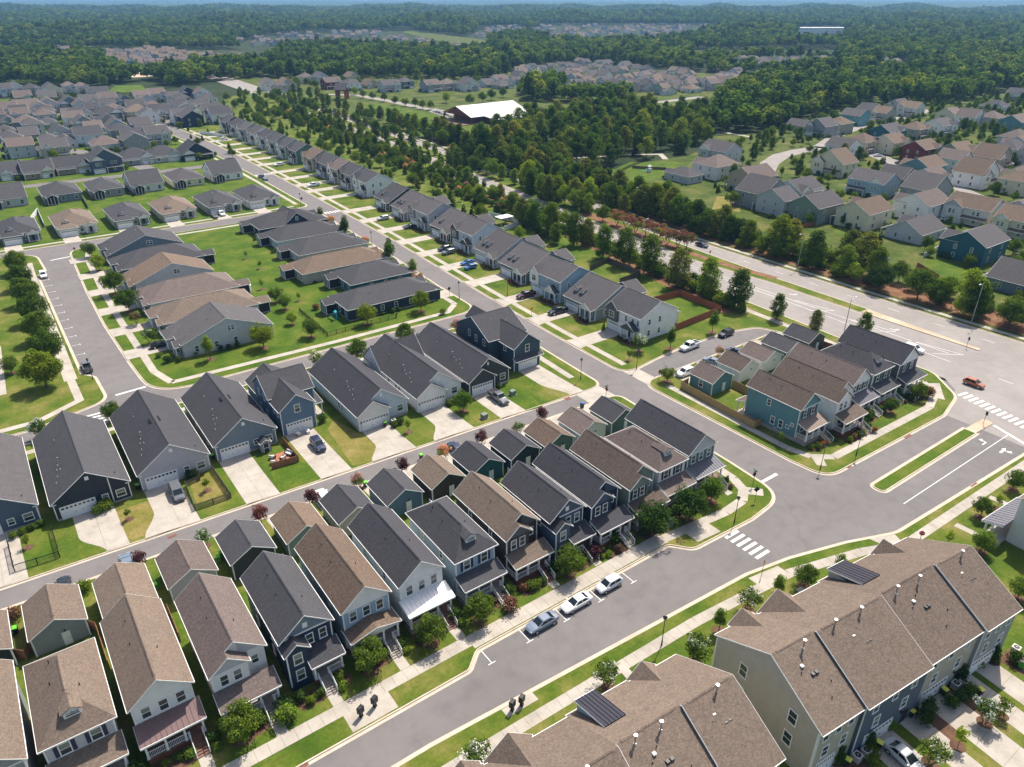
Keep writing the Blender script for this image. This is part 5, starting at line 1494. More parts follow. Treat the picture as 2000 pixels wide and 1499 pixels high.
kind('sapling', 'young_tree', 2.8, [crown_mesh('crown', ell(.55, .75, 1.9, .3), 16, .34, 30, .2, s, G_(m)) for s, m in ((73, 'bright'), (74, 'green'))], [trunk_mesh('trunk', 1.9, .035, 15, 3, .25)])
kind('woods', 'woodland_tree', 14.0, [crown_mesh('crown', lambda r, t: (lambda z, q: ((r.gauss(0, .5) * q, r.gauss(0, .5) * q, z), r.uniform(.7, 1.25)))(4 + 9.6 * t, 4.6 * sin(pi * min(1, (t * .75 + .22))) ** .7), 54, 1.4, 64, .66, s, G_(m)) for s, m in ((81, 'green'), (82, 'forest'), (83, 'olive'), (84, 'dark'), (85, 'forest2'))], [trunk_mesh('trunk', 10, .22, s, 6) for s in (16, 17)])
TREES = {}
def tree(kd, x, y, hgt, label, group=None, wide=1.0, variant=None, z=BASE):
    K = KINDS[kd]
    s = hgt / K['h']
    r = thing(K['name'], label, 'tree', (x, y, z), RND.uniform(0, 6.28), group)
    v = RND.randrange(len(K['crowns'])) if variant is None else variant
    obj('trunk', K['trunks'][RND.randrange(len(K['trunks']))], r, scale=(s, s, s))
    w_ = wide * (1.14 if kd == 'tall' else 1.0)
    obj('crown', K['crowns'][v], r, scale=(s * w_, s * w_, s))
    return r
MASST = []
def far_tree(kd, x, y, hgt, label, group, limit=330.0):
    """single trees near by; past the limit they go into one mass"""
    if hypot(x, y) < limit: return tree(kd, x, y, hgt, label, group)
    MASST.append((kd, x, y, hgt))
SHR = {}
for key, m, rr, rz, n in (('shrub', 'green', .62, .5, 22), ('shrub_dark', 'dark', .62, .55, 22), ('shrub_bright', 'bright', .6, .5, 22), ('shrub_russet', 'russet', .6, .5, 20), ('shrub_plum', 'plum', .6, .5, 20)):
    SHR[key] = [crown_mesh(key, ell(rr * .75, rz * .7, rz * .95, .2), n, .34, 52, .135, 90 + i, G_(m)) for i in range(2)]
def shrub(kd, x, y, size, label, group=None, name=None, z=BASE):
    """size: height in metres"""
    o = obj(name or {'shrub_russet': 'russet_shrub', 'shrub_plum': 'purple_shrub'}.get(kd, 'shrub'), SHR[kd][RND.randrange(2)], None, (x, y, z), RND.uniform(0, 6.28), (size * RND.uniform(.9, 1.15), size * RND.uniform(.9, 1.15), size))
    return tag(o, label, 'shrub', group)
RINGS = []
def T(kd, u, v, hgt, label, group=None, zc=None, **k):
    """tree whose crown centre is seen at (u, v) of the photograph"""
    x, y = G(u, v, hgt * .55 if zc is None else zc)
    if not group and y < 250 and kd != 'plum': RINGS.append((x, y, .55 + hgt * .1))
    return tree(kd, x, y, hgt, label, group, **k)

PG = 'round trees along the parking street'
for i, (u, v, h_) in enumerate([(31, 512, 7.4), (37, 540, 7.6), (47, 569, 8.0), (64, 602, 8.0), (74, 636, 8.2), (88, 676, 8.4), (80, 722, 8.6)]):
    T('ball', u, v, h_ * .92, ('nearest and biggest of the round trees along the parking street' if i == 6 else '%s of the round dark green trees along the parking street, counted from the far end' % ('first', 'second', 'third', 'fourth', 'fifth', 'sixth')[i]), PG, variant=i % 3)
T('round', 17, 712, 4.2, 'small tree on the park lawn beside the curved footpath')
# middle block
for a in [('oval', 625, 417, 5, 'small oval street tree at the far zebra crossing'), ('oval', 672, 443, 8, 'tall oval street tree by the far end of the middle block'), ('oval', 759, 490, 8.6, 'tallest oval street tree beside the brown hip roof'),
          ('oval', 804, 524, 6.4, 'oval street tree beside the dark teal low house'), ('round', 821, 588, 5.6, 'round tree by the front corner of the navy fenced house'), ('round', 716, 614, 5.4, 'round tree inside the black fence near the play slide'),
          ('round', 606, 640, 4.8, 'round tree with mulch ring outside the black fence'), ('round', 511, 655, 6.2, 'green tree at the back corner of the pale grey gabled house'), ('round', 555, 590, 4.2, 'bushy tree in the shared lawn, nearer of a pair'), ('round', 537, 575, 4.4, 'bushy tree in the shared lawn, farther of a pair'),
          ('sapling', 507, 517, 2.6, 'sapling on the shared lawn beside the brown roofed house'), ('sapling', 511, 555, 3.0, 'sapling on the shared lawn near the pair of bushy trees'), ('sapling', 583, 580, 2.4, 'sapling with dark mulch ring on the shared lawn'), ('round', 569, 622, 3.2, 'low round tree by the patio of the pale grey gabled house'),
          ('sapling', 480, 498, 2.6, 'sapling by the white tent on the shared lawn'),
          ('round', 220, 551, 6.8, 'big green tree in front of the off white hip roofed house'), ('round', 247, 585, 6.4, 'big green tree in front of the lavender house'), ('round', 172, 487, 5.0, 'round tree at the head of the parking street'), ('round', 190, 512, 5.0, 'loose green tree second from the head of the parking street'),
          ('oval', 406, 677, 6.2, 'oval tree against the wall of the pale grey gabled house'), ('crape_white', 292, 656, 4.0, 'white flowering tree in the front yard of the grey gabled house'), ('crape_red', 264, 624, 3.0, 'small red flowering tree in front of the lavender house'),
          ('crape_pink', 646, 431, 4.0, 'flowering tree at the navy cross gabled house'), ('crape_pink', 713, 472, 4.0, 'flowering tree at the pale grey low house'), ('crape_white', 764, 514, 3.6, 'white flowering tree at the brown hip roofed house'), ('crape_pink', 816, 545, 4.2, 'flowering tree at the corner of the dark teal low house'),
          # behind the alley row
          ('round', 790, 652, 5.2, 'green tree behind the ridge of the charcoal house'), ('round', 697, 684, 5.4, 'green tree between the pale grey and the white alley house'), ('crape_white', 617, 702, 4.2, 'pale flowering tree behind the blue two storey house'), ('crape_pink', 892, 637, 3.8, 'flowering tree by the navy corner house'),
          ('crape_white', 75, 838, 4.0, 'pale flowering tree between the first two alley houses'), ('round', 216, 804, 4.2, 'green tree behind the gap of the dark and the lavender house'), ('round', 904, 784, 4.4, 'small green tree on the lawn left of the charcoal garage wing'),
          ('sapling', 797, 832, 2.8, 'sapling on the lawn left of the white alley house'), ('sapling', 402, 946, 2.6, 'sapling inside the picket fence patch'), ('sapling', 249, 1004, 2.2, 'thin sapling on the dry lawn of the dark house'), ('sapling', 50, 1058, 2.4, 'sapling in the wire fenced lawn'),
          # alley flowering trees
          ('plum', 940, 858, 3.4, 'purple leaved tree behind the dark teal garage'), ('crape_pink', 866, 884, 3.2, 'pink flowering tree behind the brown garage'), ('plum', 786, 911, 3.4, 'purple leaved tree behind the blue garage'), ('crape_pink', 698, 940, 3.2, 'pink flowering tree behind the beige garage'),
          ('plum', 610, 972, 3.4, 'purple leaved tree behind the grey green garage'), ('plum', 508, 1006, 3.6, 'purple leaved tree behind the black walled garage'), ('plum', 272, 1094, 3.0, 'purple leaved tree behind the tan joined garage'), ('crape_white', 397, 1051, 3.0, 'white flowering tree behind the pale grey garage'),
          ('plum', 1060, 810, 3.4, 'purple leaved tree behind the green garage near the alley mouth'), ('crape_white', 1012, 838, 2.8, 'white flowering tree between the navy and the green garage'),
          # front yards
          ('round', 471, 1412, 5.0, 'bushy green tree in front of the white house with stepped gables'), ('round', 722, 1282, 4.8, 'bushy green tree in front of the grey blue house'), ('round', 842, 1232, 4.4, 'bushy green tree in front of the white metal porch'),
          ('round', 937, 1190, 4.4, 'round green tree in a ring bed before the light blue house'), ('round', 1112, 1096, 4.8, 'green tree before the slate blue house'), ('big', 1275, 1012, 6.0, 'large green tree before the sage house'), ('big', 1350, 984, 6.0, 'large green tree before the white house with black shutters'),
          ('round', 1392, 957, 4.6, 'green tree before the slate metal porch'), ('plum', 1652, 828, 3.6, 'purple leaved tree before the white house beside the teal house'), ('round', 1742, 792, 3.2, 'light green tree before the green hip roofed house'), ('round', 1795, 764, 3.8, 'green tree at the wide corner porch by the boulevard'),
          ('sapling', 1525, 856, 2.8, 'small tree in a mulch ring beside the teal wall'), ('round', 1305, 731, 3.6, 'small tree at the corner of the parking court'), ('crape_pink', 1406, 687, 2.8, 'flowering tree beside the cars of the parking court'),
          ('oval', 1311, 660, 5.4, 'oval tree beside the white two storey corner house'), ('oval', 1394, 627, 6.0, 'oval tree above the white pickup'), ('crape_white', 1249, 670, 4.2, 'white flowering tree at the porch of the white corner house'), ('sapling', 1229, 694, 2.6, 'sapling on the lawn before the white corner house'),
          # town houses
          ('crape_white', 1187, 1318, 4.0, 'white flowering tree beside the street of the lower terrace'), ('crape_white', 1360, 1270, 4.4, 'white flowering tree between the two terraces'), ('crape_white', 1465, 1172, 3.8, 'white flowering tree near the zebra crossing'), ('crape_white', 932, 1478, 4.0, 'white flowering tree at the lower picture edge'),
          ('oval', 1408, 1210, 4.0, 'dense dark shrub tree beside the upper terrace'), ('round', 1575, 1124, 3.6, 'round tree beside the peaked roofs of the upper terrace'), ('oval', 1642, 1100, 3.8, 'dense upright tree beside the upper terrace'), ('oval', 1524, 1143, 3.8, 'small dark upright tree in a mulch ring by the terrace walk'),
          ('round', 1921, 992, 3.6, 'open small tree in a mulch ring beside the stepped walk'), ('sapling', 1854, 1052, 2.8, 'sapling in a mulch ring by the stop sign'), ('round', 1922, 1058, 3.8, 'small tree near the blue metal porch'), ('round', 1985, 938, 3.8, 'small tree on the lawn at the right picture edge'), ('sapling', 1953, 980, 2.8, 'sapling between the two stepped walks'),
          ('round', 1995, 1150, 3.6, 'tree in a mulch ring beside the end of the upper terrace'), ('crape_white', 1932, 1392, 3.4, 'white flowering tree between the terrace driveways'), ('crape_white', 1825, 1470, 3.6, 'white flowering tree beside the silver car'), ('sapling', 1963, 1380, 3.0, 'dark upright sapling between the driveways'), ('sapling', 1878, 1440, 3.0, 'dark upright sapling beside the flowering tree of the driveways'),
          ('narrow', 1948, 1270, 3.6, 'narrow evergreen at the far garage of the terrace'), ('narrow', 1885, 1310, 3.6, 'narrow evergreen beside the second garage of the terrace'), ('narrow', 1702, 1440, 3.6, 'narrow evergreen beside the near garage of the terrace'), ('narrow', 1645, 1470, 3.4, 'narrow evergreen by the lower bins'), ('narrow', 1420, 935, 2.4, 'narrow evergreen beside the slate metal porch'), ('narrow', 1179, 636, 2.6, 'narrow evergreen between the driveways of the white corner house'),
          ]:
    T(*a)
# boulevard, near side
BG = 'tall trees between the houses and the boulevard'
for i, (u, v, h_) in enumerate([(1447, 562, 10.5), (1386, 540, 11), (1327, 522, 11.5), (1272, 495, 12), (1222, 480, 11.5), (1180, 470, 11), (1148, 452, 9), (1122, 446, 11), (1077, 428, 12), (1046, 420, 10), (1020, 412, 10), (1085, 455, 7), (1000, 398, 9)]):
    T('tall', u, v, h_, 'tall green tree on the near side of the boulevard, %s from the parking court end' % ('first second third fourth fifth sixth seventh eighth ninth tenth eleventh twelfth thirteenth'.split()[i]), BG, variant=i % 4)
for u, v, h_, lb in ((1521, 598, 7, 'young open tree on the boulevard verge beside the parking court'), (1595, 628, 6.4, 'young open tree behind the slate roofed garage'), (1690, 634, 6.6, 'young open tree behind the ridge of the dark boulevard house'), (1140, 395, 7, 'bare topped thin tree in the boulevard median')):
    T('tall', u, v, h_, lb, wide=.85)
CG = 'red flowering trees in the boulevard median'
for i, (u, v) in enumerate([(1205, 426), (1225, 434), (1242, 440), (1262, 446), (1285, 452), (1303, 463), (1325, 466), (1342, 470)]):
    T('crape_red', u, v, 5.4, 'red flowering tree in the boulevard median, %s from the far end of the red row' % ('first second third fourth fifth sixth seventh eighth'.split()[i]), CG, wide=1.15, variant=i % 2)
T('round', 1178, 416, 6, 'yellow green tree at the far end of the red flowering row')
# boulevard, far side: dense planting on pine straw
EG = 'trees of the planted bank beyond the boulevard'
rr = random.Random(5)
ns = 0
for y in range(40, 400, 6):
    xe = interp(BE, y)
    for j in range(3):
        x, yy = xe + 6.5 + j * 4.0 + rr.uniform(-1.5, 2.2), y + rr.uniform(-3, 3)
        if rr.random() < .12: continue
        kd = rr.choice(('tall', 'round', 'big', 'tall', 'conifer', 'round'))
        tree(kd, x, yy, {'tall': rr.uniform(8.5, 13), 'round': rr.uniform(4, 7), 'big': rr.uniform(7, 10), 'conifer': rr.uniform(4, 7.5)}[kd], '%s of the planted bank beyond the boulevard, %s' % ({'tall': 'tall tree', 'round': 'small round tree', 'big': 'broad tree', 'conifer': 'dark conifer'}[kd], 'by the junction' if y < 80 else 'opposite the corner block' if y < 115 else 'opposite the red fenced lawn' if y < 160 else 'behind the red flowering trees' if y < 215 else 'towards the wood'), EG)
BGG = 'mixed trees along the near side of the boulevard beyond the crossing houses'
for y in range(200, 560, 6):
    xw = interp(BW, y)
    for dx in (-5.5, -11, -17):
        if rr.random() < .1: continue
        kd = rr.choice(('round', 'round', 'tall', 'conifer', 'crape_pink', 'oval'))
        far_tree(kd, xw + dx + rr.uniform(-2, 2), y + rr.uniform(-3, 3), {'tall': rr.uniform(6.5, 9), 'round': rr.uniform(4, 6.5), 'conifer': rr.uniform(3.5, 6), 'crape_pink': 3.6, 'oval': rr.uniform(4.5, 6.5)}[kd], 'mixed tree in the planted strip between the main street houses and the boulevard', BGG, 330)
MGG = 'trees of the boulevard median'
for y in range(212, 640, 8):
    if rr.random() < .15: continue
    xm = (interp(MW, y) + interp(ME, y)) / 2
    tree(rr.choice(('round', 'tall', 'tall')), xm + rr.uniform(-1.5, 1.5), y + rr.uniform(-3, 3), rr.uniform(5, 8.5), 'green tree in the boulevard median beyond the red flowering row', MGG)
KG = 'dark conical evergreens along the boulevard'
for i, (zx, zy) in enumerate([(1240, 1140), (1285, 1170), (1345, 1200), (1440, 1220), (1510, 1230), (1560, 1260), (1605, 1280), (1665, 1310), (680, 960), (610, 940), (575, 905), (490, 920)]):
    T('conifer', 500 + zx / 4, zy / 4, 8.0, 'dark conical evergreen along the boulevard, %s' % (('%s in the row of eight before the park lawn' % 'first second third fourth fifth sixth seventh eighth'.split()[i]) if i < 8 else '%s of the group near the red gate tower' % 'first second third fourth'.split()[i - 8]), KG)
LG = 'trees on the park lawn edge'
for i, (zx, zy, h_) in enumerate([(810, 980, 9), (940, 1010, 10), (1010, 1040, 9), (1320, 990, 11), (1240, 960, 11), (1185, 950, 10), (1130, 950, 9.5), (1080, 930, 9), (1040, 900, 9.5), (970, 880, 9), (900, 870, 9), (820, 840, 8), (700, 830, 9), (640, 800, 9), (560, 780, 9), (480, 720, 9), (420, 720, 9), (340, 720, 9), (290, 690, 8), (520, 770, 8)]):
    T('tall', 500 + zx / 4, zy / 4, h_, 'tree along the edge of the park lawn beside the boulevard', LG)
RG_ = 'small street trees of the park road'
for i, (zx, zy) in enumerate([(770, 710), (835, 735), (910, 750), (1000, 760), (1085, 785), (1165, 795), (1245, 800), (1300, 815), (1365, 820), (1485, 760), (1670, 780), (1770, 760), (1840, 740), (1930, 720)]):
    T('round', 500 + zx / 4, zy / 4, 6.5 if i < 9 else 8, 'small round tree of the park road, %s from the red gate tower' % 'first second third fourth fifth sixth seventh eighth ninth tenth eleventh twelfth thirteenth fourteenth'.split()[i], RG_)
# woods between the park and the houses beyond the boulevard
def inside(p, poly):
    x, y = p; c = False
    for i in range(len(poly)):
        (x1, y1), (x2, y2) = poly[i - 1], poly[i]
        if (y1 > y) != (y2 > y) and x < (x2 - x1) * (y - y1) / (y2 - y1) + x1: c = not c
    return c
def scatter(poly_px, step, rng, jit=.42):
    """jittered grid of spots inside an outline traced on the ground of the photograph"""
    P = [G(u, v) for u, v in poly_px]
    xs, ys = [p[0] for p in P], [p[1] for p in P]
    out = []
    y = min(ys)
    while y < max(ys):
        x = min(xs)
        while x < max(xs):
            q = (x + rng.uniform(-jit, jit) * step, y + rng.uniform(-jit, jit) * step)
            if inside(q, P): out.append(q)
            x += step
        y += step
    return out
WGp = 'trees of the wood beside the park'
for x, y in scatter([(905, 322), (930, 280), (985, 262), (1000, 245), (1060, 240), (1235, 215), (1290, 232), (1380, 236), (1385, 285), (1345, 300), (1260, 315), (1190, 330), (1140, 345), (1000, 345)], 10.6, rr):
    if rr.random() < .24: tree('conifer', x, y, rr.uniform(8, 13), 'pointed conifer in the wood beside the park', 'conifers of the wood beside the park', 1.1)
    else: tree('woods', x, y, rr.uniform(9.5, 16.5), 'woodland tree in the wood beside the park', WGp)
for x, y in scatter([(1010, 395), (1030, 350), (1150, 352), (1180, 395), (1260, 425), (1230, 440), (1100, 400)], 8.5, rr):
    tree('tall', x, y, rr.uniform(8, 12), 'tree between the boulevard and the fenced lawns beside the wood', 'trees between the boulevard and the wood')

# ------------------------------------------------------------------ houses of the farther neighbourhoods
ORD = 'first second third fourth fifth sixth seventh eighth ninth tenth eleventh twelfth thirteenth fourteenth fifteenth sixteenth seventeenth eighteenth'.split()
RN = {'char': 'charcoal', 'slate': 'slate', 'grey': 'grey', 'tan': 'tan', 'brown': 'brown', 'mauve': 'mauve brown', 'wood': 'weathered brown'}
WN = dict(white='white', offwhite='off white', cream='cream', beige='beige', tan='tan', lgrey='pale grey', lav='lavender grey', grey='grey', dgrey='dark grey', char='charcoal',
          navy='navy', dnavy='dark navy', slate='slate blue', blue='blue', lblue='light blue', pblue='pale blue', teal='teal', dteal='dark teal', sage='sage green', green='dark green',
          mint='mint green', umber='dark brown', maroon='maroon', bluegrey='blue grey', aqua='aqua')
HC = []
def sub(label, X, Y, face, w, d, roof, wall, st, var, group, turn=0.0):
    h = House('house', label, 'house', X, Y, face, group, turn, False)
    hw = w / 2
    fa = FACE[face] + turn
    HC.append((X - sin(fa) * d / 2, Y + cos(fa) * d / 2))
    ze = {1: 3.4, 2: 6.1}[st]
    wm, rm = WALL(wall), ROOF[roof]
    if var % 4 == 3:
        rise = min(hw, d / 2) * .55
        h.walls(-hw, hw, 0, d, 0, ze, wm); h.hip(-hw, hw, 0, d, ze, rise, rm, .4)
    elif var % 2 == 0:
        rise = d / 2 * .56
        h.walls(-hw, hw, 0, d, 0, ze, wm, rise, 'x'); h.gable(-hw, hw, 0, d, ze, rise, 'x', rm, .4, oe=.3)
    else:
        rise = hw * .66
        h.walls(-hw, hw, 0, d, 0, ze, wm, rise, 'y'); h.gable(-hw, hw, 0, d, ze, rise, 'y', rm, .4, oe=.3)
    bw = w * .42
    bx = -hw + bw / 2 + .2 if var < 2 else hw - bw / 2 - .2
    bc = WALL('white' if wall not in ('white', 'offwhite') else 'lgrey', True)
    h.walls(bx - bw / 2, bx + bw / 2, -1.2, 2, 0, ze - .2, wm, bw * .34, 'y', 'bay'); h.gable(bx - bw / 2, bx + bw / 2, -1.2, 4, ze - .2, bw * .34, 'y', rm, .3, name='bay_roof')
    h.part('gable_panel', MB().extrude([(bx - bw / 2 + .05, ze - .15), (bx + bw / 2 - .05, ze - .15), (bx, ze + bw * .3)], -1.26, -1.205, 'y'), bc)
    h.garage('S', bx, -1.2, min(4.6, bw - .8), 2.1)
    px0, px1 = (bx + bw / 2 + .1, hw) if var < 2 else (-hw, bx - bw / 2 - .1)
    h.shed(px0, px1, -.004, -1.9, 3.3, 2.7, rm)
    for x in (px0 + .3, px1 - .3): h.column(x, -1.7, 0, 2.6, .12)
    if st == 2:
        h.win('S', bx - .7, -1.2, 3.5, .8, 1.4); h.win('S', bx + .7, -1.2, 3.5, .8, 1.4); h.win('S', (px0 + px1) / 2 - .8, 0, 3.7, .8, 1.3); h.win('S', (px0 + px1) / 2 + .8, 0, 3.7, .8, 1.3)
    h.win('S', (px0 + px1) / 2, 0, .9, 1.0, 1.4)
    for z in (1.0, 3.7)[:st]:
        for y in (d * .3, d * .7): h.win('W', y, -hw, z, .8, 1.3); h.win('E', y, hw, z, .8, 1.3)
        for x in (-hw * .5, hw * .5): h.win('N', x, d, z, 1.0, 1.3)
    return h
def pxm(u, v, z=4.0):
    a, b_ = G(u, v, z), G(u + 4, v, z)
    return hypot(a[0] - b_[0], a[1] - b_[1]) / 4
def rowof(spec, ox, oy, group, where, face='S', depth=12.0):
    """spec: (x0, x1, y centre of the roof) in four-fold enlarged picture pixels, storeys, roof, wall[, face]"""
    for i, s in enumerate(spec):
        x0, x1, yc, st, roof, wall = s[:6]
        fc = s[6] if len(s) > 6 else face
        u, v = ox + (x0 + x1) / 8, oy + yc / 4
        zc = 4.5 if st == 1 else 7.0
        X, Y = G(u, v, zc)
        wpx = (x1 - x0) / 4 * pxm(u, v, zc)
        w = max(9.5, min(16, wpx * .94 - 1))
        d = depth + 1.5
        if fc in 'SN': Y += (-d / 2 if fc == 'S' else d / 2)
        else: X += (-d / 2 if fc == 'W' else d / 2)
        lb = '%s %s house, %s roof, %s %s' % (WN[wall], {1: 'low', 2: 'tall'}[st], RN[roof], ORD[i % len(ORD)], where)
        sub(lb, X, Y, fc, w, d, roof, wall, st, RND.randrange(4), group)
NWG = 'houses of the dense neighbourhood at the upper left'
rowof([(0, 150, 1310, 1, 'char', 'lgrey'), (160, 400, 1300, 1, 'char', 'tan'), (415, 690, 1265, 1, 'char', 'tan'), (675, 930, 1215, 2, 'char', 'slate'), (905, 1190, 1200, 1, 'char', 'lgrey'), (1125, 1400, 1180, 1, 'char', 'white'), (1380, 1640, 1165, 1, 'slate', 'navy')], 0, 0, NWG, 'in the row facing the screened porches')
rowof([(0, 130, 1040, 1, 'grey', 'lgrey', 'N'), (150, 290, 1030, 1, 'grey', 'bluegrey', 'N'), (295, 450, 1065, 1, 'grey', 'offwhite', 'N'), (425, 590, 1085, 1, 'grey', 'lgrey', 'N'), (565, 790, 1030, 2, 'char', 'pblue', 'N'), (700, 930, 1100, 1, 'mauve', 'offwhite', 'N'), (890, 1220, 1040, 1, 'char', 'beige', 'N')], 0, 0, NWG, 'along the diagonal street')
rowof([(0, 120, 930, 1, 'grey', 'grey'), (130, 290, 930, 1, 'char', 'bluegrey'), (290, 440, 940, 1, 'grey', 'lgrey'), (470, 735, 870, 2, 'char', 'offwhite'), (790, 1000, 975, 1, 'grey', 'lblue'), (715, 945, 865, 2, 'char', 'slate'), (970, 1170, 850, 2, 'tan', 'beige'), (1175, 1400, 840, 2, 'char', 'white'), (1370, 1560, 850, 2, 'char', 'cream'), (1560, 1730, 840, 1, 'grey', 'lgrey')], 0, 0, NWG, 'in the row before the small green')
rowof([(0, 130, 830, 2, 'mauve', 'white'), (105, 300, 810, 2, 'mauve', 'cream'), (285, 450, 800, 2, 'tan', 'lgrey'), (450, 620, 790, 2, 'grey', 'bluegrey'), (615, 760, 770, 2, 'grey', 'white'), (765, 905, 750, 2, 'mauve', 'mint'), (895, 1030, 770, 1, 'char', 'bluegrey'), (1030, 1160, 740, 2, 'mauve', 'aqua'), (1150, 1285, 720, 2, 'mauve', 'offwhite'), (1280, 1400, 745, 1, 'grey', 'lgrey'), (1385, 1520, 710, 2, 'char', 'navy'), (1505, 1640, 715, 2, 'mauve', 'white')], 0, 0, NWG, 'in the last but one row')
rowof([(0, 80, 680, 2, 'grey', 'pblue'), (40, 175, 670, 2, 'char', 'offwhite'), (175, 300, 675, 2, 'char', 'grey'), (300, 480, 690, 2, 'grey', 'cream'), (480, 580, 655, 2, 'mauve', 'white'), (580, 680, 660, 2, 'mauve', 'white'), (655, 850, 705, 1, 'char', 'grey'), (100, 240, 735, 1, 'mauve', 'lgrey'), (290, 430, 735, 1, 'grey', 'beige')], 0, 0, NWG, 'in the last row before the wood')
big_navy = sub('big navy two storey house with white windows at the bend of the main street', 117.5, 528, 'W', 14, 13, 'grey', 'navy', 2, 0, NWG); sub('white two storey house behind the big navy one at the bend', 136, 530, 'W', 13, 14, 'char', 'white', 2, 1, NWG)

RGp = 'houses of the neighbourhood beyond the boulevard'
rowof([(0, 170, 20, 2, 'grey', 'lgrey', 'N'), (180, 590, 65, 2, 'grey', 'sage', 'N'), (540, 985, 110, 2, 'brown', 'cream', 'N'), (885, 1440, 255, 1, 'grey', 'lgrey', 'N'), (1390, 1890, 345, 2, 'grey', 'dteal', 'N'), (1780, 2200, 640, 1, 'grey', 'bluegrey', 'N')], 1500, 375, RGp, 'of the gardens facing the boulevard', 'N', 11)
rowof([(1010, 1430, 50, 2, 'mauve', 'white', 'N'), (1400, 1850, 85, 2, 'brown', 'offwhite', 'W'), (1830, 2150, 180, 2, 'brown', 'cream', 'W')], 1500, 375, RGp, 'in the second row beyond the boulevard', 'W', 11)
rowof([(0, 480, 1440, 1, 'grey', 'pblue', 'S'), (620, 1050, 1385, 2, 'grey', 'lblue', 'W'), (1040, 1450, 1440, 2, 'grey', 'grey', 'N'), (1470, 1790, 1320, 2, 'brown', 'white', 'S'), (1075, 1380, 1270, 2, 'brown', 'teal', 'N'), (1850, 2100, 1380, 2, 'brown', 'cream', 'S')], 1500, 0, RGp, 'in the third row beyond the boulevard', 'S', 11)
rowof([(340, 720, 1240, 2, 'brown', 'cream', 'W'), (480, 715, 1120, 2, 'grey', 'white', 'E'), (630, 850, 1080, 2, 'brown', 'cream', 'S'), (835, 1080, 1085, 2, 'brown', 'cream', 'S'), (1070, 1330, 1135, 2, 'brown', 'maroon', 'S'), (1340, 1620, 1155, 2, 'brown', 'sage', 'S'), (1610, 1890, 1200, 2, 'brown', 'tan', 'S'), (1750, 2050, 1130, 2, 'grey', 'lgrey', 'S')], 1500, 0, RGp, 'in the row by the curved road', 'S', 11)
rowof([(200, 300, 960, 1, 'grey', 'lgrey', 'S'), (335, 520, 965, 2, 'grey', 'grey', 'W'), (470, 650, 945, 2, 'brown', 'beige', 'W'), (590, 780, 885, 2, 'grey', 'aqua', 'E'), (720, 880, 840, 2, 'char', 'beige', 'E'), (840, 980, 865, 2, 'brown', 'beige', 'W'), (970, 1080, 800, 2, 'grey', 'lgrey', 'W'), (1040, 1210, 825, 2, 'brown', 'offwhite', 'W'), (1000, 1060, 760, 1, 'grey', 'grey', 'W')], 1500, 0, RGp, 'on the lane that climbs to the dark wood', 'S', 11)
rowof([(800, 1070, 1005, 2, 'grey', 'dteal', 'S'), (1050, 1250, 985, 2, 'brown', 'beige', 'S'), (1205, 1480, 960, 2, 'grey', 'white', 'S'), (1340, 1510, 875, 2, 'mauve', 'cream', 'S'), (1490, 1670, 895, 2, 'mauve', 'white', 'N'), (1660, 1840, 900, 2, 'mauve', 'lgrey', 'N'), (1830, 2050, 930, 2, 'mauve', 'teal', 'N'), (1690, 1880, 810, 1, 'char', 'white', 'W'), (1850, 2100, 720, 2, 'char', 'white', 'W'), (1810, 2080, 1050, 2, 'mauve', 'lgrey', 'S')], 1500, 0, RGp, 'in the rows below the dark wood', 'S', 11)
rowof([(1430, 1840, 1150, 2, 'grey', 'lgrey', 'W'), (1430, 1780, 1260, 2, 'mauve', 'offwhite', 'N'), (1690, 2080, 1350, 2, 'mauve', 'tan', 'N'), (1270, 1430, 1335, 1, 'grey', 'lgrey', 'N'), (1760, 2160, 1465, 2, 'grey', 'grey', 'N')], 1000, 0, RGp, 'of the cluster beside the fenced lawns', 'W', 12)
RH = 'houses of the row behind the park'
rowof([(30, 150, 640, 2, 'mauve', 'offwhite'), (150, 310, 650, 2, 'tan', 'beige'), (330, 440, 590, 2, 'mauve', 'cream'), (440, 555, 590, 2, 'grey', 'lgrey'), (510, 660, 630, 2, 'mauve', 'maroon'), (660, 815, 640, 2, 'grey', 'white', 'E'), (685, 800, 590, 2, 'brown', 'beige'), (830, 950, 645, 1, 'brown', 'tan'), (955, 1120, 650, 2, 'grey', 'lgrey'), (1105, 1215, 625, 2, 'grey', 'slate'), (1290, 1430, 650, 2, 'mauve', 'grey'), (1425, 1560, 640, 2, 'mauve', 'beige'), (1560, 1750, 645, 2, 'grey', 'offwhite'), (1745, 1850, 640, 1, 'grey', 'lgrey'), (1835, 1960, 610, 2, 'mauve', 'offwhite'), (1840, 1940, 520, 2, 'grey', 'white'), (1850, 2000, 650, 1, 'grey', 'grey')], 500, 0, RH, 'in the row behind the park', 'S', 12)

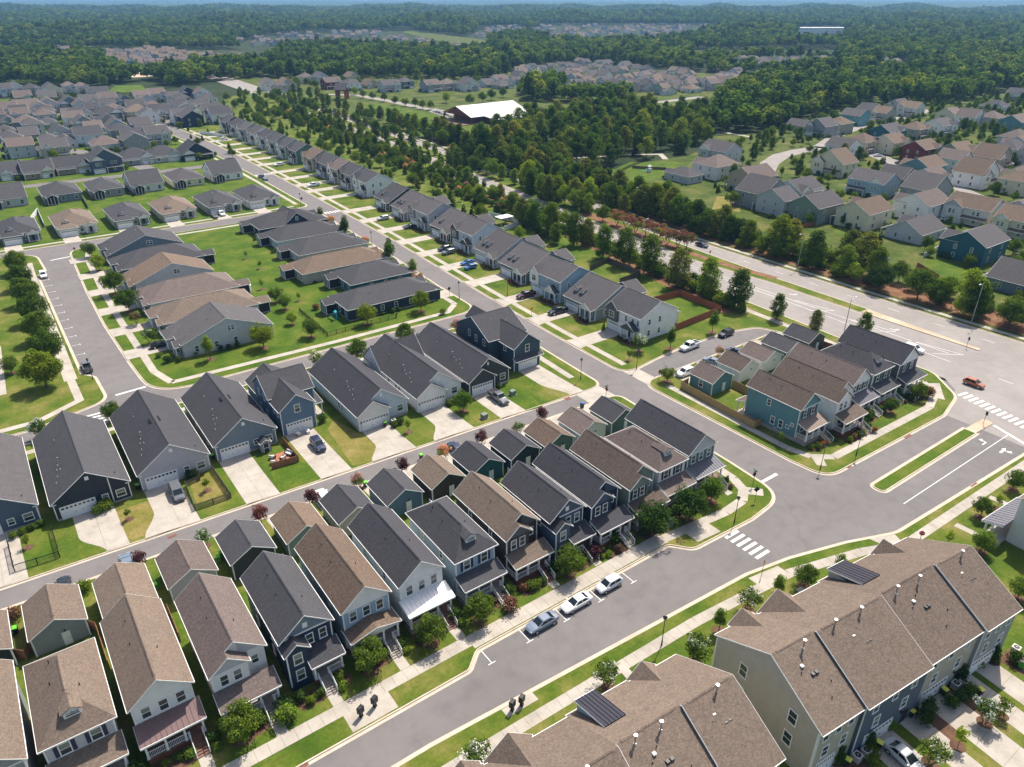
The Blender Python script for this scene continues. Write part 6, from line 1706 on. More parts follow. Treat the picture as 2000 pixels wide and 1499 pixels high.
# distant estates: far houses that differ in nothing but tone share a label
FARM = {}
def far_mesh(roof, wall, v):
    def f():
        w, d, ze = (10, 12, 11)[v % 3], 11, (5.6, 5.6, 3.4)[v % 3]
        a, r = MB(), MB()
        a.extrude([(0, 0), (d, 0), (d, ze), (d / 2, ze + 3.4), (0, ze)], -w / 2, w / 2, 'x')
        a.extrude([(-w / 2 + .4, 0), (-w / 2 + 5, 0), (-w / 2 + 5, ze - .3), (-w / 2 + 2.7, ze + 1.5), (-w / 2 + .4, ze - .3)], -1.4, 1, 'y')
        t = .25
        for q in (0, 1):
            y0, y1 = (-.4, d / 2) if q == 0 else (d + .4, d / 2)
            r.add([(-w / 2 - .3, y0, ze), (w / 2 + .3, y0, ze), (w / 2 + .3, y1, ze + 3.65), (-w / 2 - .3, y1, ze + 3.65), (-w / 2 - .3, y0, ze - t), (w / 2 + .3, y0, ze - t), (w / 2 + .3, y1, ze + 3.4), (-w / 2 - .3, y1, ze + 3.4)],
                  [(0, 1, 2, 3), (4, 5, 6, 7), (0, 1, 5, 4), (1, 2, 6, 5), (3, 0, 4, 7)])
        x0, x1 = -w / 2 + .1, -w / 2 + 5.3
        for q in (0, 1):
            xa = x0 if q == 0 else x1
            r.add([(xa, -1.7, ze - .25), (xa, 4, ze - .25), ((x0 + x1) / 2, 4, ze + 1.8), ((x0 + x1) / 2, -1.7, ze + 1.8), ((x0 + x1) / 2, -1.7, ze + 1.5), (xa, -1.7, ze - .5)], [(0, 1, 2, 3), (0, 3, 4, 5)])
        k = MB()
        for z in ((1, 3.6) if v % 3 < 2 else (1,)):
            for x in (1.2, 3.2): k.box(x - .5, x + .5, -.06, -.003, z, z + 1.4)
            for y in (3, 7.5): k.box(-w / 2 - .06, -w / 2 - .003, y - .5, y + .5, z, z + 1.4)
            k.box(-w / 2 + 1.7, -w / 2 + 3.7, -1.46, -1.403, z, z + 1.5)
        return a.mesh('wall', WALL(wall)), r.mesh('roof', ROOF[roof]), k.mesh('window', GLASS)
    return shared(('far', roof, wall, v % 3), f)
MASS = {}
def estate(poly, step, label, group, rng, roofs, walls, cap=90, mass=True):
    sp = scatter(poly, step, rng, .22)
    rng.shuffle(sp)
    for x, y in sp[:cap]:
        ro, wl, vv = rng.choice(roofs), rng.choice(walls), rng.randrange(3)
        a, r, k = far_mesh(ro, wl, vv)
        if mass:
            R4 = Matrix.Translation((x, y, -.2)) @ Matrix.Rotation(rng.choice((0, 0, pi / 2, -pi / 2, pi)), 4, 'Z')
            for me in (a, r, k):
                mt = me.materials[0]
                b = MASS.setdefault(mt.name, (mt, MB()))[1]
                b.add([R4 @ v.co for v in me.vertices], [tuple(p.vertices) for p in me.polygons])
            continue
        t = thing('house', label, 'house', (x, y, -.2), rng.choice((0, 0, pi / 2, -pi / 2, pi)) + rng.uniform(-.12, .12), group)
        obj('wall', a, t); obj('roof', r, t)
        w = obj('window', k, t); w['kind'] = 'stuff'
er = random.Random(21)
RO, WO = ['mauve', 'tan', 'grey', 'brown', 'mauve'], ['white', 'offwhite', 'cream', 'lgrey', 'beige', 'lblue']
estate([(215, 135), (190, 108), (300, 100), (370, 108), (480, 116), (510, 128), (400, 130), (360, 136), (260, 132)], 21, 'brown roofed house of the estate behind the left wood', 'estate behind the left wood', er, ['mauve', 'tan', 'brown', 'tan'], WO)
estate([(75, 110), (120, 99), (185, 100), (180, 112)], 22, 'brown roofed house half hidden behind the dark left grove', 'houses behind the left grove', er, ['tan', 'mauve'], WO)
estate([(440, 83), (530, 72), (640, 66), (720, 64), (800, 78), (900, 98), (930, 104), (890, 106), (760, 92), (600, 92), (500, 92)], 26, 'far house of the long estate before the hill meadow', 'long estate before the hill meadow', er, ['mauve', 'grey', 'mauve', 'tan'], WO, 80)
estate([(905, 74), (960, 56), (1010, 54), (1040, 64), (960, 74)], 26, 'far grey roofed house beyond the hill meadow', 'houses beyond the hill meadow', er, ['grey', 'mauve'], WO, 30)
estate([(1030, 66), (1060, 52), (1400, 52), (1390, 66), (1330, 74), (1190, 84), (1090, 82)], 27, 'far brown roofed house of the great estate on the horizon', 'great estate below the horizon', er, ['tan', 'mauve', 'tan', 'grey'], WO, 110)
estate([(1000, 172), (1005, 140), (1130, 128), (1280, 140), (1390, 150), (1460, 150), (1430, 176), (1300, 186), (1100, 170)], 18.5, 'house of the crowded estate behind the wood', 'crowded estate behind the wood', er, ['grey', 'mauve', 'tan', 'grey', 'char'], ['white', 'cream', 'offwhite', 'lgrey', 'lblue', 'mint'], 90)
estate([(1380, 132), (1420, 122), (1630, 120), (1640, 132), (1500, 140)], 21, 'pale gabled house on the rise behind the right wood', 'pale houses on the rise', er, ['mauve', 'grey'], ['white', 'cream', 'offwhite'], 24, False)
estate([(1715, 146), (1725, 128), (1775, 126), (1770, 140)], 20, 'pale house in the gap of the dark wood', 'pale houses in the gap of the dark wood', er, ['grey', 'tan'], ['white', 'cream'], 6, False)
mb = MB(); ml = []
for i, (mt, b) in enumerate(MASS.values()):
    mb.add(b.v, b.f, i); ml.append(mt)
tag(obj('distant_houses', mb.mesh('distant_houses', *ml)), 'brown and grey roofed houses of the distant estates among the woods', 'houses', kind='stuff')
ww = thing('warehouse', 'long white flat building far off in the woods', 'building', (*G(1598, 66), 0), radians(-33))
obj('wall', MB().box(-62, 62, -14, 14, 0, 12).mesh('wall', WALL('white')), ww); obj('roof', MB().box(-63, 63, -15, 15, 12, 12.7).mesh('roof', WHITE), ww)
obj('loading_door', MB().box(-40, -30, -14.2, -14.003, 0, 4).mesh('loading_door', DARKIN), ww)

# ------------------------------------------------------------------ park, far roads, meadows
def patch(name, px, m, label, z=.13):
    return struct(name, MB().slab([G(u, v) for u, v in px], -.05, z), m, label)
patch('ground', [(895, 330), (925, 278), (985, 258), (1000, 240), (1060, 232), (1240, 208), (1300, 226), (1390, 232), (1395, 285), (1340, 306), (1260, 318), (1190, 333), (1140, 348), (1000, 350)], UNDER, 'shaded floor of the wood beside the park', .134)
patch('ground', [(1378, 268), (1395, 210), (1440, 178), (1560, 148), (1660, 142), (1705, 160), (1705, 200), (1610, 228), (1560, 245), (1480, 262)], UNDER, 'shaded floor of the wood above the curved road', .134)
patch('lawn', [(425, 245), (420, 205), (470, 182), (560, 188), (640, 205), (600, 222), (520, 232)], GRASS, 'rough grass beside the far bend', .125)
patch('lawn', [(690, 200), (760, 206), (830, 221), (893, 231), (935, 252), (925, 278), (905, 318), (880, 300), (820, 262), (740, 226)], GRASSG, 'bright lawn of the park', .135)
patch('lawn', [(735, 186), (745, 177), (985, 174), (990, 190), (880, 194)], MEADOW, 'meadow beyond the park road', .137)
patch('lawn', [(785, 64), (800, 59), (955, 80), (950, 88), (870, 84)], MEADOW, 'hill meadow beyond the far estate', .3)
patch('lawn', [(212, 178), (225, 168), (275, 166), (290, 178), (240, 182)], GRASSG, 'bright green clearing behind the dense neighbourhood', .135)
patch('lawn', [(10, 162), (40, 155), (85, 158), (70, 166)], GRASSG, 'green clearing at the edge of the left wood', .135)
patch('ground', [(238, 146), (246, 138), (285, 137), (305, 150), (260, 152)], SAND, 'sandy cleared road head behind the left wood', .14)
patch('lawn', [(1590, 222), (1600, 212), (1665, 203), (1650, 215)], GRASSG, 'bright lawn below the right wood', .14)
patch('lawn', [(1160, 350), (1230, 318), (1320, 316), (1350, 330), (1320, 345), (1230, 360)], GRASSG, 'lawn with black fences beside the wood', .135)
patch('lawn', [(1328, 212), (1330, 203), (1372, 199), (1372, 212)], GRASSG, 'bright lawn behind the wood', .135)
patch('lawn', [(1390, 410), (1400, 385), (1450, 385), (1445, 415)], GRASSY, 'dry lawn behind the conical evergreens', .14)
patch('lawn', [(1795, 540), (1810, 505), (1850, 500), (1945, 545), (1880, 560)], GRASSG, 'bright lawn of the dark teal house', .14)
patch('lawn', [(1625, 455), (1640, 440), (1690, 455), (1680, 478)], GRASSG, 'lawn of the cream house', .14)
patch('water', [(1268, 256), (1290, 248), (1322, 250), (1347, 262), (1340, 276), (1300, 280), (1275, 268)], glass_mat('pond_water', (.05, .07, .08), .05), 'small pond between the trees', .14)
RL = []
def road_b(pts, w, label, m=ASPH2, z=.15):
    RL.append(([G(u, v) for u, v in pts], w))
    return struct('road', band(MB(), [G(u, v) for u, v in pts], -w / 2, w / 2, 0, z), m, label)
road_b([(1490, 345), (1503, 320), (1525, 305), (1560, 296), (1600, 290), (1700, 300), (1790, 335), (1905, 385), (1990, 420)], 9, 'curved road of the neighbourhood beyond the boulevard')
road_b([(1600, 290), (1640, 262), (1700, 240), (1780, 228), (1810, 215)], 8, 'lane climbing to the dark wood')
road_b([(640, 185), (700, 187), (760, 198), (830, 213), (890, 222), (960, 218)], 8, 'park road past the red gate tower')
patch('road', [(838, 219), (850, 212), (890, 222), (878, 231)], ASPH2, 'car park of the pavilion', .16)
road_b([(1230, 200), (1290, 200), (1370, 190)], 8, 'road behind the wood')
road_b([(1120, 310), (1200, 304), (1290, 302), (1300, 312)], 3, 'footpath along the edge of the wood', CONC)
road_b([(1340, 245), (1400, 257), (1465, 268)], 3, 'footpath beyond the pond', CONC)
def road_w(pts, w, label, m=ASPH, z=.15):
    RL.append((pts, w))
    return struct('road', band(MB(), pts, -w / 2, w / 2, 0, z), m, label)
road_w([(-80, 392), (20, 390), (104, 388)], 7, 'street between the screened porches and the next row')
road_w([(-60, 590), (10, 540), (40, 490), (55, 455), (66, 430), (70, 392)], 7.5, 'diagonal street of the dense neighbourhood')
road_w([(109, 500), (106, 535), (118, 560), (112, 585), (92, 590), (84, 560), (92, 530), (104, 518)], 8, 'road round the small green')
struct('lawn', MB().slab(rounded([(92, 535), (106, 545), (110, 565), (104, 578), (94, 580), (89, 560)], [4] * 6), 0, .17), GRASSG, 'small green inside the loop of road')
struct('pavement', band(MB(), rounded([(92, 535), (106, 545), (110, 565), (104, 578), (94, 580), (89, 560)], [4] * 6), -.9, 0, 0, .175, True), CONC, 'pale kerb round the small green')
road_w([(112, 588), (60, 640), (-40, 700)], 8, 'street leaving the small green')

# planting strips
for a, b_, lb in ((42, 400, 'reddish pine straw under the trees beyond the boulevard'),):
    pts = edge(BE, a, b_)
    struct('ground', band(MB(), [(x, y) for x, y in pts][::-1], 4.5, 15.5, 0, .137), PINESTRAW, lb)
pts = [(157.8, 112), (160.5, 136), (163.2, 150), (167, 180), (172, 212), (176, 260), (181, 320), (188, 400), (195, 480)]
struct('ground', band(MB(), [(x - 4.6, y) for x, y in pts], -2.4, 2.6, 0, .137), PINESTRAW, 'pine straw strip under the tall boulevard trees')
struct('ground', band(MB(), edge(MW, 122, 160, dx=3.4), -1.6, 1.2, 0, .137), PINESTRAW, 'bare mulched strip in the boulevard median')
struct('ground', band(MB(), edge(MW, 160, 212, dx=3.6), -2.2, 2.6, 0, .137), PINESTRAW, 'mulch under the red flowering trees')

# pavilion
REDT = flat('barn_red_timber', (.20, .045, .035), .7, .15)
WR = flat('white_sheet_roof', (.55, .53, .50), .5, .06)
pv = House('pavilion', 'red timber pavilion with big white roof in the park', 'pavilion', 273, 441, 'W', turn=radians(4))
pv.walls(-12, 12, 7, 46, 0, 4.2, REDT); pv.gable(-16, 16, 0, 48, 4.4, 5.2, 'y', WR, .8, trim=REDT, cap=False)
pv.part('wing_roof', MB().add([(16.9, 10, 4.35), (16.9, 47, 4.35), (31, 47, 3.0), (31, 10, 3.0), (16.9, 10, 4.1), (16.9, 47, 4.1), (31, 47, 2.75), (31, 10, 2.75)], [(0, 3, 2, 1), (4, 5, 6, 7), (0, 1, 5, 4), (1, 2, 6, 5), (2, 3, 7, 6), (3, 0, 4, 7)]), WR)
pv.walls(12.003, 29, 13, 45, 0, 2.7, REDT, name='wing_wall')
for x in (-15.4, 15.4):
    for y in (.6, 9, 18, 27, 36, 46): pv.column(x, y, 0, 4.6, .22, REDT)
for y in (10, 16, 22, 28, 34, 40): pv.win('E', y, 12, .6, 2.4, 2.8, glass=GLASS); pv.win('W', y, -12, .6, 2.4, 2.8, glass=GLASS)
pv.part('front_gable', MB().extrude([(-13, 4.7), (13, 4.7), (0, 8.9)], .5, .8, 'y'), REDT)
pv.part('truss', MB().box(-15, 15, .9, 1.2, 4.2, 4.6), REDT)
pv.box('terrace', -18, 18, -9, 6.9, -.05, .35, DECKW)
tw = House('gate_tower', 'red timber gate tower with grey gable roof and round clock', 'tower', 265, 597, 'S', turn=radians(48))
for x in (-4.6, -1.6, 1.6, 4.6):
    for y in (.3, 7.7): tw.column(x, y, 0, 7, .42, REDT)
tw.walls(-5, 5, 0, 8, 7, 8.2, REDT, 4.0, 'y', 'upper_frame'); tw.gable(-5, 5, 0, 8, 8.2, 4.0, 'y', ROOF['grey'], 1.0, trim=REDT, cap=False)
tw.part('brace', MB().box(-5, 5, .1, .5, 4.2, 4.8).box(-5, 5, 7.5, 7.9, 4.2, 4.8), REDT)
tw.part('clock_face', MB().tube((0, -1.3, 9.4), (0, -.01, 9.4), 1.5, n=20), WALL('aqua'))

# ------------------------------------------------------------------ the far woods
FOREST_COL = bpy.data.collections.new('forest_kinds')
FPROTO = []
for i, (m, rx, rz, zc, lum) in enumerate((('forest', 4.2, 5.2, 9, 20), ('forest', 4.8, 4.6, 8.5, 22), ('forest2', 4.4, 5.0, 9, 20), ('dark', 3.4, 6.0, 9.5, 18))):
    o = bpy.data.objects.new('woodland_crown', crown_mesh('woodland_crown', ell(rx, rz, zc, .5), lum, 2.0, 17, 2.1, 200 + i, G_(m), up=.6))
    FOREST_COL.objects.link(o)
gn = bpy.data.node_groups.new('plant_trees', 'GeometryNodeTree')
gn.interface.new_socket('Geometry', in_out='INPUT', socket_type='NodeSocketGeometry')
gn.interface.new_socket('Geometry', in_out='OUTPUT', socket_type='NodeSocketGeometry')
N = gn.nodes
gi, go = N.new('NodeGroupInput'), N.new('NodeGroupOutput')
iop, ci = N.new('GeometryNodeInstanceOnPoints'), N.new('GeometryNodeCollectionInfo')
ci.inputs['Collection'].default_value = FOREST_COL
ci.inputs['Separate Children'].default_value = True
ci.inputs['Reset Children'].default_value = True
iop.inputs['Pick Instance'].default_value = True
def attr(name, dt):
    a = N.new('GeometryNodeInputNamedAttribute'); a.data_type = dt; a.inputs['Name'].default_value = name
    return a.outputs['Attribute']
gn.links.new(gi.outputs[0], iop.inputs['Points']); gn.links.new(ci.outputs[0], iop.inputs['Instance'])
gn.links.new(attr('kind_index', 'INT'), iop.inputs['Instance Index']); gn.links.new(attr('size', 'FLOAT_VECTOR'), iop.inputs['Scale'])
cx = N.new('ShaderNodeCombineXYZ'); gn.links.new(attr('turn', 'FLOAT'), cx.inputs['Z'])
e2r = N.new('FunctionNodeEulerToRotation'); gn.links.new(cx.outputs[0], e2r.inputs[0]); gn.links.new(e2r.outputs[0], iop.inputs['Rotation'])
gn.links.new(iop.outputs[0], go.inputs[0])
def project(x, y, z=0.0):
    r, f, d = x * _c - y * _s, x * _s + y * _c, CAM_H - z
    fwd = f * cos(_p) + d * sin(_p)
    return 1000 + FPX * r / fwd, 749.5 + FPX * (d * cos(_p) - f * sin(_p)) / fwd
# where trees stand, traced on the ground of the photograph; clearings carve into it
WOODS = [[(-400, 172), (60, 166), (130, 172), (215, 172), (262, 160), (240, 134), (180, 116), (60, 113), (-400, 118)],
         [(262, 160), (300, 156), (330, 172), (420, 160), (520, 152), (690, 158), (700, 152), (960, 158), (1000, 150), (960, 106), (880, 108), (760, 96), (560, 98), (510, 132), (400, 134), (360, 140), (310, 140)],
         [(1005, 136), (1150, 124), (1290, 134), (1380, 142), (1376, 118), (1640, 116), (1680, 150), (1640, 142), (1400, 146), (1370, 138), (1330, 82), (1200, 90), (1090, 88), (960, 86), (940, 106), (1000, 136)],
         [(1720, 205), (1712, 165), (1740, 150), (1790, 142), (2400, 120), (2400, 180), (2000, 186), (1960, 178), (1900, 195), (1850, 205), (1790, 208)],
         [(1005, 182), (1090, 178), (1110, 190), (1235, 196), (1235, 206), (1040, 200)],
         [(1640, 180), (1700, 165), (1715, 190), (1700, 200)],
         [(1385, 262), (1400, 215), (1430, 180), (1560, 150), (1650, 145), (1700, 160), (1700, 195), (1690, 205), (1610, 225), (1560, 240), (1480, 258)],
         [(1640, 150), (1635, 96), (2400, 96), (2400, 190), (1990, 175), (1900, 180), (1800, 150), (1720, 152)]]
CLEAR = [[(215, 138), (190, 106), (300, 98), (370, 104), (480, 112), (515, 128), (400, 133), (360, 139)], [(75, 112), (120, 98), (188, 99), (182, 114)],
         [(436, 88), (530, 70), (640, 64), (720, 62), (790, 60), (955, 78), (955, 90), (935, 108), (880, 107), (760, 95), (600, 96), (480, 98)], [(900, 76), (955, 54), (1015, 52), (1045, 66), (960, 78)],
         [(1025, 68), (1055, 50), (1405, 50), (1395, 68), (1330, 78), (1190, 90), (1085, 88)], [(1376, 134), (1420, 120), (1640, 118), (1645, 134), (1500, 142)], [(1712, 148), (1722, 126), (1780, 124), (1775, 142)],
         [(1548, 84), (1560, 56), (1645, 56), (1650, 84)], [(236, 154), (244, 136), (290, 135), (310, 152)], [(205, 186), (220, 166), (280, 164), (296, 182)], [(995, 178), (1000, 138), (1130, 126), (1280, 136), (1390, 146), (1470, 146), (1440, 180)]]
def wooded(u, v):
    if v > 265: return False
    if v < 97 or any(inside((u, v), w) for w in WOODS):
        return not any(inside((u, v), c) for c in CLEAR)
    return False
fr = random.Random(77)
pts, siz, kin = [], [], []
r = 420.0
while r < 5200:
    step = 5.4 + r * .0036
    a = -radians(41)
    while a < radians(41):
        aa, r2 = a + fr.uniform(-.45, .45) * step / r, r + fr.uniform(-.45, .45) * step
        f, q = r2 * cos(aa), r2 * sin(aa)
        x, y = q * _c + f * _s, -q * _s + f * _c
        u, v = project(x, y)
        if wooded(u, v):
            n1 = noise.noise((x * .004, y * .004, 0)); n2 = noise.noise((x * .02, y * .02, 5))
            z = max(0, r2 - 1500) * .0022 * (1 + n1 * 1.5) + max(0, n1) * min(22, max(0, r2 - 900) * .02)
            s = fr.uniform(.62, 1.15) * (1 + .3 * n2) * (1 + max(0, r2 - 1500) / 3600)
            pts.append((x, y, z - .6)); siz.append((s * 1.05, s * 1.05, min(s, 1.25) * fr.uniform(.9, 1.15)))
            kin.append(fr.choice((0, 0, 1, 1, 2, 2 if n1 > 0 else 3, 3)))
        a += step / r
    r += step
def planting(name, pts, siz, kin, label, tree_):
    fm = bpy.data.meshes.new(name)
    fm.from_pydata(pts, [], [])
    trn = [fr.uniform(0, 6.28) for _ in pts]
    for nm, dt, vals, key in (('size', 'FLOAT_VECTOR', [c for s in siz for c in s], 'vector'), ('kind_index', 'INT', kin, 'value'), ('turn', 'FLOAT', trn, 'value')):
        at_ = fm.attributes.new(nm, dt, 'POINT'); at_.data.foreach_set(key, vals)
    fo = tag(obj(name, fm), label, kind='stuff')
    md = fo.modifiers.new('plant_trees', 'NODES'); md.node_group = tree_
planting('forest', pts, siz, kin, 'wide green woods reaching to the horizon', gn)
# rolling wooded hills at the horizon
hb = MB(); nr, na = 26, 150
hv = []
for i in range(nr + 1):
    rad = 5000 * (22000 / 5000) ** (i / nr)
    for j in range(na + 1):
        a = radians(-44 + 88 * j / na)
        f, q = rad * cos(a), rad * sin(a)
        x, y = q * _c + f * _s, -q * _s + f * _c
        z = 8 + (rad - 5000) * .0029 + 22 * noise.noise((x * .0009, y * .0009, 1)) + 10 * noise.noise((x * .004, y * .004, 2)) + 5 * noise.noise((x * .02, y * .02, 3))
        hv.append((x, y, min(z, 60) if rad < 20000 else z))
hb.add(hv, [(i * (na + 1) + j, i * (na + 1) + j + 1, (i + 1) * (na + 1) + j + 1, (i + 1) * (na + 1) + j) for i in range(nr) for j in range(na)])
WOODM = ground_mat('wooded_hill', [(.3, (.022, .042, .016)), (.7, (.06, .085, .03))], .012, .4, .05, 1.0, 1.0)
struct('hills', hb, WOODM, 'blue green wooded hills on the horizon')
print('forest', len(pts))

# ------------------------------------------------------------------ garden trees among the farther houses
def clear_of(x, y, rad):
    if any((x - a) ** 2 + (y - b_) ** 2 < rad * rad for a, b_ in HC): return False
    for pl, w in RL:
        for A, B in zip(pl, pl[1:]):
            A, B, Pq = Vector(A), Vector(B), Vector((x, y)); d = B - A
            t = max(0, min(1, (Pq - A).dot(d) / max(d.length_squared, 1e-6)))
            if (A + d * t - Pq).length < w / 2 + 2: return False
    return True
gr = random.Random(31)
# houses that fill the rows
def fill(poly, step, gap, roofs, walls, label, group, faces, cap):
    n = 0
    for x, y in scatter(poly, step, gr, .15):
        if n < cap and clear_of(x, y, gap):
            f = gr.choice(faces); d = 12.0; fa = FACE[f]
            ro, wl, st = gr.choice(roofs), gr.choice(walls), gr.choice((2, 2, 1))
            sub('%s %s house, %s roof, %s' % (WN[wl], {1: 'low', 2: 'tall'}[st], RN[ro], label), x + sin(fa) * d / 2, y - cos(fa) * d / 2, f, gr.uniform(9.5, 12.5), d, ro, wl, st, gr.randrange(4), group); n += 1
fill([(-30, 300), (-30, 178), (60, 172), (200, 178), (330, 185), (410, 205), (420, 235), (330, 262), (300, 290), (120, 318)], 14, 13.2, ['grey', 'char', 'mauve', 'grey'], ['white', 'offwhite', 'lgrey', 'grey', 'beige', 'lgrey', 'bluegrey'], 'crowded between the upper left rows', 'houses crowded between the upper left rows', 'SNWE', 44)
fill([(1560, 262), (1700, 225), (1800, 200), (2030, 190), (2030, 470), (1850, 420), (1700, 330)], 15, 13.8, ['brown', 'mauve', 'grey', 'brown'], ['beige', 'tan', 'cream', 'offwhite', 'lgrey', 'sage'], 'crowded between rows beyond the boulevard', 'houses crowded beyond the boulevard', 'SN', 9)
fill([(1000, 172), (1005, 150), (1130, 138), (1280, 148), (1390, 158), (1460, 158), (1430, 178), (1300, 186), (1100, 172)], 15, 13, ['grey', 'mauve', 'tan', 'char'], ['white', 'cream', 'offwhite', 'lgrey', 'beige'], 'in the crowded estate behind the wood', 'crowded estate behind the wood', 'SNW', 24)
for x, y in scatter([(1360, 330), (1480, 262), (1600, 235), (1800, 195), (2030, 185), (2030, 560), (1960, 560), (1700, 470), (1400, 400)], 10, gr):
    if clear_of(x, y, 8.8):
        kd = gr.choice(('round', 'round', 'tall', 'oval', 'conifer'))
        far_tree(kd, x, y, {'round': gr.uniform(3.5, 6), 'tall': gr.uniform(6, 9), 'oval': gr.uniform(4, 6), 'conifer': gr.uniform(3, 5)}[kd], 'garden tree among the houses beyond the boulevard', 'garden trees beyond the boulevard', 335)
for x, y in scatter([(-20, 330), (-20, 190), (60, 172), (420, 200), (440, 262), (470, 330)], 15, gr):
    if clear_of(x, y, 8.4) and gr.random() < .75:
        kd = gr.choice(('round', 'round', 'oval', 'conifer'))
        far_tree(kd, x, y, gr.uniform(3, 5.5), 'small garden tree of the dense neighbourhood at the upper left', 'garden trees of the dense neighbourhood')
for x, y in scatter([(700, 205), (850, 262), (900, 300), (930, 330), (1000, 345), (930, 340), (800, 290), (690, 235)], 12, gr):
    if gr.random() < .5 and clear_of(x, y, 5): far_tree(gr.choice(('round', 'conifer', 'tall')), x, y, gr.uniform(4, 8), 'tree between the park lawn and the boulevard', 'trees between the park lawn and the boulevard')
for x, y in scatter([(520, 178), (700, 176), (990, 170), (990, 162), (700, 160), (520, 165)], 13, gr):
    if clear_of(x, y, 9) and gr.random() < .6: far_tree('round', x, y, gr.uniform(5, 8), 'tree behind the row of houses beyond the park', 'trees behind the park row')

for y in range(200, 560, 8):
    x = fx(y) + 24
    while x < interp(BW, y) - 18:
        if gr.random() < .72: far_tree(gr.choice(('round', 'round', 'oval', 'tall', 'conifer')), x + gr.uniform(-2.5, 2.5), y + gr.uniform(-3, 3), gr.uniform(3.5, 6.5), 'mixed tree in the planted strip between the main street houses and the boulevard', BGG)
        x += 8
for x, y in scatter([(430, 235), (425, 205), (470, 184), (560, 190), (630, 205), (590, 220), (520, 228)], 12, gr):
    if clear_of(x, y, 8) and gr.random() < .8: far_tree(gr.choice(('round', 'tall')), x, y, gr.uniform(4, 8), 'tree on the rough grass beside the far bend', 'trees beside the far bend')

# the rest of the small trees, too far to pick apart, as one planting
for hx, hy in HC:
    for k in range(6):
        a = gr.uniform(0, 6.28); q = gr.uniform(8.2, 10.5)
        MASST.append(('shrub', hx + cos(a) * q, hy + sin(a) * q, gr.uniform(1.0, 2.2)))
KINDS['shrub'] = dict(h=1.0, crowns=SHR['shrub'], trunks=[MB().box(-.03, .03, -.03, .03, 0, .3).mesh('stem', BARK)])
for y in range(112, 560, 3):
    for k in range(3):
        MASST.append(('shrub', interp(BW, y) - gr.uniform(4, 19 if y > 200 else 9), y + gr.uniform(-1.5, 1.5), gr.uniform(1.2, 3.2)))
        if y < 400: MASST.append(('shrub', interp(BE, y) + gr.uniform(6, 16), y + gr.uniform(-1.5, 1.5), gr.uniform(1.2, 3.4)))
MKEYS = ['shrub', 'round', 'oval', 'conifer', 'tall', 'crape_white', 'crape_pink']
MCOL = bpy.data.collections.new('small_tree_kinds')
for i, kd in enumerate(MKEYS):
    A, B = KINDS[kd]['crowns'][0], KINDS[kd]['trunks'][0]
    b = MB(); b.add([v.co for v in A.vertices], [tuple(p.vertices) for p in A.polygons]); b.m = [p.material_index for p in A.polygons]; b.add([v.co for v in B.vertices], [tuple(p.vertices) for p in B.polygons], len(A.materials))
    MCOL.objects.link(bpy.data.objects.new('small_tree_%d' % i, b.mesh('small_tree', *A.materials, BARK)))
g2 = gn.copy()
for nd in g2.nodes:
    if nd.bl_idname == 'GeometryNodeCollectionInfo': nd.inputs['Collection'].default_value = MCOL
planting('small_trees', [(x, y, BASE) for k, x, y, h_ in MASST], [(h_ / KINDS[k]['h'],) * 3 for k, x, y, h_ in MASST], [MKEYS.index(k) for k, x, y, h_ in MASST], 'small garden trees and shrubs of the farther streets', g2)

# ------------------------------------------------------------------ vehicles
CARGLASS = glass_mat('car_glass', (.012, .018, .02), .04)
LAMPW = paint('headlamp_lens', (.75, .76, .78), .1)
LAMPR = paint('tail_lamp_lens', (.30, .01, .01), .15)
GRILL = flat('black_grille', (.012, .012, .013), .5)
SPEC = {  # length, width, body stations (x, z top, half width factor), cabin (rear base, rear roof, front roof, front base, belt z, roof z, half width at roof), wheel x, wheel radius
 'sedan': dict(L=4.8, W=1.84, st=[(-2.4, .70, .74), (-2.3, .93, .9), (-1.9, 1.0, .97), (-1.1, 1.0, 1), (0, .97, 1), (.9, .95, 1), (1.6, .88, .98), (2.15, .76, .9), (2.4, .58, .7)], cab=(-1.95, -1.05, .25, 1.15, .94, 1.44, .60), wx=(-1.42, 1.42), wr=.33),
 'suv': dict(L=4.7, W=1.9, st=[(-2.35, .8, .8), (-2.28, 1.08, .93), (-1.9, 1.1, .98), (-1, 1.1, 1), (0, 1.08, 1), (.9, 1.06, 1), (1.6, 1.0, .97), (2.15, .88, .9), (2.35, .66, .72)], cab=(-2.25, -1.85, .35, 1.2, 1.05, 1.68, .66), wx=(-1.38, 1.42), wr=.37),
 'hatch': dict(L=4.2, W=1.78, st=[(-2.1, .75, .78), (-2.03, 1.0, .92), (-1.6, 1.02, .98), (-.8, 1.0, 1), (0, .98, 1), (.8, .95, 1), (1.4, .9, .97), (1.9, .78, .88), (2.1, .6, .7)], cab=(-2.0, -1.55, .3, 1.1, .96, 1.52, .62), wx=(-1.25, 1.28), wr=.33),
 'van': dict(L=5.0, W=1.96, st=[(-2.5, .8, .85), (-2.42, 1.05, .95), (-1.9, 1.08, 1), (-1, 1.08, 1), (0, 1.06, 1), (1.1, 1.04, 1), (1.7, .96, .97), (2.3, .82, .9), (2.5, .6, .72)], cab=(-2.42, -2.2, .75, 1.65, 1.03, 1.72, .72), wx=(-1.5, 1.55), wr=.35),
 'pickup': dict(L=5.8, W=2.0, st=[(-2.9, .8, .93), (-2.85, 1.08, .98), (-1, 1.1, 1), (.2, 1.1, 1), (1.1, 1.1, 1), (1.9, 1.08, .98), (2.6, .98, .94), (2.9, .72, .8)], cab=(-.9, -.72, .75, 1.35, 1.07, 1.86, .72), wx=(-1.85, 1.9), wr=.42),
}
PROTO = {}
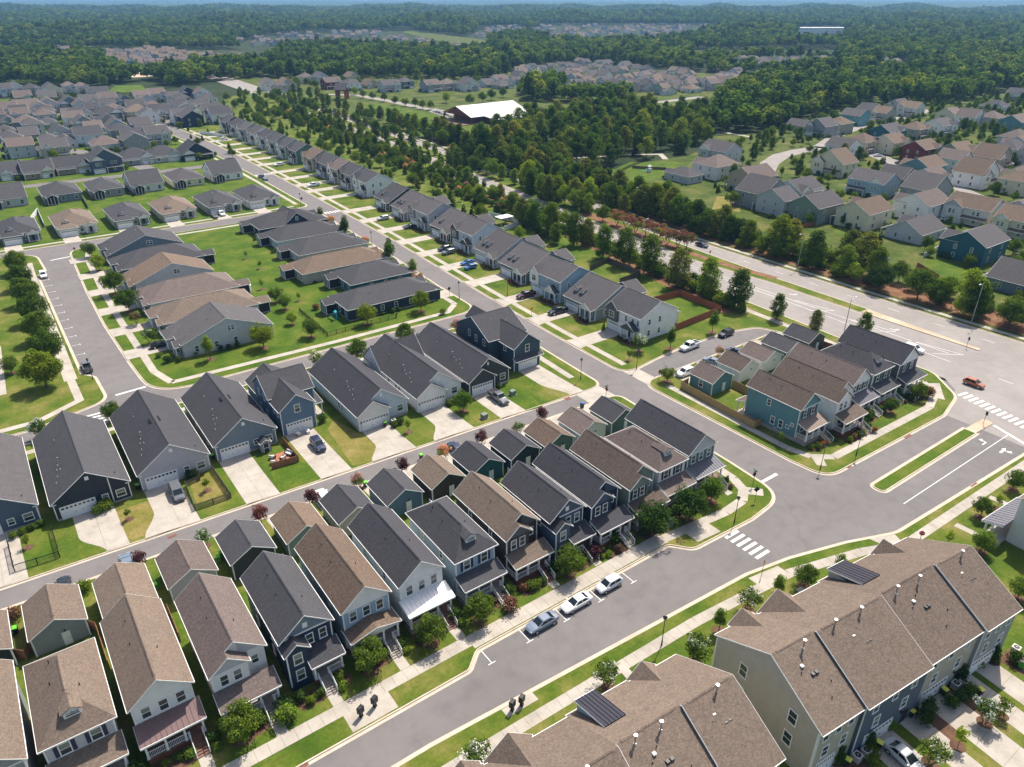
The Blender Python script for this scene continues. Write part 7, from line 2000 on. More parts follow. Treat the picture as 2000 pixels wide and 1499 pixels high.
def vehicle_proto(kind, cname, color):
    S = SPEC[kind]
    hw = S['W'] / 2
    m = paint('car_paint_' + cname, color)
    b = MB()
    rings = []
    for x, zt, k in S['st']:
        w, zl = hw * k, .28 if -S['L'] / 2 + .2 < x < S['L'] / 2 - .2 else .36
        rings.append([(x, -w * .86, zl), (x, -w * .98, zl + .16), (x, -w, (zl + zt) / 2), (x, -w * .96, zt - .12), (x, -w * .84, zt), (x, 0, zt + .03), (x, w * .84, zt), (x, w * .96, zt - .12), (x, w, (zl + zt) / 2), (x, w * .98, zl + .16), (x, w * .86, zl)])
    n = 11
    vs = [p for r in rings for p in r]
    fs = [(i * n + j, i * n + (j + 1) % n, (i + 1) * n + (j + 1) % n, (i + 1) * n + j) for i in range(len(rings) - 1) for j in range(n)]
    fs += [tuple(range(n)), tuple(range(len(vs) - 1, len(vs) - n - 1, -1))]
    b.add(vs, fs)
    r0, r1, f1, f0, zb, zr, rw = S['cab']
    bw = hw * .88
    rw *= 1.08
    c = MB()
    c.add([(r0, -bw, zb - .06), (f0, -bw, zb - .06), (f0, bw, zb - .06), (r0, bw, zb - .06), (r1, -rw, zr - .06), (f1, -rw, zr - .06), (f1, rw, zr - .06), (r1, rw, zr - .06),
           (r1 + .12, -rw * .85, zr), (f1 - .12, -rw * .85, zr), (f1 - .12, rw * .85, zr), (r1 + .12, rw * .85, zr)],
          [(0, 1, 5, 4), (1, 2, 6, 5), (2, 3, 7, 6), (3, 0, 4, 7), (4, 5, 9, 8), (5, 6, 10, 9), (6, 7, 11, 10), (7, 4, 8, 11), (8, 9, 10, 11)])
    parts = [('body', b.mesh('body', m)), ('cabin', c.mesh('cabin', m))]
    def quad(name, q, mat):
        g = MB()
        P = [Vector(v) for v in q]
        nn = (P[1] - P[0]).cross(P[2] - P[0]).normalized() * .012
        g.add([p + nn for p in P], [(0, 1, 2, 3)]); g.add([p - nn for p in P], [(3, 2, 1, 0)])
        parts.append((name, g.mesh(name, mat)))
    L = lambda a, c_, t: tuple(a[i] + (c_[i] - a[i]) * t for i in range(3))
    def panel(name, A, B, C_, D, u0, u1, v0, v1):
        f = lambda u, v: L(L(A, B, u), L(D, C_, u), v)
        quad(name, [f(u0, v0), f(u1, v0), f(u1, v1), f(u0, v1)], CARGLASS)
    a0, a1, a2, a3 = (f0, -bw, zb - .06), (f0, bw, zb - .06), (f1, rw, zr - .06), (f1, -rw, zr - .06)
    panel('windscreen', a0, a1, a2, a3, .08, .92, .12, .96)
    panel('rear_window', (r0, bw, zb - .06), (r0, -bw, zb - .06), (r1, -rw, zr - .06), (r1, rw, zr - .06), .1, .9, .2, .92)
    for sgn in (-1, 1):
        A, B, C_, D = (r0, sgn * bw, zb - .06), (f0, sgn * bw, zb - .06), (f1, sgn * rw, zr - .06), (r1, sgn * rw, zr - .06)
        if sgn > 0: pass
        for u0, u1 in ((.1, .46), (.5, .9)):
            q = (lambda f: [f(u0, .16), f(u1, .16), f(u1 * .97, .9), f(u0 * 1.02, .9)])(lambda u, v: L(L(A, B, u), L(D, C_, u), v))
            quad('side_window', q if sgn < 0 else q[::-1], CARGLASS)
    Lh = S['L'] / 2
    zf = S['st'][-2][1]
    for sgn in (-1, 1):
        g = MB().box(Lh - .32, Lh - .02 - .1, sgn * hw * .62 - .17, sgn * hw * .62 + .17, zf - .2, zf - .06); parts.append(('headlight', g.mesh('headlight', LAMPW)))
        zt = S['st'][1][1]
        g = MB().box(-Lh + .0, -Lh + .16, sgn * hw * .72 - .12, sgn * hw * .72 + .12, zt - .26, zt - .08); parts.append(('taillight', g.mesh('taillight', LAMPR)))
        g = MB().box(f0 - .32, f0 - .18, sgn * (bw + .16) - .1, sgn * (bw + .16) + .1, zb + .02, zb + .16); parts.append(('mirror', g.mesh('mirror', m)))
    parts.append(('grille', MB().box(Lh - .14, Lh + .01, -hw * .45, hw * .45, zf - .36, zf - .2).mesh('grille', GRILL)))
    if kind == 'pickup':
        parts.append(('cargo_bed', MB().box(-2.75, -1.0, -hw * .78, hw * .78, 1.1, 1.16).mesh('cargo_bed', GRILL)))
        parts.append(('bed_rail', MB().box(-2.85, -.95, -hw * .96, -hw * .8, 1.06, 1.3).box(-2.85, -.95, hw * .8, hw * .96, 1.06, 1.3).box(-2.9, -2.78, -hw * .955, hw * .955, 1.0, 1.297).mesh('bed_rail', m)))
    wr = S['wr']
    wheels = []
    tyre = shared(('tyre', wr), lambda: MB().tube((0, -.12, 0), (0, .12, 0), wr, n=18).mesh('wheel', RUBBER))
    rim = shared(('rim', wr), lambda: MB().tube((0, -.128, 0), (0, .128, 0), wr * .62, n=12).mesh('rim', RIM))
    return parts, [(x, sg * (hw - .12), wr) for x in S['wx'] for sg in (-1, 1)], tyre, rim
def vehicle(kind, cname, color, x, y, ang, label, group=None, z=0.014):
    key = (kind, cname)
    if key not in PROTO: PROTO[key] = vehicle_proto(kind, cname, color)
    parts, wh, tyre, rim = PROTO[key]
    nm = {'sedan': 'sedan', 'suv': 'suv', 'hatch': 'hatchback', 'van': 'minivan', 'pickup': 'pickup_truck'}[kind]
    t = thing(nm, label, 'pickup' if kind == 'pickup' else 'car', (x, y, z), ang, group)
    for n_, me in parts: obj(n_, me, t)
    for p in wh:
        w = obj('wheel', tyre, t, p); obj('rim', rim, w)
    return t
CC = dict(white=(.78, .78, .77), silver=(.45, .46, .47), bluegrey=(.16, .20, .26), grey=(.12, .125, .135), black=(.012, .013, .015), navy=(.016, .025, .06), blue=(.03, .12, .30), orange=(.36, .11, .035), maroon=(.06, .012, .012), pearl=(.62, .63, .64))
def car(kind, c, u, v, ang, label, z=.014, group=None):
    x, y = G(u, v, .7)
    return vehicle(kind, c, CC[c], x, y, radians(ang), label, group, z)
DZ = BASE + .026
car('sedan', 'bluegrey', 1058, 1215, 180, 'blue grey sedan parked nearest in the bays of the front street')
car('sedan', 'white', 1126, 1176, 180, 'white sedan with sunroof parked in the middle bay of the front street')
car('hatch', 'pearl', 1189, 1140, 180, 'white hatchback parked in the bay next to the green trees')
car('van', 'grey', 346, 962, -92, 'grey minivan in the driveway of the lavender grey house', DZ)
car('suv', 'navy', 621, 869, -92, 'dark blue suv in the driveway of the blue two storey house', DZ)
car('pickup', 'grey', 974, 777, -92, 'grey pickup truck in the driveway of the charcoal house', DZ)
car('pickup', 'white', 1347, 676, 182, 'white pickup truck parked along the parking court')
car('suv', 'black', 1418, 651, 182, 'black suv parked at the end of the parking court')
car('suv', 'white', 1338, 728, 178, 'white suv on the apron of the teal garage', DZ)
car('sedan', 'bluegrey', 1391, 706, 100, 'blue grey sedan half hidden behind a white garage of the parking court', DZ)
car('sedan', 'navy', 1436, 687, 100, 'dark blue sedan half hidden between the white garages', DZ)
car('pickup', 'black', 1089, 608, 180, 'black pickup truck in the drive of the blue grey dormer house', DZ)
car('pickup', 'maroon', 1027, 577, 180, 'dark maroon pickup truck in the drive of the light blue house', DZ)
car('sedan', 'blue', 913, 513, 182, 'blue car in a main street drive, farther of two', DZ)
car('hatch', 'blue', 919, 522, 182, 'blue hatchback in a main street drive, nearer of two', DZ)
car('suv', 'black', 868, 486, 182, 'black suv in a main street drive, farther of two', DZ)
car('suv', 'grey', 876, 493, 182, 'dark grey suv in a main street drive, nearer of two', DZ)
car('suv', 'silver', 748, 427, 182, 'silver suv in a drive near the far crossing', DZ)
car('sedan', 'black', 801, 443, 182, 'black sedan beside a flower bed of the main street', DZ)
car('suv', 'white', 1785, 681, -88, 'white suv driving down the near carriageway of the boulevard', .03)
car('hatch', 'orange', 1903, 748, -90, 'orange hatchback crossing the boulevard junction', .03)
car('sedan', 'navy', 1371, 478, -88, 'dark blue car on the far carriageway beside the red flowering trees', .03)
car('suv', 'white', 84, 537, -90, 'white suv parked at the far end of the parking bays')
car('pickup', 'grey', 169, 716, 90, 'silver blue pickup parked at the near end of the parking bays').scale = (.95, .95, .95)
car('sedan', 'black', 313, 673, 0, 'black sedan in the drive of the pale grey gabled house', DZ)
car('sedan', 'grey', 419, 422, -90, 'grey sedan in the drive of the mid grey low house', DZ)
car('suv', 'white', 433, 418, -90, 'white suv in the drive of the mid grey low house', DZ)
car('sedan', 'silver', 1768, 1480, -98, 'silver sedan in a driveway of the upper terrace', DZ)
car('suv', 'white', 632, 972, 88, 'white car half hidden behind the beige garage', DZ)
car('sedan', 'navy', 890, 876, 88, 'dark car half hidden behind the dark teal garage', DZ)
car('sedan', 'black', 126, 1146, 88, 'dark car half hidden behind the grey garage', DZ)
car('sedan', 'bluegrey', 248, 1100, 88, 'blue grey car half hidden behind the tan joined garage', DZ)
car('suv', 'black', 510, 345, 90, 'dark pickup like suv on the main street before the far bend')
car('sedan', 'bluegrey', 517, 349, 92, 'grey blue car on the main street before the far bend')
car('pickup', 'white', 612, 362, 182, 'white pickup in a drive far up the main street', DZ)
car('suv', 'white', 545, 322, 182, 'white suv in a drive farther up the main street', DZ)
for u, v, a, k, c, lb in ((1978, 485, 60, 'suv', 'white', 'white suv beside the dark teal house'), (1715, 304, -30, 'sedan', 'white', 'white car in the drive of a cream house beyond the boulevard'), (1757, 318, -30, 'sedan', 'black', 'black car on the curved road'), (1845, 428, -30, 'suv', 'white', 'white car behind the pale grey hip roof beyond the boulevard'), (1750, 405, 20, 'suv', 'blue', 'blue car between the cream and the white house beyond the boulevard'),
                          (60, 291, 20, 'sedan', 'black', 'black car on the diagonal street'), (76, 293, 20, 'sedan', 'silver', 'silver car on the diagonal street'), (14, 305, 100, 'sedan', 'bluegrey', 'blue grey car in a drive by the diagonal street'), (25, 307, 100, 'suv', 'white', 'white car in a drive by the diagonal street'), (320, 228, 0, 'suv', 'white', 'white car in a drive above the small green'), (438, 272, 0, 'suv', 'white', 'white car beside the big navy house')):
    car(k, c, u, v, a, lb, .17)
for i in range(7):
    car(('sedan', 'suv', 'hatch')[i % 3], ('white', 'silver', 'bluegrey', 'white', 'navy', 'pearl', 'white')[i], 848 + i * 5.2, 217 + i * 1.5, 60, 'car parked in the row at the pavilion', .17, 'cars parked at the pavilion')

# ------------------------------------------------------------------ fences
def fence(label, pts, h, m, style='board', step=2.4, z=BASE):
    P = [Vector(p) for p in pts]
    t = thing('fence', label, 'fence', (P[0].x, P[0].y, z))
    for A, B in zip(P, P[1:]):
        L = (B - A).length
        n = max(1, round(L / step)); w = L / n
        d = (B - A).normalized(); ang = atan2(d.y, d.x)
        def panel():
            b = MB()
            if style == 'board':
                k = max(4, int(w / .16))
                for i in range(k):
                    x0, x1 = w * i / k, w * (i + 1) / k
                    off = .012 * (i % 2)
                    b.box(x0 + .004, x1 - .004, -.02 + off, .02 + off, .04, h - .02 * (i % 3))
                b.box(.02, w - .02, .034, .07, h * .78, h * .86); b.box(.02, w - .02, .034, .07, h * .2, h * .28)
            elif style == 'picket':
                k = int(w / .17)
                for i in range(k): b.box(w * (i + .2) / k, w * (i + .75) / k, -.02, .02, .05, h)
                b.box(0, w, .022, .06, h * .75, h * .83); b.box(0, w, .022, .06, h * .2, h * .28)
            elif style == 'iron':
                k = int(w / .14)
                for i in range(k): b.box(w * (i + .5) / k - .012, w * (i + .5) / k + .012, -.012, .012, .05, h)
                b.box(0, w, -.02, .02, h - .08, h - .04); b.box(0, w, -.02, .02, .1, .14)
            elif style == 'wire':
                for i in range(9): b.box(0, w, -.012, .012, .08 + h * .9 * i / 9, .095 + h * .9 * i / 9)
                b.box(0, w, -.04, .04, h - .1, h - .02)
            elif style == 'slat':
                k = int(h / .17)
                for i in range(k): b.box(0, w, -.025, .025, h * i / k + .015, h * (i + 1) / k - .01)
            else:
                b.box(0.01, w - .01, -.03, .03, .06, h - .08); b.box(0.01, w - .01, -.05, .05, h - .1, h); b.box(.01, w - .01, -.05, .05, .02, .12)
            return b.mesh('panel', m)
        pm = shared(('fence', style, round(w, 3), h, m.name), panel)
        po = shared(('fpost', h, m.name), lambda: MB().box(-.06, .06, -.06, .06, 0, h + .06).mesh('post', m))
        for i in range(n):
            p = A + d * (w * i) - P[0]
            o = obj('panel', pm, t, (p.x, p.y, 0), ang)
            obj('post', po, t, (p.x, p.y, 0), ang)
        p = B - P[0]
        obj('post', po, t, (p.x, p.y, 0), ang)
    return t
VINYL = flat('white_vinyl', (.76, .76, .75), .4, .04)
gp = lambda *l: [G(u, v) for u, v in l]
fence('tan board fence along the yard of the teal house', [(112.3, 90.8), (109.9, 90.6), (108.9, 70.9), (112.1, 71.1)], 1.7, TANW)
fence('tan board fence between the teal garage and house', [(119.4, 85.0), (119.0, 77.4), (117.4, 76.6)], 1.7, TANW)
fence('red cedar fence round the bright lawn behind the white corner house', [(131.9, 112.6), (150.4, 113.9), (150.8, 128.6), (132.6, 129.6)], 1.8, REDW)
fence('weathered grey fence behind the light blue house', gp((1152, 531), (1187, 514), (1250, 541), (1210, 556)), 1.8, GREYW)
fence('weathered grey fence beside the lawn above it', gp((1020, 440), (1072, 462), (1035, 472)), 1.8, GREYW)
fence('white vinyl fence round the patio with the white pergola', gp((955, 423), (1000, 434), (1020, 440), (985, 452)), 1.7, VINYL, 'vinyl')
fence('black iron fence round the garden of the navy corner house', gp((585, 610), (640, 658), (775, 622), (776, 614)), 1.2, METALD, 'iron')
fence('brown picket fence round the dry patch beside the minivan', gp((364, 953), (382, 998), (452, 974), (412, 915)), 1.15, GREYW, 'picket')
fence('short brown picket fence by the door of the lavender house', gp((364, 952), (391, 940), (389, 931)), 1.0, GREYW, 'picket')
fence('black wire fence round the green lawn beside the driveway', gp((18, 1068), (30, 1118), (118, 1090), (103, 1036)), 1.2, METALD, 'wire')
fence('cedar slat screen round the little patio', gp((555, 868), (584, 903), (532, 918)), 1.3, CEDAR, 'slat')
fence('cedar fence between the grey garage and the hip roofed house', gp((30, 1287), (53, 1291), (62, 1272)), 1.7, CEDAR)
fence('cedar fence beside the tan roofed house', gp((175, 1230), (192, 1236), (216, 1310)), 1.7, CEDAR)
fence('brown fence between the white house with stepped gables and its garage', [(5.2, 86.5), (5.2, 80.5)], 1.7, CEDAR)
fence('white fence between the dark brown garage and the light blue house', [(45.8, 86.4), (45.4, 79.6)], 1.5, VINYL, 'vinyl')
fence('white fence beside the dark teal garage', [(61.4, 86.2), (60.9, 79.4)], 1.5, VINYL, 'vinyl')
fence('white fence beside the black walled garage', [(21.6, 87.4), (21.4, 80.4)], 1.5, VINYL, 'vinyl')
fence('brown fence behind the dark house by the boulevard', [(152.6, 85.6), (152.9, 78)], 1.8, CEDAR)
fence('grey fence beside the mauve roofed white garage', [(136.8, 84.6), (136.6, 79), (135, 78.6)], 1.7, GREYW)
fence('black fence across the lawn beside the wood', gp((1207, 340), (1230, 328), (1278, 310)), 1.4, METALD, 'iron')
fence('dark rail fence across the lawn by the cluster of houses', gp((1235, 330), (1300, 333), (1312, 345)), 1.3, GREYW)
fence('red brown fence at the foot of the dark teal house garden', gp((1790, 523), (1832, 548)), 1.6, REDW)
fence('red brown fence beside the cream house garden', gp((1560, 450), (1592, 440)), 1.6, REDW)
fence('white vinyl fence beside the pale grey hip roofed house', gp((1700, 500), (1735, 515)), 1.7, VINYL, 'vinyl')
fence('white vinyl fence between the pale grey and the dark teal house', gp((1803, 505), (1832, 490), (1850, 498)), 1.7, VINYL, 'vinyl')
fence('white vinyl fence beside the cream house', gp((1672, 477), (1695, 470)), 1.6, VINYL, 'vinyl')
fence('white vinyl fence beside the blue grey low house', gp((62, 432), (75, 415), (88, 445)), 1.6, VINYL, 'vinyl')
fence('dark fence line between the gardens behind the far cross street', gp((151, 372), (172, 408)), 1.3, GREYW)
fence('dark fence line between the next gardens behind the far cross street', gp((244, 368), (262, 385)), 1.3, GREYW)
fence('white fence by the big navy house', gp((390, 262), (435, 268)), 1.7, VINYL, 'vinyl')

# ------------------------------------------------------------------ lamps, signs, boxes
def street_lamp(x, y, label, h=4.4):
    t = thing('street_lamp', label, 'lamp', (x, y, BASE), 0, 'black post lamps')
    obj('post', shared(('slp', h), lambda: MB().tube((0, 0, 0), (0, 0, .9), .12, .08, 8).tube((0, 0, .9), (0, 0, h), .06, .045, 8).mesh('post', METALD)), t)
    obj('lamp_head', shared('slh', lambda: MB().tube((0, 0, 0), (0, 0, .12), .1, .2, 8).tube((0, 0, .12), (0, 0, .5), .2, .26, 8).tube((0, 0, .5), (0, 0, .72), .32, .06, 8).mesh('lamp_head', METALD)), t, (0, 0, h))
    obj('lamp_glass', shared('slg', lambda: MB().tube((0, 0, .14), (0, 0, .47), .22, .27, 8, False).mesh('lamp_glass', BLIND)), t, (0, 0, h))
for u, v, lb in ((1134, 742, 'black post lamp on the verge of the navy corner house'), (1602, 917, 'black post lamp at the corner of the teal house'), (1292, 1262, 'black post lamp on the town house pavement'), (1672, 890, 'black post lamp before the white house with the plum tree'), (1434, 1022, 'black post lamp at the corner by the metal porch'),
                 (991, 578, 'black post lamp before the light blue main street house'), (727, 482, 'black post lamp before the brown hip roof'), (588, 403, 'black post lamp at the far cross street corner'), (182, 742, 'black post lamp at the end of the parking bays'), (897, 585, 'black post lamp at the rounded corner of the fenced garden'), (1243, 722, 'black post lamp by the court entrance'), (173, 490, 'black post lamp at the head of the parking street')):
    street_lamp(*G(u, v), lb)
def tall_lamp(x, y, ang, label, h=10.5):
    t = thing('street_lamp', label, 'lamp', (x, y, BASE), ang, 'tall lamps of the boulevard')
    obj('pole', shared('tlp', lambda: MB().tube((0, 0, 0), (0, 0, h), .13, .07, 8).mesh('pole', POLEG)), t)
    obj('arm', shared('tla', lambda: MB().tube((0, 0, h - .4), (1.6, 0, h), .045, .04, 6).mesh('arm', POLEG)), t)
    obj('lamp_head', shared('tlh', lambda: MB().box(1.4, 2.2, -.16, .16, h - .06, h + .1).mesh('lamp_head', POLEG)), t)
for u, v, a, lb in ((1897, 630, 180, 'tall grey lamp beyond the boulevard at the junction'), (1558, 522, 180, 'tall grey lamp beyond the boulevard beside the dense bank'), (1645, 664, 0, 'tall lamp behind the dark boulevard house'), (1252, 492, 0, 'tall lamp between the tall boulevard trees'), (1247, 420, 180, 'tall lamp beyond the red flowering trees'), (655, 235, 180, 'tall lamp near the red gate tower'), (577, 230, 0, 'tall lamp of the boulevard among the far trees'), (845, 290, 180, 'tall lamp beside the park lawn')):
    tall_lamp(*G(u, v), radians(a), lb)
SIGNR, SIGNY, SIGNG, SIGNB = flat('sign_red', (.45, .02, .02), .5), flat('sign_yellow', (.75, .36, .01), .5), flat('sign_green', (.01, .16, .08), .5), flat('sign_back', (.03, .03, .033), .6)
LETTER = flat('sign_white', (.8, .8, .8), .5)
def sign(x, y, label, shape, ang, h=2.3, blades=False, text=None):
    t = thing('road_sign', label, 'sign', (x, y, BASE), ang)
    obj('post', shared(('sp', h), lambda: MB().tube((0, 0, 0), (0, 0, h + .5), .04, n=6).mesh('post', METALD)), t)
    def oct_(r, n, a0, m, nm):
        b = MB(); vs = [(cos(a0 + 2 * pi * i / n) * r, sin(a0 + 2 * pi * i / n) * r) for i in range(n)]
        b.add([(p[0], -.07, p[1]) for p in vs] + [(p[0], -.045, p[1]) for p in vs], [tuple(range(n)), tuple(range(2 * n - 1, n - 1, -1))] + [(i, n + i, n + (i + 1) % n, (i + 1) % n) for i in range(n)])
        return b.mesh(nm, m)
    if shape == 'stop': obj('sign_plate', shared('octr', lambda: oct_(.42, 8, pi / 8, SIGNR, 'sign_plate')), t, (0, 0, h))
    elif shape == 'back': obj('sign_plate', shared('octb', lambda: oct_(.42, 8, pi / 8, SIGNB, 'sign_plate')), t, (0, 0, h))
    elif shape == 'yellow': obj('sign_plate', shared('dia', lambda: oct_(.55, 4, 0, SIGNY, 'sign_plate')), t, (0, 0, h)); obj('symbol', shared('walker', lambda: MB().box(-.06, .06, -.085, -.072, -.1, .16).box(-.05, .05, -.085, -.072, .2, .3).box(-.14, -.05, -.085, -.072, -.28, -.1).box(.05, .13, -.085, -.072, -.28, -.1).box(-.16, .16, -.084, -.072, .05, .1).mesh('symbol', SIGNB)), t, (0, 0, h))
    elif shape == 'darkdia': obj('sign_plate', shared('diab', lambda: oct_(.55, 4, 0, SIGNB, 'sign_plate')), t, (0, 0, h))
    elif shape == 'lane': obj('sign_plate', shared('lane', lambda: MB().box(-.3, .3, -.07, -.045, -.4, .4).mesh('sign_plate', SIGNB)), t, (0, 0, h))
    if text:
        cu = bpy.data.curves.new('lettering', 'FONT'); cu.body = text; cu.size = .3; cu.align_x = 'CENTER'; cu.align_y = 'CENTER'; cu.extrude = .003
        cu.materials.append(LETTER)
        tmp = bpy.data.objects.new('lettering', cu); COL.objects.link(tmp); me = bpy.data.meshes.new_from_object(tmp); bpy.data.objects.remove(tmp)
        o = obj('lettering', me, t, (0, -.076, h)); o.rotation_euler = (pi / 2, 0, 0)
    if blades:
        obj('name_blade', shared('bl1', lambda: MB().box(-.45, .45, -.012, .012, 0, .2).mesh('name_blade', SIGNG)), t, (0, 0, h + .5)); obj('name_blade', shared('bl2', lambda: MB().box(-.012, .012, -.45, .45, 0, .2).mesh('name_blade', SIGNG)), t, (0, 0, h + .72))
sign(*G(1183, 781), 'red stop sign with green street name blades at the mouth of the alley', 'stop', radians(90), blades=True, text='STOP')
sign(*G(1470, 950), 'dark backed stop sign with green street name blades at the end of the main street', 'back', radians(170), blades=True)
sign(*G(1793, 1066), 'red stop sign on the town house pavement facing the wide junction', 'stop', radians(-60), text='STOP')
sign(*G(1487, 1125), 'orange yellow pedestrian sign at the zebra crossing', 'yellow', radians(20))
sign(*G(1286, 745), 'orange yellow warning sign at the court entrance', 'yellow', radians(0))
sign(*G(1038, 620), 'yellow pedestrian sign between the main street drives', 'yellow', radians(0))
sign(*G(920, 628), 'green street name post at the cross street', 'none', 0, blades=True)
sign(*G(1920, 829), 'dark lane sign on the end of the narrow island', 'lane', radians(60))
sign(*G(1887, 680), 'dark lane sign on the median nose', 'lane', radians(60))
sign(*G(149, 500), 'red stop sign at the head of the parking street', 'stop', radians(-20), text='STOP')
sign(98.4, 166, 'dark backed diamond sign on the rounded corner of the fenced garden', 'darkdia', radians(180))
sign(104.3, 289, 'dark backed diamond sign at the far cross street', 'darkdia', radians(180))
sign(90.2, 56.1, 'dark backed diamond sign on the corner verge by the zebra crossing', 'darkdia', radians(150))
sign(*G(1386, 500), 'small red sign in the boulevard median', 'stop', radians(0), 1.2)
sign(*G(1290, 522), 'small red sign on the near verge of the boulevard', 'stop', radians(0), 1.2)
def mailbox(x, y, ang, label):
    t = thing('mailbox', label, 'mailbox', (x, y, BASE + .014), ang, 'black cluster mailboxes')
    obj('pedestal', shared('mbp', lambda: MB().frustum((-.2, .2, -.2, .2), 0, (-.12, .12, -.12, .12), .7).mesh('pedestal', METALD)), t)
    obj('box', shared('mbb', lambda: MB().box(-.38, .38, -.26, .26, .7, 1.5).frustum((-.41, .41, -.29, .29), 1.5, (-.32, .32, -.22, .22), 1.58).mesh('box', METALD)), t)
    dm = shared('mbd', lambda: MB().box(-.17, .17, -.02, 0, 0, .16).mesh('door', flat('black_enamel', (.03, .03, .035), .35)))
    for i in range(2):
        for j in range(4): obj('door', dm, t, (-.19 + .38 * i, -.262, .76 + .19 * j))
for x, y, lb in ((19.3, 56.6, 'black cluster mailbox on the kerb pad, nearer the navy house'), (21.2, 56.9, 'black cluster mailbox on the kerb pad, nearer the grey blue house'), (34.0, 47.0, 'black cluster mailbox across the street, first of two'), (35.3, 46.9, 'black cluster mailbox across the street, second of two')):
    mailbox(x, y, radians(25), lb)
def bin_(x, y, lid, label, ang=0.0, body=None, z=BASE):
    t = thing('wheeled_bin', label, 'bin', (x, y, z), ang)
    body = body or BINB
    obj('body', shared(('bb', body.name), lambda: MB().frustum((-.24, .24, -.28, .28), .06, (-.3, .3, -.36, .36), 1.0).mesh('body', body)), t)
    obj('lid', shared(('bl', lid.name), lambda: MB().frustum((-.33, .33, -.4, .4), 1.003, (-.27, .27, -.32, .32), 1.09).mesh('lid', lid)), t)
    for sx in (-.22, .22): obj('wheel', shared('bw', lambda: MB().tube((-.03, 0, 0), (.03, 0, 0), .12, n=10).mesh('wheel', RUBBER)), t, (sx, .32, .12))
GREENB = flat('green_bin_plastic', (.07, .30, .03), .45)
for u, v, lid, body, lb in ((752, 834, GREENLID, BINB, 'black bin with lime lid beside the pale grey garage wing'), (271, 957, GREENLID, BINB, 'black bin with green lid between the dark and the lavender house'), (417, 898, GREENLID, BINB, 'black bin with green lid between the lavender and the grey house'), (823, 898, GREENLID, BINB, 'lime lidded bin behind the brown garage'), (714, 952, GREENLID, BINB, 'lime lidded bin behind the blue garage'),
                            (428, 1098, GREENLID, GREENB, 'green bin beside the black walled garage, nearer one'), (434, 1090, GREENLID, GREENB, 'green bin beside the black walled garage, farther one'), (305, 1152, GREENLID, GREENB, 'green bin in the gap behind the white garage'), (33, 1238, GREENLID, BINB, 'black bin with lime lid by the grey garage'),
                            (1828, 1350, BINB, GREENB, 'green bin with dark lid at the middle garage of the terrace'), (1841, 1358, YELLID, BINB, 'yellow lidded bin at the middle garage of the terrace'), (1765, 1396, BINB, GREENB, 'green bin with dark lid at the third garage of the terrace'), (1777, 1400, YELLID, BINB, 'yellow lidded bin at the third garage of the terrace'), (1692, 1442, BINB, GREENB, 'green bin beside the narrow evergreen of the terrace'), (1714, 1462, YELLID, BINB, 'yellow lidded bin near the silver sedan'), (1627, 1485, BINB, GREENB, 'green bin at the lowest garage of the terrace'), (1652, 1495, YELLID, BINB, 'yellow lidded bin at the lowest garage of the terrace'), (1992, 1305, BINB, GREENB, 'green bin by the round hedge at the picture edge'), (1911, 1358, YELLID, BINB, 'yellow lidded bin at the end of the clipped hedge'),
                            (1137, 797, flat('blue_tarp', (.03, .10, .35), .5), BINB, 'blue lidded bin behind the white garage at the alley mouth')):
    bin_(*G(u, v), lid, lb, RND.uniform(-.3, .3), body)
def ac_unit(x, y, label):
    t = thing('air_conditioner', label, 'air conditioner', (x, y, BASE), RND.uniform(-.1, .1), 'air conditioners')
    obj('case', shared('acc', lambda: MB().box(-.42, .42, -.42, .42, 0, .85).box(-.46, .46, -.46, .46, .85, .9).mesh('case', flat('ac_beige', (.5, .47, .42), .6))), t)
    obj('fan_guard', shared('acf', lambda: MB().tube((0, 0, .903), (0, 0, .93), .33, n=16).mesh('fan_guard', GRILL)), t)
    obj('fan_hub', shared('ach', lambda: MB().tube((0, 0, .932), (0, 0, .96), .1, n=10).mesh('fan_hub', HARD)), t)
for u, v, lb in ((1864, 1345, 'air conditioner behind the clipped hedge, first of a pair'), (1879, 1340, 'air conditioner behind the clipped hedge, second of a pair'), (1801, 1394, 'air conditioner between the middle bins and a round hedge'), (1672, 1486, 'air conditioner at the lowest garage, first of a pair'), (1689, 1476, 'air conditioner at the lowest garage, second of a pair'), (1981, 1275, 'air conditioner at the far garage of the terrace'), (769, 828, 'air conditioner by the shrubs of the pale grey house'), (879, 788, 'air conditioner by the shrubs of the white alley house'), (975, 755, 'air conditioner by the shrubs of the charcoal house')):
    ac_unit(*G(u, v), lb)
for u, v, lb in ((946, 818, 'green transformer box on the lawn beside the charcoal house'), (1001, 772, 'small utility box at the lawn of the charcoal house')):
    x, y = G(u, v); t = thing('utility_box', lb, 'box', (x, y, BASE), .1)
    obj('case', MB().box(-.6, .6, -.5, .5, .08, .95).mesh('case', flat('utility_green', (.16, .20, .16), .6)), t); obj('lid', MB().frustum((-.63, .63, -.53, .53), .953, (-.55, .55, -.45, .45), 1.03).mesh('lid', flat('utility_green', (.16, .20, .16), .6))  , t); obj('pad', MB().box(-.75, .75, -.65, .65, -.03, .077).mesh('pad', CONC), t)

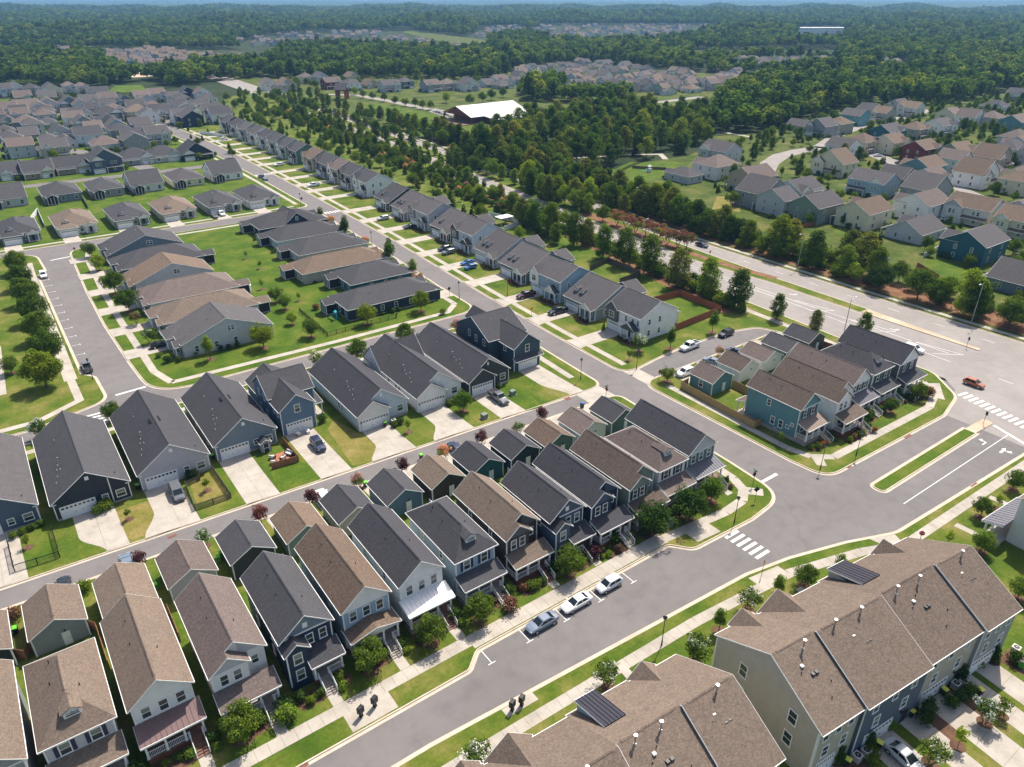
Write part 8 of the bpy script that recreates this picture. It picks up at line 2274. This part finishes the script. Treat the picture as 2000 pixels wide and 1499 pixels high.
# patio behind the cedar screen
def sofa(x, y, ang, w, label):
    t = thing('patio_sofa', label, 'sofa', (x, y, BASE + .02), ang)
    obj('frame', MB().box(-w / 2, w / 2, -.4, .4, .0, .3).mesh('frame', GREYW), t)
    obj('seat', MB().box(-w / 2 + .08, w / 2 - .08, -.36, .3, .303, .5).mesh('seat', WALL('offwhite')), t); obj('backrest', MB().box(-w / 2, w / 2, .303, .45, .3, .85).mesh('backrest', WALL('offwhite')), t)
    for s_ in (-1, 1): obj('armrest', MB().box(s_ * w / 2 - .1, s_ * w / 2 + .1, -.4, .3, .303, .65).mesh('armrest', GREYW), t)
struct('pavement', MB().slab(gp((528, 893), (562, 880), (575, 897), (540, 910)), 0, BASE + .02), flat('terracotta_mat', (.35, .13, .08), .8), 'terracotta patio floor behind the cedar screen')
for u, v, a, w, lb in ((566, 890, -60, 1.6, 'white patio sofa along the cedar screen'), (533, 897, 120, .9, 'white patio armchair on the lawn side'), (553, 899, -150, .9, 'white patio armchair at the corner of the screen'), (535, 907, 150, .8, 'white patio seat at the front of the screen')):
    x, y = G(u, v); sofa(x, y, radians(a), w, lb)
sh = House('shed', 'small grey shed with crossed white door beside the grey alley house', 'shed', *G(522, 884), 'S')
sh.walls(-.9, .9, 0, 1.6, 0, 1.9, WALL('grey'), .6, 'y'); sh.gable(-.9, .9, 0, 1.6, 1.9, .6, 'y', ROOF['char'], .15, cap=False)
sh.part('door', MB().box(-.5, .5, -.05, -.003, .05, 1.75), NAVYSH); sh.part('door_brace', MB().box(-.5, .5, -.07, -.053, .85, .95).box(-.55, -.45, -.07, -.052, .05, 1.75).box(.45, .55, -.07, -.052, .05, 1.75), WHITE)
# clutter by the blue house garage
for i, (u, v, c, lb) in enumerate(((575, 842, 'offwhite', 'white box in the clutter by the blue house garage, leftmost'), (585, 838, 'cream', 'cream box in the clutter by the blue house garage'), (594, 836, 'beige', 'beige box in the clutter by the blue house garage'), (602, 847, 'white', 'white box nearest the dark blue suv'), (583, 852, 'tan', 'tan box at the planter row'))):
    x, y = G(u, v); t = thing('storage_box', lb, 'box', (x, y, BASE + .02), i * .5)
    obj('body', MB().box(-.45, .45, -.3, .3, 0, .5).mesh('body', WALL(c)), t); obj('lid', MB().box(-.48, .48, -.33, .33, .503, .58).mesh('lid', WALL('white')), t)
# garden tent, pergola, play slide, umbrella
t = thing('garden_tent', 'white round garden tent beside the off white low house', 'tent', (*G(482, 572), BASE))
obj('canopy', MB().tube((0, 0, 2.1), (0, 0, 2.8), 1.5, .2, 12).mesh('canopy', VINYL), t)
for i in range(6): obj('pole', shared('tp', lambda: MB().tube((0, 0, 0), (0, 0, 2.1), .05, n=6).mesh('pole', VINYL)), t, (1.4 * cos(i * pi / 3), 1.4 * sin(i * pi / 3), 0))
obj('curtain', MB().tube((0, 0, .6), (0, 0, 2.1), 1.38, n=12, caps=False).mesh('curtain', VINYL), t)
t = thing('pergola', 'white flat roofed pergola behind the navy dormer house', 'pergola', (*G(985, 438), BASE), .05)
obj('roof', MB().box(-3, 3, -2, 2, 2.6, 2.75).mesh('roof', VINYL), t)
for x in (-2.8, 2.8):
    for y in (-1.8, 1.8): obj('post', shared('pgp', lambda: MB().box(-.09, .09, -.09, .09, 0, 2.6).mesh('post', VINYL)), t, (x, y, 0))
SLID = flat('turquoise_plastic', (.02, .35, .42), .4)
t = thing('play_slide', 'turquoise play slide in the fenced garden of the navy corner house', 'slide', (*G(655, 625), BASE), .6)
obj('chute', MB().extrude([(0, 1.5), (2.3, .1), (2.3, .2), (0, 1.62)], -.25, .25, 'x').mesh('chute', SLID), t); obj('ladder', MB().box(-.3, .3, -.5, -.42, 0, 1.7).mesh('ladder', SLID), t); obj('canopy', MB().extrude([(-.5, 2.0), (.3, 2.0), (-.1, 2.5)], -.5, .5, 'x').mesh('canopy', SLID), t)
for x in (-.4, .4): obj('post', shared('slpo', lambda: MB().box(-.05, .05, -.05, .05, 0, 2.0).mesh('post', SLID)), t, (x, -.1, 0))
t = thing('play_slide', 'white and turquoise play slide on the lawn beside the wood', 'slide', (*G(1265, 337), BASE), 1.2)
obj('chute', MB().extrude([(0, 1.8), (3, .1), (3, .22), (0, 1.95)], -.3, .3, 'x').mesh('chute', SLID), t); obj('tower', MB().box(-.8, .8, -1.6, 0, 0, 1.7).frustum((-.9, .9, -1.7, .1), 2.6, (-.1, .1, -.9, -.7), 3.4).mesh('tower', VINYL), t)
for i, (u, v) in enumerate(((390, 394), (1865, 248))):
    t = thing('parasol', ('white parasol by the blue grey low house', 'white parasol over a deck beyond the boulevard')[i], 'parasol', (*G(u, v), BASE))
    obj('canopy', MB().tube((0, 0, 2.1), (0, 0, 2.6), 1.7, .05, 8).mesh('canopy', VINYL), t); obj('pole', MB().tube((0, 0, 0), (0, 0, 2.5), .04, n=6).mesh('pole', METALG), t)
for u, v, lb in ((466, 1120, 'pink red parasol folded beside the black walled garage'),):
    t = thing('parasol', lb, 'parasol', (*G(u, v), BASE)); obj('canopy', MB().tube((0, 0, 1.6), (0, 0, 2.5), .9, .05, 8).mesh('canopy', flat('coral_cloth', (.7, .12, .13), .8)), t); obj('pole', MB().tube((0, 0, 0), (0, 0, 2.4), .04, n=6).mesh('pole', METALG), t)

# ------------------------------------------------------------------ beds, shrubs and terrace drives
def bed(x0, x1, y0, y1, label, m=MULCH):
    c = [(x0, y0), (x1, y0), (x1, y1), (x0, y1)]
    struct('ground', MB().slab(rounded(c, [.5] * 4), 0, BASE + .01), m, label)
sr = random.Random(9)
for cx_, yf, nick, s0, s1, px0, px1, yo, style, hw in SHRUB_SPOTS:
    a, b_ = cx_ - hw - .2, cx_ + s0 - .2
    y0 = yf + yo - 2.4
    bed(a, b_, y0, yf + yo - .1, 'mulch bed before ' + nick)
    if hw - s1 > .9: bed(cx_ + s1 + .3, cx_ + hw + .4, y0 + .4, yf + yo - .1, 'mulch bed beside the steps of ' + nick)
    kinds = ['shrub', 'shrub_dark', 'shrub_dark', 'shrub_bright', 'shrub_russet', 'shrub']
    n = 4
    for i in range(n):
        x = a + .6 + (b_ - a - 1.0) * i / (n - 1)
        shrub(sr.choice(kinds), x, y0 + sr.uniform(.5, 1.7), sr.uniform(.75, 1.4), 'low shrub in the bed before ' + nick, 'shrubs before ' + nick)
    shrub('shrub_dark', cx_ + s1 + .75, yf + yo - .9, sr.uniform(1.2, 1.9), 'upright dark shrub beside the steps of ' + nick)
    shrub(sr.choice(('shrub_bright', 'shrub_russet', 'shrub')), cx_ + s1 + .8, yf + yo - 2.2, sr.uniform(.7, 1.2), 'small shrub at the foot of the steps of ' + nick)
for u, v, k, s_, lb in ((997, 1188, 'shrub_russet', 1.9, 'large red brown bush beside the steps of the light blue house'), (558, 1405, 'shrub_bright', 2.2, 'big bright shrub at the foot of the grey steps'), (1160, 1084, 'shrub_plum', 2.0, 'large purple bush before the slate blue house'), (1193, 1057, 'shrub_dark', 2.2, 'large dark bush before the navy stepped gable house'), (1810, 773, 'shrub_russet', 2.4, 'red brown bush at the boulevard corner'), (1690, 815, 'shrub', 2.2, 'green bush before the striped metal porch'), (1755, 770, 'shrub', 2.0, 'green bush beside the wide corner porch'),
                      (1295, 531, 'shrub_dark', 2.6, 'round clipped evergreen on the boulevard verge'), (1265, 522, 'shrub_dark', 2.4, 'round evergreen beside the tall boulevard trees'), (1368, 556, 'shrub_dark', 2.8, 'dark evergreen under the second tall tree'), (1352, 548, 'shrub_dark', 2.6, 'dark evergreen between two tall boulevard trees'), (1105, 455, 'shrub_dark', 2.6, 'dark evergreen beside the pavement of the boulevard'), (1140, 470, 'shrub_dark', 2.4, 'dark evergreen farther along the boulevard pavement'),
                      (1908, 1295, 'shrub', 1.5, 'round yellow green hedge ball at the far terrace drive'), (1735, 1415, 'shrub_bright', 1.4, 'round yellow green hedge ball at the near terrace drive'), (1875, 1365, 'shrub_dark', 1.5, 'clipped hedge mound behind the bins, middle one'), (1893, 1352, 'shrub_dark', 1.4, 'clipped hedge mound behind the bins, far one'), (1855, 1374, 'shrub_dark', 1.4, 'clipped hedge mound behind the bins, near one'), (1806, 1405, 'shrub_dark', 1.8, 'big clipped hedge ball by the middle air conditioner'), (1815, 1385, 'shrub_dark', 1.6, 'clipped hedge ball behind the middle air conditioner'), (1702, 1467, 'shrub', 1.2, 'hedge ball by the lowest air conditioners'), (1706, 1490, 'shrub', 1.4, 'hedge ball at the lower picture edge'), (1980, 1290, 'shrub_dark', 1.6, 'round hedge mound at the picture edge'),
                      (1515, 1445, 'shrub_dark', 1.4, 'dark round shrub at the terrace gable wall, upper one'), (1545, 1475, 'shrub_dark', 1.4, 'dark round shrub at the terrace gable wall, lower one'), (865, 612, 'shrub', 1.6, 'blue green low bush at the corner of the navy house'), (845, 583, 'shrub_dark', 1.2, 'dark shrub at the wall of the navy house'), (757, 608, 'shrub_dark', 1.3, 'shrub along the wall of the navy house, near the window'), (768, 609, 'shrub', 1.3, 'shrub along the wall of the navy house, second'), (617, 603, 'shrub_russet', 1.6, 'reddish bush inside the black iron fence'),
                      (165, 1152, 'shrub', 1.8, 'green bush in the gap behind the grey garage'), (28, 1205, 'shrub_russet', 1.8, 'red brown bush at the picture edge by the alley'), (208, 992, 'shrub', 1.9, 'green bush beside the garage door of the dark house'), (192, 1000, 'shrub', 1.7, 'green bush under the window of the dark house'), (44, 1040, 'shrub', 1.1, 'clipped shrub under the navy wall, first'), (62, 1032, 'shrub', 1.1, 'clipped shrub under the navy wall, second'), (80, 1024, 'shrub', 1.1, 'clipped shrub under the navy wall, third'), (26, 1048, 'shrub', 1.1, 'clipped shrub beside the driveway at the picture edge'),
                      (770, 832, 'shrub', 1.2, 'shrub beside the lime bin'), (782, 826, 'shrub_dark', 1.2, 'shrub under the window of the pale grey house'), (878, 790, 'shrub_dark', 1.2, 'shrub under the window of the white alley house'), (888, 786, 'shrub', 1.1, 'shrub at the end wall of the white alley house'), (973, 757, 'shrub_dark', 1.2, 'shrub under the window of the charcoal house'), (1032, 708, 'shrub_dark', 1.4, 'dark shrub beside the drive of the navy corner house'), (1040, 700, 'shrub', 1.4, 'shrub at the side of the navy corner house'), (630, 822, 'shrub_dark', 1.5, 'dark shrub before the side porch of the blue house'),
                      (370, 932, 'shrub_dark', 1.4, 'dark shrub by the door of the lavender house'), (378, 925, 'shrub', 1.4, 'shrub under the window of the lavender house'), (327, 706, 'shrub_dark', 1.6, 'dark shrub at the porch of the pale grey gabled house'), (350, 704, 'shrub_dark', 1.3, 'low dark shrub before the pale grey gabled house'), (310, 696, 'shrub_bright', 1.2, 'yellow green ball shrub by the pavement corner'), (383, 692, 'shrub_dark', 1.2, 'shrub along the pale grey gable wall, first'), (432, 683, 'shrub_dark', 1.2, 'shrub along the pale grey gable wall, second'), (447, 680, 'shrub_dark', 1.2, 'shrub along the pale grey gable wall, third'), (464, 676, 'shrub_dark', 1.2, 'shrub along the pale grey gable wall, fourth')):
    x, y = G(u, v, .4); shrub(k, x, y, s_, lb)
# shrubs and mulch at the main street porches
for n_, (kind_, y0, y1, roof, wall, ex, lb) in enumerate(SL[:11]):
    X = fx((y0 + y1) / 2)
    lb = '%s main street house from the court' % ORD[n_]
    bed(X - 3.4, X - .1, y0 - .2, y0 + 6.2, 'mulch bed before the ' + lb)
    for i in range(4): shrub(sr.choice(('shrub', 'shrub_dark', 'shrub_russet')), X - sr.uniform(2.0, 3.0), y0 + .6 + i * 1.5, sr.uniform(.6, 1.0), 'low shrub at the porch of the ' + lb, 'shrubs at the porch of the ' + lb)
for n_, (y0, y1, d, roof, wall, lb) in enumerate(ML):
    lb = '%s low house from the fenced corner' % ORD[n_]
    for i in range(3): shrub(sr.choice(('shrub', 'shrub_dark')), 72 + i * 5, y0 - .6, sr.uniform(.7, 1.1), 'shrub along the wall of the ' + lb, 'shrubs along the wall of the ' + lb)
# bright lawns of single lots
def lot(px, m, label, z=BASE + .006): struct('lawn', MB().slab(px, 0, z), m, label)
lot([(132.4, 113), (150, 114.2), (150.4, 128.2), (133, 129.2)], GRASSG, 'bright green lawn inside the red cedar fence')
lot(gp((522, 905), (552, 868), (585, 903), (642, 925), (545, 962)), GRASSG, 'green lawn round the cedar screen')
lot(gp((415, 905), (440, 905), (478, 975), (470, 985), (452, 975)), GRASSG, 'narrow green strip beside the picket fence')
lot(gp((20, 1065), (95, 1040), (112, 1086), (32, 1114)), GRASSG, 'green lawn inside the black wire fence')
lot(gp((985, 738), (1005, 745), (1060, 795), (1010, 808), (968, 770)), GRASSG, 'bright lawn between the charcoal house and the corner drive')
lot(gp((209, 1005), (290, 980), (330, 1015), (325, 1035), (225, 1066)), GRASSY, 'dry lawn beside the dark house')
lot(gp((372, 950), (407, 925), (445, 965), (385, 988)), GRASSY, 'dry patch inside the picket fence')
lot(gp((652, 820), (705, 850), (760, 880), (755, 892), (690, 912), (640, 840)), GRASSY, 'dry lawn beside the blue house drive')
lot(gp((905, 460), (955, 447), (1005, 462), (960, 475)), GRASSG, 'bright lawn behind a grey main street house')
lot(gp((1055, 470), (1090, 455), (1160, 495), (1115, 505)), GRASSG, 'green garden behind the dormer houses')
# terrace drives behind the upper terrace
for i, (x, w, lb) in enumerate(((56.8, 2.6, 'lowest'), (65.4, 4.4, 'silver sedan'), (76.0, 4.2, 'middle'), (85.6, 3.4, 'far'), (70.6, 3.0, 'third'), (81.4, 3.0, 'narrow'))):
    y = 21.3 - (x - 54) * .105
    r = None
    for k in range(5):
        ya, yb = y - k * 3.0, y - (k + 1) * 3.0 + .03
        dx = -(y - ya) * .105
        c = [(x - w / 2 + dx, ya), (x + w / 2 + dx, ya), (x + w / 2 + dx - .315, yb), (x - w / 2 + dx - .315, yb)]
        o = obj('driveway' if r is None else 'slab', MB().slab(c, 0, BASE + .014).mesh('slab', CONC), r)
        if r is None: r = tag(o, 'terrace driveway, the %s one' % lb, kind='structure')
for x, lb in ((60.5, 'mulch bed at the lowest terrace bins'), (73.2, 'mulch bed at the third terrace garage'), (79, 'mulch bed at the middle terrace bins'), (89.6, 'mulch bed at the far terrace garage')):
    y = 21 - (x - 54) * .105
    bed(x - 1.7, x + 1.4, y - 4.2, y, lb)
b = MB()
for x, y, q in RINGS: b.slab([(x + cos(i * pi / 6) * q * (1 + .12 * sin(i * 2.3 + x)), y + sin(i * pi / 6) * q) for i in range(12)], 0, BASE + .015)
struct('ground', b, MULCH, 'round mulch rings under the yard trees')
for pts, lb in (([(1866, 1026), (1905, 1045), (1950, 1068)], 'walk from the pavement to the metal porch'), ([(1932, 972), (2005, 1003)], 'stepped walk to the terrace at the picture edge'), ([(1455, 1218), (1490, 1242)], 'walk to the upper terrace beside the white flowering tree'), ([(1560, 1150), (1590, 1178)], 'walk to the upper terrace beside the dark shrub tree'), ([(1660, 1108), (1690, 1130)], 'walk to the upper terrace by the metal dormer'), ([(1215, 1305), (1250, 1345)], 'walk to the lower terrace')):
    walk(gp(*pts), 1.2, lb, z=.02)

# ------------------------------------------------------------------ the air
hm = bpy.data.materials.new('haze_air'); hm.use_nodes = True
ht = hm.node_tree
ht.nodes.remove(ht.nodes['Principled BSDF'])
pvn = ht.nodes.new('ShaderNodeVolumePrincipled')
pvn.inputs['Color'].default_value = (.30, .60, 1.0, 1)
pvn.inputs['Density'].default_value = 0.000088
pvn.inputs['Anisotropy'].default_value = 0.1
ht.links.new(pvn.outputs[0], ht.nodes['Material Output'].inputs['Volume'])
hz = obj('haze', MB().box(-24000, 24000, -24000, 24000, -1.5, 112).mesh('haze', hm))
tag(hz, 'thin blue haze over the whole scene', kind='stuff')
print('objects', len(bpy.data.objects), 'slabs', NSLAB[0])
